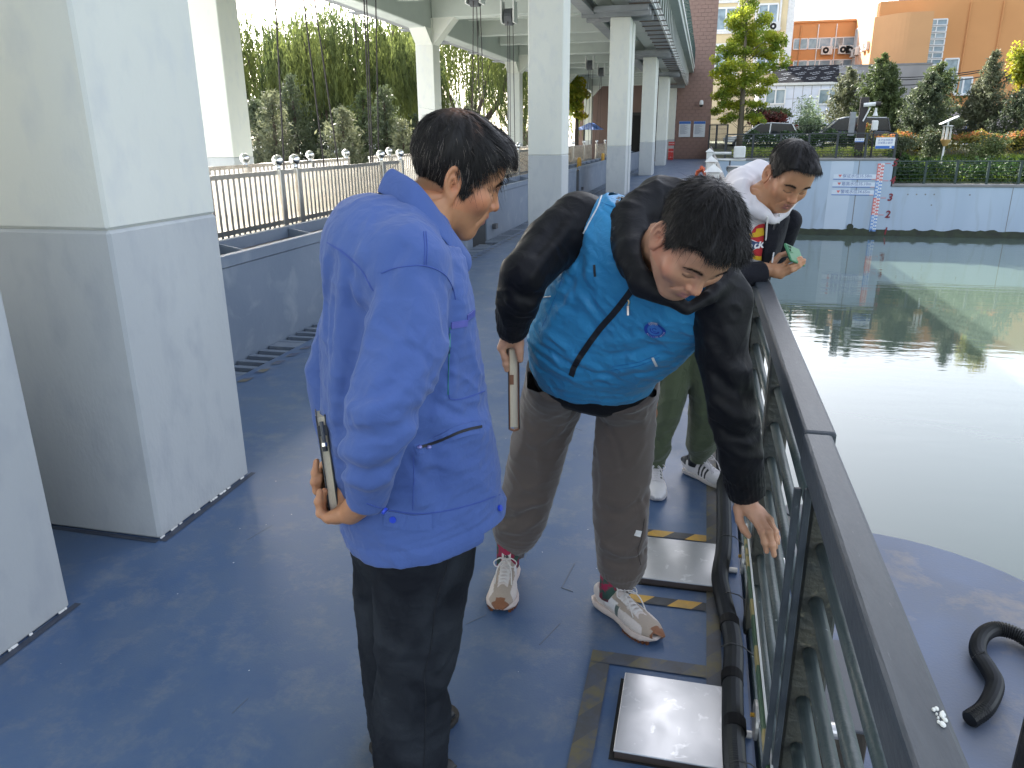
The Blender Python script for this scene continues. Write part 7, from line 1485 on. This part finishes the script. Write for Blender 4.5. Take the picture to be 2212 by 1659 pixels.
# trousers
def ringL(L_, R_, d, a): p, q = Wd(*L_, d), Wd(*R_, d); return [(p+q)/2, None, nrm(q-p), a, np.linalg.norm(q-p)/2]
legR = finish([ringL((1140,790),(1285,810),2.42,.12), ringL((1128,850),(1262,868),2.55,.112), ringL((1106,950),(1226,965),2.65,.098), ringL((1088,1040),(1202,1055),2.74,.092), ringL((1064,1125),(1172,1138),2.84,.088), ringL((1072,1160),(1152,1168),2.88,.070), ringL((1084,1176),(1142,1180),2.90,.048)])
legL = finish([ringL((1262,812),(1420,830),2.38,.12), ringL((1288,868),(1417,862),2.47,.112), ringL((1285,960),(1411,950),2.51,.100), ringL((1281,1060),(1399,1050),2.56,.096), ringL((1281,1150),(1395,1140),2.61,.092), ringL((1292,1222),(1393,1212),2.655,.078), ringL((1304,1252),(1376,1250),2.675,.052)])
tvB = [('u', loft(legR, ex=2.1), 0), ('u', loft(legL, ex=2.1), .03)]; tv = list(tvB)
for P, wd, h in (([(1235,860),(1210,930),(1150,960)], .016, .007), ([(1150,1100),(1110,1120),(1075,1115)], .014, -.009), ([(1165,1120),(1120,1148),(1080,1142)], .013, .010), ([(1180,1080),(1130,1095),(1085,1085)], .014, .007), ([(1390,1080),(1345,1110),(1295,1100)], .015, -.008), ([(1393,1150),(1350,1190),(1300,1180)], .014, .010), ([(1393,1190),(1350,1220),(1310,1212)], .012, -.009), ([(1300,880),(1350,900),(1405,880)], .015, -.007), ([(1290,930),(1300,1020),(1295,1100)], .014, .006), ([(1250,850),(1200,860),(1150,850)], .015, -.006), ([(1385,1080),(1390,1140),(1370,1210)], .012, .006)):
    c = crease_px(tvB, P, wd, h, d1=3.3)
    if c: tv.append(c)
for P, wd, h in (([(1255,864),(1205,895),(1150,905)], .009, .005), ([(1250,872),(1195,945),(1180,990)], .009, -.005), ([(1292,870),(1340,900),(1400,908)], .009, .005), ([(1292,885),(1330,950),(1345,1010)], .010, -.004), ([(1125,900),(1160,960),(1170,1030)], .010, .004), ([(1100,1000),(1130,1050),(1180,1070)], .009, .004), ([(1390,960),(1360,1010),(1310,1030)], .010, .004), ([(1080,1120),(1110,1140),(1150,1146)], .008, .006), ([(1300,1170),(1340,1200),(1388,1195)], .008, .006)):
    c = crease_px(tvB, P, wd, h, d1=3.3)
    if c: tv.append(c)
cT = Wd(1270,1000,2.6); tv.append(fold_op(cT, .7, nrm(V3(.1,.1,1)), 12, .0065, 31)); tv.append(fold_op(cT, .7, nrm(V3(.8,-.2,.5)), 20, .0042, 32, stretch=.4, sharp=2.2))
for lg in (legR, legL): e = nrm(lg[-1][0]-lg[-2][0]); tv.append(('u', cap(lg[-1][0]-e*.005, lg[-1][0]+e*.022, .050, .046), .006)); tv.append(ribs(lg[-1][0]+e*.02, e, .052, 30, .0018)); tv.append(('s', ((lambda P, p=lg[-1][0]+e*.036, e=e: -((P-p)@e)), lg[-1][0]+e*.06, .09), .002))
m_tau = cloth('taupe_twill', (.112,.088,.076), (.096,.075,.065), .85, 500, .08, .3, vs=4, vamt=.5, rib=(150,(0,.5,.9),.05)); to, _, _ = sculpt('trousers', tv, .0046, bbox(tv), m_tau, pV_, None, 2)
strip_px(tv, [(1376,1158),(1380,1146)], .022, 'label_patch', m_pip, to, off=.002, d1=3.3); tube_px(tv, [(1392,1120),(1386,1160),(1378,1190),(1384,1220)], .0012, 'side_seam', mat('taupe_seam', (.06,.05,.045), .9), to, d1=3.3)
m_sock = mat('patterned_sock', (.30,.02,.06), .9, var=(.04,.09,.07), vs=30, vamt=1, lo=.47, hi=.53)
def upperV(t, x, z, V):
    n = len(t); col = np.tile([.60,.53,.49], (n, 1)); tan_ = np.array([.36,.29,.23]); wh = np.array([.66,.63,.62])
    q = (t > .80-.10*np.cos(x*60)) & (z < .075); col[q] = tan_; q = (t > .50) & (t < .84) & (np.abs(np.abs(x)-.030+.02*(t-.5)) < .007); col[q] = tan_; q = (t > .34) & (t < .56) & (np.abs(x) > .018) & (np.abs(x) < .034) & (z > .06); col[q] = tan_
    q = (np.abs(x) > .03) & (t > .25) & (t < .45) & (z > .045) & (z < .085); col[q] = wh; q = (x > .034) & (np.abs(t-.46) < .03) & (z < .075); col[q] = [.09,.12,.11]; q = (t > .965-.012*(np.abs(x) < .012)-.0) & (z < .06); col[q] = [.20,.075,.03]; q = (t > .92) & (np.abs(x) < .016) & (z < .055); col[q] = [.22,.085,.035]; return col*(1+.05*vnoise(V*300))[:, None]
for (he, tt, lab, sx) in ((V3(-.632,2.525,0),V3(-.598,2.232,0),'a',1),(V3(-.272,2.384,0),V3(-.047,2.190,0),'b',-1)):
    sh, d, s, L_, so_ = sneaker(pV_, he, tt, upperV, m_shoe, m_mid, 3+sx, .053, .080)
    ak = he+d*.068; MB().tube([ak+V3(0,0,.06), ak+V3(0,0,.175)], [.043,.041], 16).build('sock', m_sock, pV_, smooth=True)
    tg = he+d*L_*.33+V3(0,0,.120); MB().obox(tg+d*.012, s*.017, V3(0,0,.013)-d*.006, d*.002).build('tongue_label', m_shoe if False else mat('tongue_white', (.62,.57,.53), .8), sh, bev=.001); text('NB', .013, tg+d*.016+V3(0,0,.001), -s if s@RT < 0 else s, nrm(V3(0,0,1)-d*.46), m_zb, sh, name='tongue_lettering', bold=.0008)
# his notebook
bt, bb_ = Wd(1109,752,2.175), Wd(1111,928,2.24); m_tan = mat('tan_leather', (.25,.105,.05), .5, var=(.18,.07,.03), vs=20, vamt=.5)
g, c, ax, wd_, td_, H = book('notebook', 'brown edged black notebook hanging from the hand of the person in the blue vest', bt, bb_, .026, nrm((bt+bb_)/2-CAM), .15, RT, m_tan, m_page)
MB().obox(c+wd_*.072+td_*.0155, ax*H*.49, wd_*.078, td_*.0012).build('outer_cover', m_cov, g); MB().obox(c+wd_*.072-td_*.0155, ax*H*.49, wd_*.078, td_*.0012).build('outer_cover', m_cov, g); MB().obox(c-wd_*.001+ax*H*.12-td_*.006, ax*.014, wd_*.002, td_*.006).build('tab', m_tan, g); MB().tube([c-ax*H*.495-td_*.013+wd_*.002, c-ax*H*.515+wd_*.002, c-ax*H*.495+td_*.013+wd_*.002], .0035, 6).build('spine', m_tan, g)

# ================================================================ person in the white hood
W_C = V3(.3181,3.2646,1.436); W_R = np.array([[-0.8865,0.2881,0.3622],[-0.4469,-0.7361,-0.5084],[0.1202,-0.6125,0.7813]]); W_S = 1.0
nkW = Wd(1632,440,3.10)
torW = finish([ringV((1440,780),3.46,(1560,770),3.36,.13), ringV((1480,690),3.38,(1620,670),3.26,.13), ringV((1515,610),3.32,(1655,590),3.18,.13), ringV((1545,520),3.28,(1690,500),3.12,.125), ringV((1560,455),3.24,(1705,448),3.06,.10)])
sW = [Wd(1572,470,3.16), Wd(1568,540,3.08), Wd(1578,592,3.02), Wd(1612,594,3.02), Wd(1642,588,3.02)]; sW2 = [Wd(1706,478,3.22), Wd(1672,560,3.38), Wd(1600,600,3.32)]
bodyW = ops_xf(head_ops(.0, -.002, 1.15), W_C, W_R, W_S)+[('u', cap(W_C+W_R@V3(0,-.03,-.06), nkW, .054, .060), .03), ('u', cap(nkW, torW[-1][0], .060, .08), .04), ('u', loft([(c, u, v, a*.62, b*.62) for c, u, v, a, b in torW], ex=2.1), .04)]
c9 = lambda x, y, d: Wd(1340.8+x/3, 493.7+y/3, d); wW = c9(930,265,3.02)
bodyW += [('u', chain(sW[:4]+[wW], [.048,.044,.040,.034,.028]), .03), ('u', chain(sW2, [.048,.042,.032]), .03)]
bodyW += hand_ops(wW, [c9(1040,245,2.995),c9(1045,270,2.99),c9(1045,295,2.995),c9(1035,310,3.005)],
    [[c9(1090,205,2.972),c9(1130,205,2.968),c9(1168,188,2.972)],[c9(1100,245,2.968),c9(1150,225,2.966),c9(1190,205,2.972)],[c9(1110,270,2.970),c9(1155,245,2.970),c9(1188,222,2.980)],[c9(1090,285,2.985),c9(1130,265,2.985),c9(1160,250,2.99)]],
    [c9(985,225,3.03),c9(1030,175,3.05),c9(1080,160,3.06),c9(1120,150,3.06)], .0086, .013)
hipW1, knW1, anW1 = Wd(1445,760,3.42), Wd(1425,880,3.50), V3(-.135,3.435,.10); hipW2, knW2, anW2 = Wd(1515,760,3.38), Wd(1522,880,3.55), V3(.055,3.555,.10)
bodyW += [('u', chain([hipW1, knW1, anW1], [.055,.045,.031]), .04), ('u', chain([hipW2, knW2, anW2], [.055,.045,.031]), .04)]
HLW = [(-.12,-.050),(-.095,-.052),(-.06,-.040),(-.035,-.010),(-.022,.014),(-.008,.024),(.004,.020),(.012,.004),(.022,.006),(.032,.030),(.042,.056),(.055,.076),(.068,.094),(.085,.104),(.12,.104)]
skW = skin_col((.44,.215,.115), W_C, W_R, W_S, HLW, fade=.7, stub=.22, lip=(.33,.13,.11))
pW_, _, _ = sculpt('person', bodyW, .0034, bbox(bodyW), m_skin, None, skW, 1, [(W_C, .18), (c9(1060,240,2.99), .11)])
tag(pW_, 'person in a white hood and dark jacket looking at a green phone', 'person', 'people on the deck')
whW = (0,-.06,.118); hW = ops_xf(hair_ops(HLW, .018, .004, whW, .0024, 3.0, .005), W_C, W_R, W_S); hoW, HV3, HQ3 = sculpt('hair', hW, .0032, bbox(hW), m_hair, pW_, lambda V: np.tile([.010,.0085,.009], (len(V), 1)), 1)
strands('hair_strands', HV3, HQ3, W_C, W_R, W_S, whW, 6000, lambda l: Lcap(l, HLW, np.where(l[:, 2] > .055, .036, .009), np.where(l[:, 1] > .062, .005, .001)), m_hair, hoW, 23, top=.018, side=.004, fwd=.6, down=.7, lift=.0040, wd=.0014, noise=.14, fringe=.005, grav=.3)
brows(W_C, W_R, W_S, (pW_, bodyW), sd=24, thick=1.05)
m_hood = cloth('white_sweat', (.62,.58,.60), (.56,.52,.55), .9, 500, .08, .3, vs=5); m_jkt = cloth('navy_black_bomber', (.0085,.0085,.013), (.012,.012,.017), .8, 600, .08, .03, vs=5, wrinkle=.3, spec=.2)
hdP = [Wd(1668,476,3.02), Wd(1650,462,3.01), Wd(1622,442,3.04), Wd(1602,420,3.10), Wd(1600,398,3.22), Wd(1640,378,3.33), Wd(1690,390,3.28), Wd(1704,425,3.16), Wd(1692,456,3.05), Wd(1674,476,3.03)]
wh_ = [('u', loft([(c, u, v, a*.92, b*.88) for c, u, v, a, b in torW[1:]], ex=2.2), 0), ('u', chain(hdP, [.014,.026,.042,.060,.066,.062,.052,.042,.026,.014]), .03)]; whB = list(wh_)
for P, wd, h in (([(1640,390),(1622,412),(1618,440)], .014, -.012), ([(1612,390),(1600,420),(1612,450)], .014, .010), ([(1635,420),(1640,445)], .010, -.008)):
    c = crease_px(whB, P, wd, h, d1=4)
    if c: wh_.append(c)
wh_.append(fold_op(Wd(1620,500,3.1), .5, nrm(V3(.2,.2,1)), 14, .006, 41)); wh_.append(('s', cap(nkW+(W_C-nkW)*.1, W_C, .064, .10), .012))
who, _, _ = sculpt('hoodie', wh_, .0054, bbox(wh_), m_hood, pW_, None, 1)
fW = nrm(np.mean([r[1] for r in torW], 0)); vW = nrm(np.mean([r[2] for r in torW], 0)); cW = torW[2][0]
jw = [('u', loft([(c, u, v, a*1.06, b*1.03) for c, u, v, a, b in torW[1:]], ex=2.2), 0)]
jw.append(('s', rbox((Wd(1652,430,2.9)+Wd(1634,600,2.9))/2, RT*.072+UP*.0, nrm(Wd(1652,430,2.9)-Wd(1634,600,2.9))*.22, FW*.28), .01)); jw.append(('s', cap(Wd(1640,380,2.9), Wd(1640,410,3.3), .085), .01))
jw += [('u', chain(sW, [.072,.066,.060,.050,.046]), .02), ('u', chain(sW2, [.052,.055,.05]), .02)]
e = nrm(sW[-1]-sW[-2]); jw.append(ribs(sW[-1], e, .05, 30, .0014)); jw.append(('s', cutp(sW[-1]+e*.018, e, sW[-1]+e*.05, .075), .002)); jw.append(fold_op(Wd(1600,540,3.1), .6, nrm(V3(.3,.2,1)), 15, .006, 42))
jwo, _, _ = sculpt('bomber_jacket', jw, .0056, bbox(jw), m_jkt, pW_, None, 1)
for P in ([(1658,468),(1654,520),(1649,562)],[(1684,462),(1680,500),(1672,540),(1668,566)]): MB().tube([Wd(x, y, (hits(wh_, [(x,y)], d1=4) or [None])[0] is not None and float((hits(wh_, [(x,y)], d1=4)[0]-CAM)@FW)-.012 or 3.0) for x, y in P], .0035, 6).build('drawstring', m_pip, who)
# chest print
m_pr_r = mat('print_red', (.52,.025,.03), .8); m_pr_y = mat('print_yellow', (.70,.42,.02), .8); m_pr_n = mat('print_navy', (.035,.065,.15), .8); m_pr_b = mat('print_blue', (.03,.07,.35), .8)
_ = bvh_of(wh_)
def patch(poly, mt, off, nm='print'):
    pts = [p for p in poly]; c = np.mean(pts, 0); n = len(pts); vs = []; fs = []; K = 4
    for k in range(K+1):
        for (x, y) in pts:
            q = c+(np.array([x, y])-c)*k/K; h = hit(wh_, q[0], q[1], d1=4)
            if h is None: return
            vs.append(h+grad_m(wh_, h[None])[0]*off)
    for k in range(K):
        for i in range(n): a = k*n+i; b = k*n+(i+1) % n; fs.append((a, b, b+n, a+n))
    return MB().add(vs, fs).build(nm, mt, who)
def arcp(cx_, cy_, rx, ry, a0, a1, n=12): return [(cx_+rx*cos(radians(a0+(a1-a0)*i/n)), cy_-ry*sin(radians(a0+(a1-a0)*i/n))) for i in range(n+1)]
patch(arcp(1648,522,29,39,0,360,20), m_pr_r, .0020); patch([(1619,505),(1632,502),(1634,494),(1648,492),(1650,498),(1660,492),(1670,496),(1674,504),(1664,510),(1650,508),(1636,512),(1622,513)], m_pr_y, .0032); patch([(1618,516),(1678,510),(1674,540),(1616,546)], m_pip, .0032); patch([(1618,518),(1678,512),(1674,537),(1616,544)], m_pr_n, .0044)
patch(arcp(1643,549,24,14,190,350,10)+[(1666,545),(1620,550)], m_pr_y, .0032)
for i, ch in enumerate('Dickies'):
    x, y = 1613+i*9.6, 532-i*1.6; h = hit(wh_, x, y, d1=4)
    if h is not None and 1619 < x < 1675: text(ch, .046, h+grad_m(wh_, h[None])[0]*.0062, nrm(RT+UP*.16), nrm(UP+RT*.06), m_pip, who, name='print_lettering', bold=.0012, shear=.2)
# olive cargo trousers
lw1 = finish([ringL((1405,700),(1500,700),3.38,.12), ringL((1418,780),(1494,785),3.42,.10), ringL((1414,860),(1478,862),3.49,.09), ringL((1404,920),(1456,922),3.57,.080), ringL((1398,962),(1446,964),3.61,.068), ringL((1402,985),(1436,985),3.63,.050)])
lw2 = finish([ringL((1478,700),(1560,700),3.34,.12), ringL((1486,790),(1545,795),3.42,.10), ringL((1492,870),(1550,872),3.52,.09), ringL((1486,925),(1548,925),3.60,.085), ringL((1482,958),(1546,960),3.645,.072), ringL((1492,975),(1530,976),3.67,.050)])
ow = [('u', loft(lw1, ex=2.1), 0), ('u', loft(lw2, ex=2.1), .03)]; owB = list(ow); ow.append(fold_op(Wd(1470,850,3.45), .6, nrm(V3(.7,-.2,.5)), 16, .009, 51)); ow.append(fold_op(Wd(1470,850,3.45), .6, nrm(V3(.1,.1,1)), 12, .006, 52))
for lg in (lw1, lw2): e = nrm(lg[-1][0]-lg[-2][0]); ow.append(('u', cap(lg[-1][0]-e*.01, lg[-1][0]+e*.035, .046, .043), .006)); ow.append(('s', ((lambda P, p=lg[-1][0]+e*.050, e=e: -((P-p)@e)), lg[-1][0]+e*.07, .09), .002))
m_olv = cloth('olive_cotton', (.085,.105,.058), (.07,.088,.048), .85, 500, .1, .25, vs=5, wrinkle=.3); oo, _, _ = sculpt('trousers', ow, .0058, bbox(ow), m_olv, pW_, None, 1)
def slab_px(P, off, th, nm):
    vs = []
    for o_ in (off, off+th):
        for x, y in P:
            h = hit(owB, x, y, d1=4.2)
            if h is None: return
            vs.append(h+grad_m(owB, h[None])[0]*o_)
    n = len(P); MB().add(vs, [tuple(range(n, 2*n)), tuple(range(n-1, -1, -1))]+[(i, (i+1) % n, n+(i+1) % n, n+i) for i in range(n)]).build(nm, m_olv, oo, bev=.002)
slab_px([(1446,757),(1490,775),(1482,800),(1436,785)], .004, .006, 'pocket_flap'); slab_px([(1436,787),(1480,802),(1462,860),(1424,845)], .002, .006, 'cargo_pocket')
def upperW(t, x, z, V):
    n = len(t); col = np.tile([.66,.63,.63], (n, 1))
    for c in (.42,.50,.58): col[(np.abs(t-c-.35*(z-.055)) < .020) & (np.abs(x) > .020) & (z < .086) & (z > .028)] = [.015,.016,.02]
    col[(t < .10) & (z > .055) & (z < .10)] = [.015,.02,.025]; return col
for he, tt in ((V3(-.150,3.505,0),V3(-.110,3.228,0)),(V3(.005,3.600,0),V3(.212,3.430,0))):
    sh, d, s, L_, so_ = sneaker(pW_, he, tt, upperW, m_shoe, m_wsole, 9, .050, .082, False, (.68,.64,.66)); ak = he+d*.065; MB().tube([ak+V3(0,0,.06), ak+V3(0,0,.19)], [.041,.040], 16).build('sock', m_black, pW_, smooth=True)
# phone
pc = (c9(1075,130,2.99)+c9(1180,215,2.955))/2; pu = nrm(RT*.62+FW*.75-UP*.02); pv = nrm(UP*.6+FW*.5+RT*.12); pv = nrm(pv-pu*(pu@pv)); pn = nrm(np.cross(pu, pv)); pv = np.cross(pn, pu); pn = pn if pn@FW < 0 else -pn
g = thing('phone', 'mobile phone in a green case held over the railing', 'phone', pc); m_ph_ = mat('green_case', (.045,.19,.085), .5)
MB().obox(pc, pu*.076, pv*.038, pn*.0048).build('case', m_ph_, g, bev=.004, seg=2); MB().obox(pc-pn*.0052, pu*.072, pv*.034, pn*.0008).build('screen', m_dark, g)
cb = MB().obox(pc-pu*.050+pv*.016+pn*.0058, pu*.017, pv*.016, pn*.0016).build('camera_block', m_ph_, g, bev=.002)
for a, b in ((-.008,.007),(.008,.007),(-.008,-.007)): MB().tube([pc-pu*(.050-a)+pv*(.016+b)+pn*.0074, pc-pu*(.050-a)+pv*(.016+b)+pn*.0086], .0052, 12).build('lens', m_dark, cb)
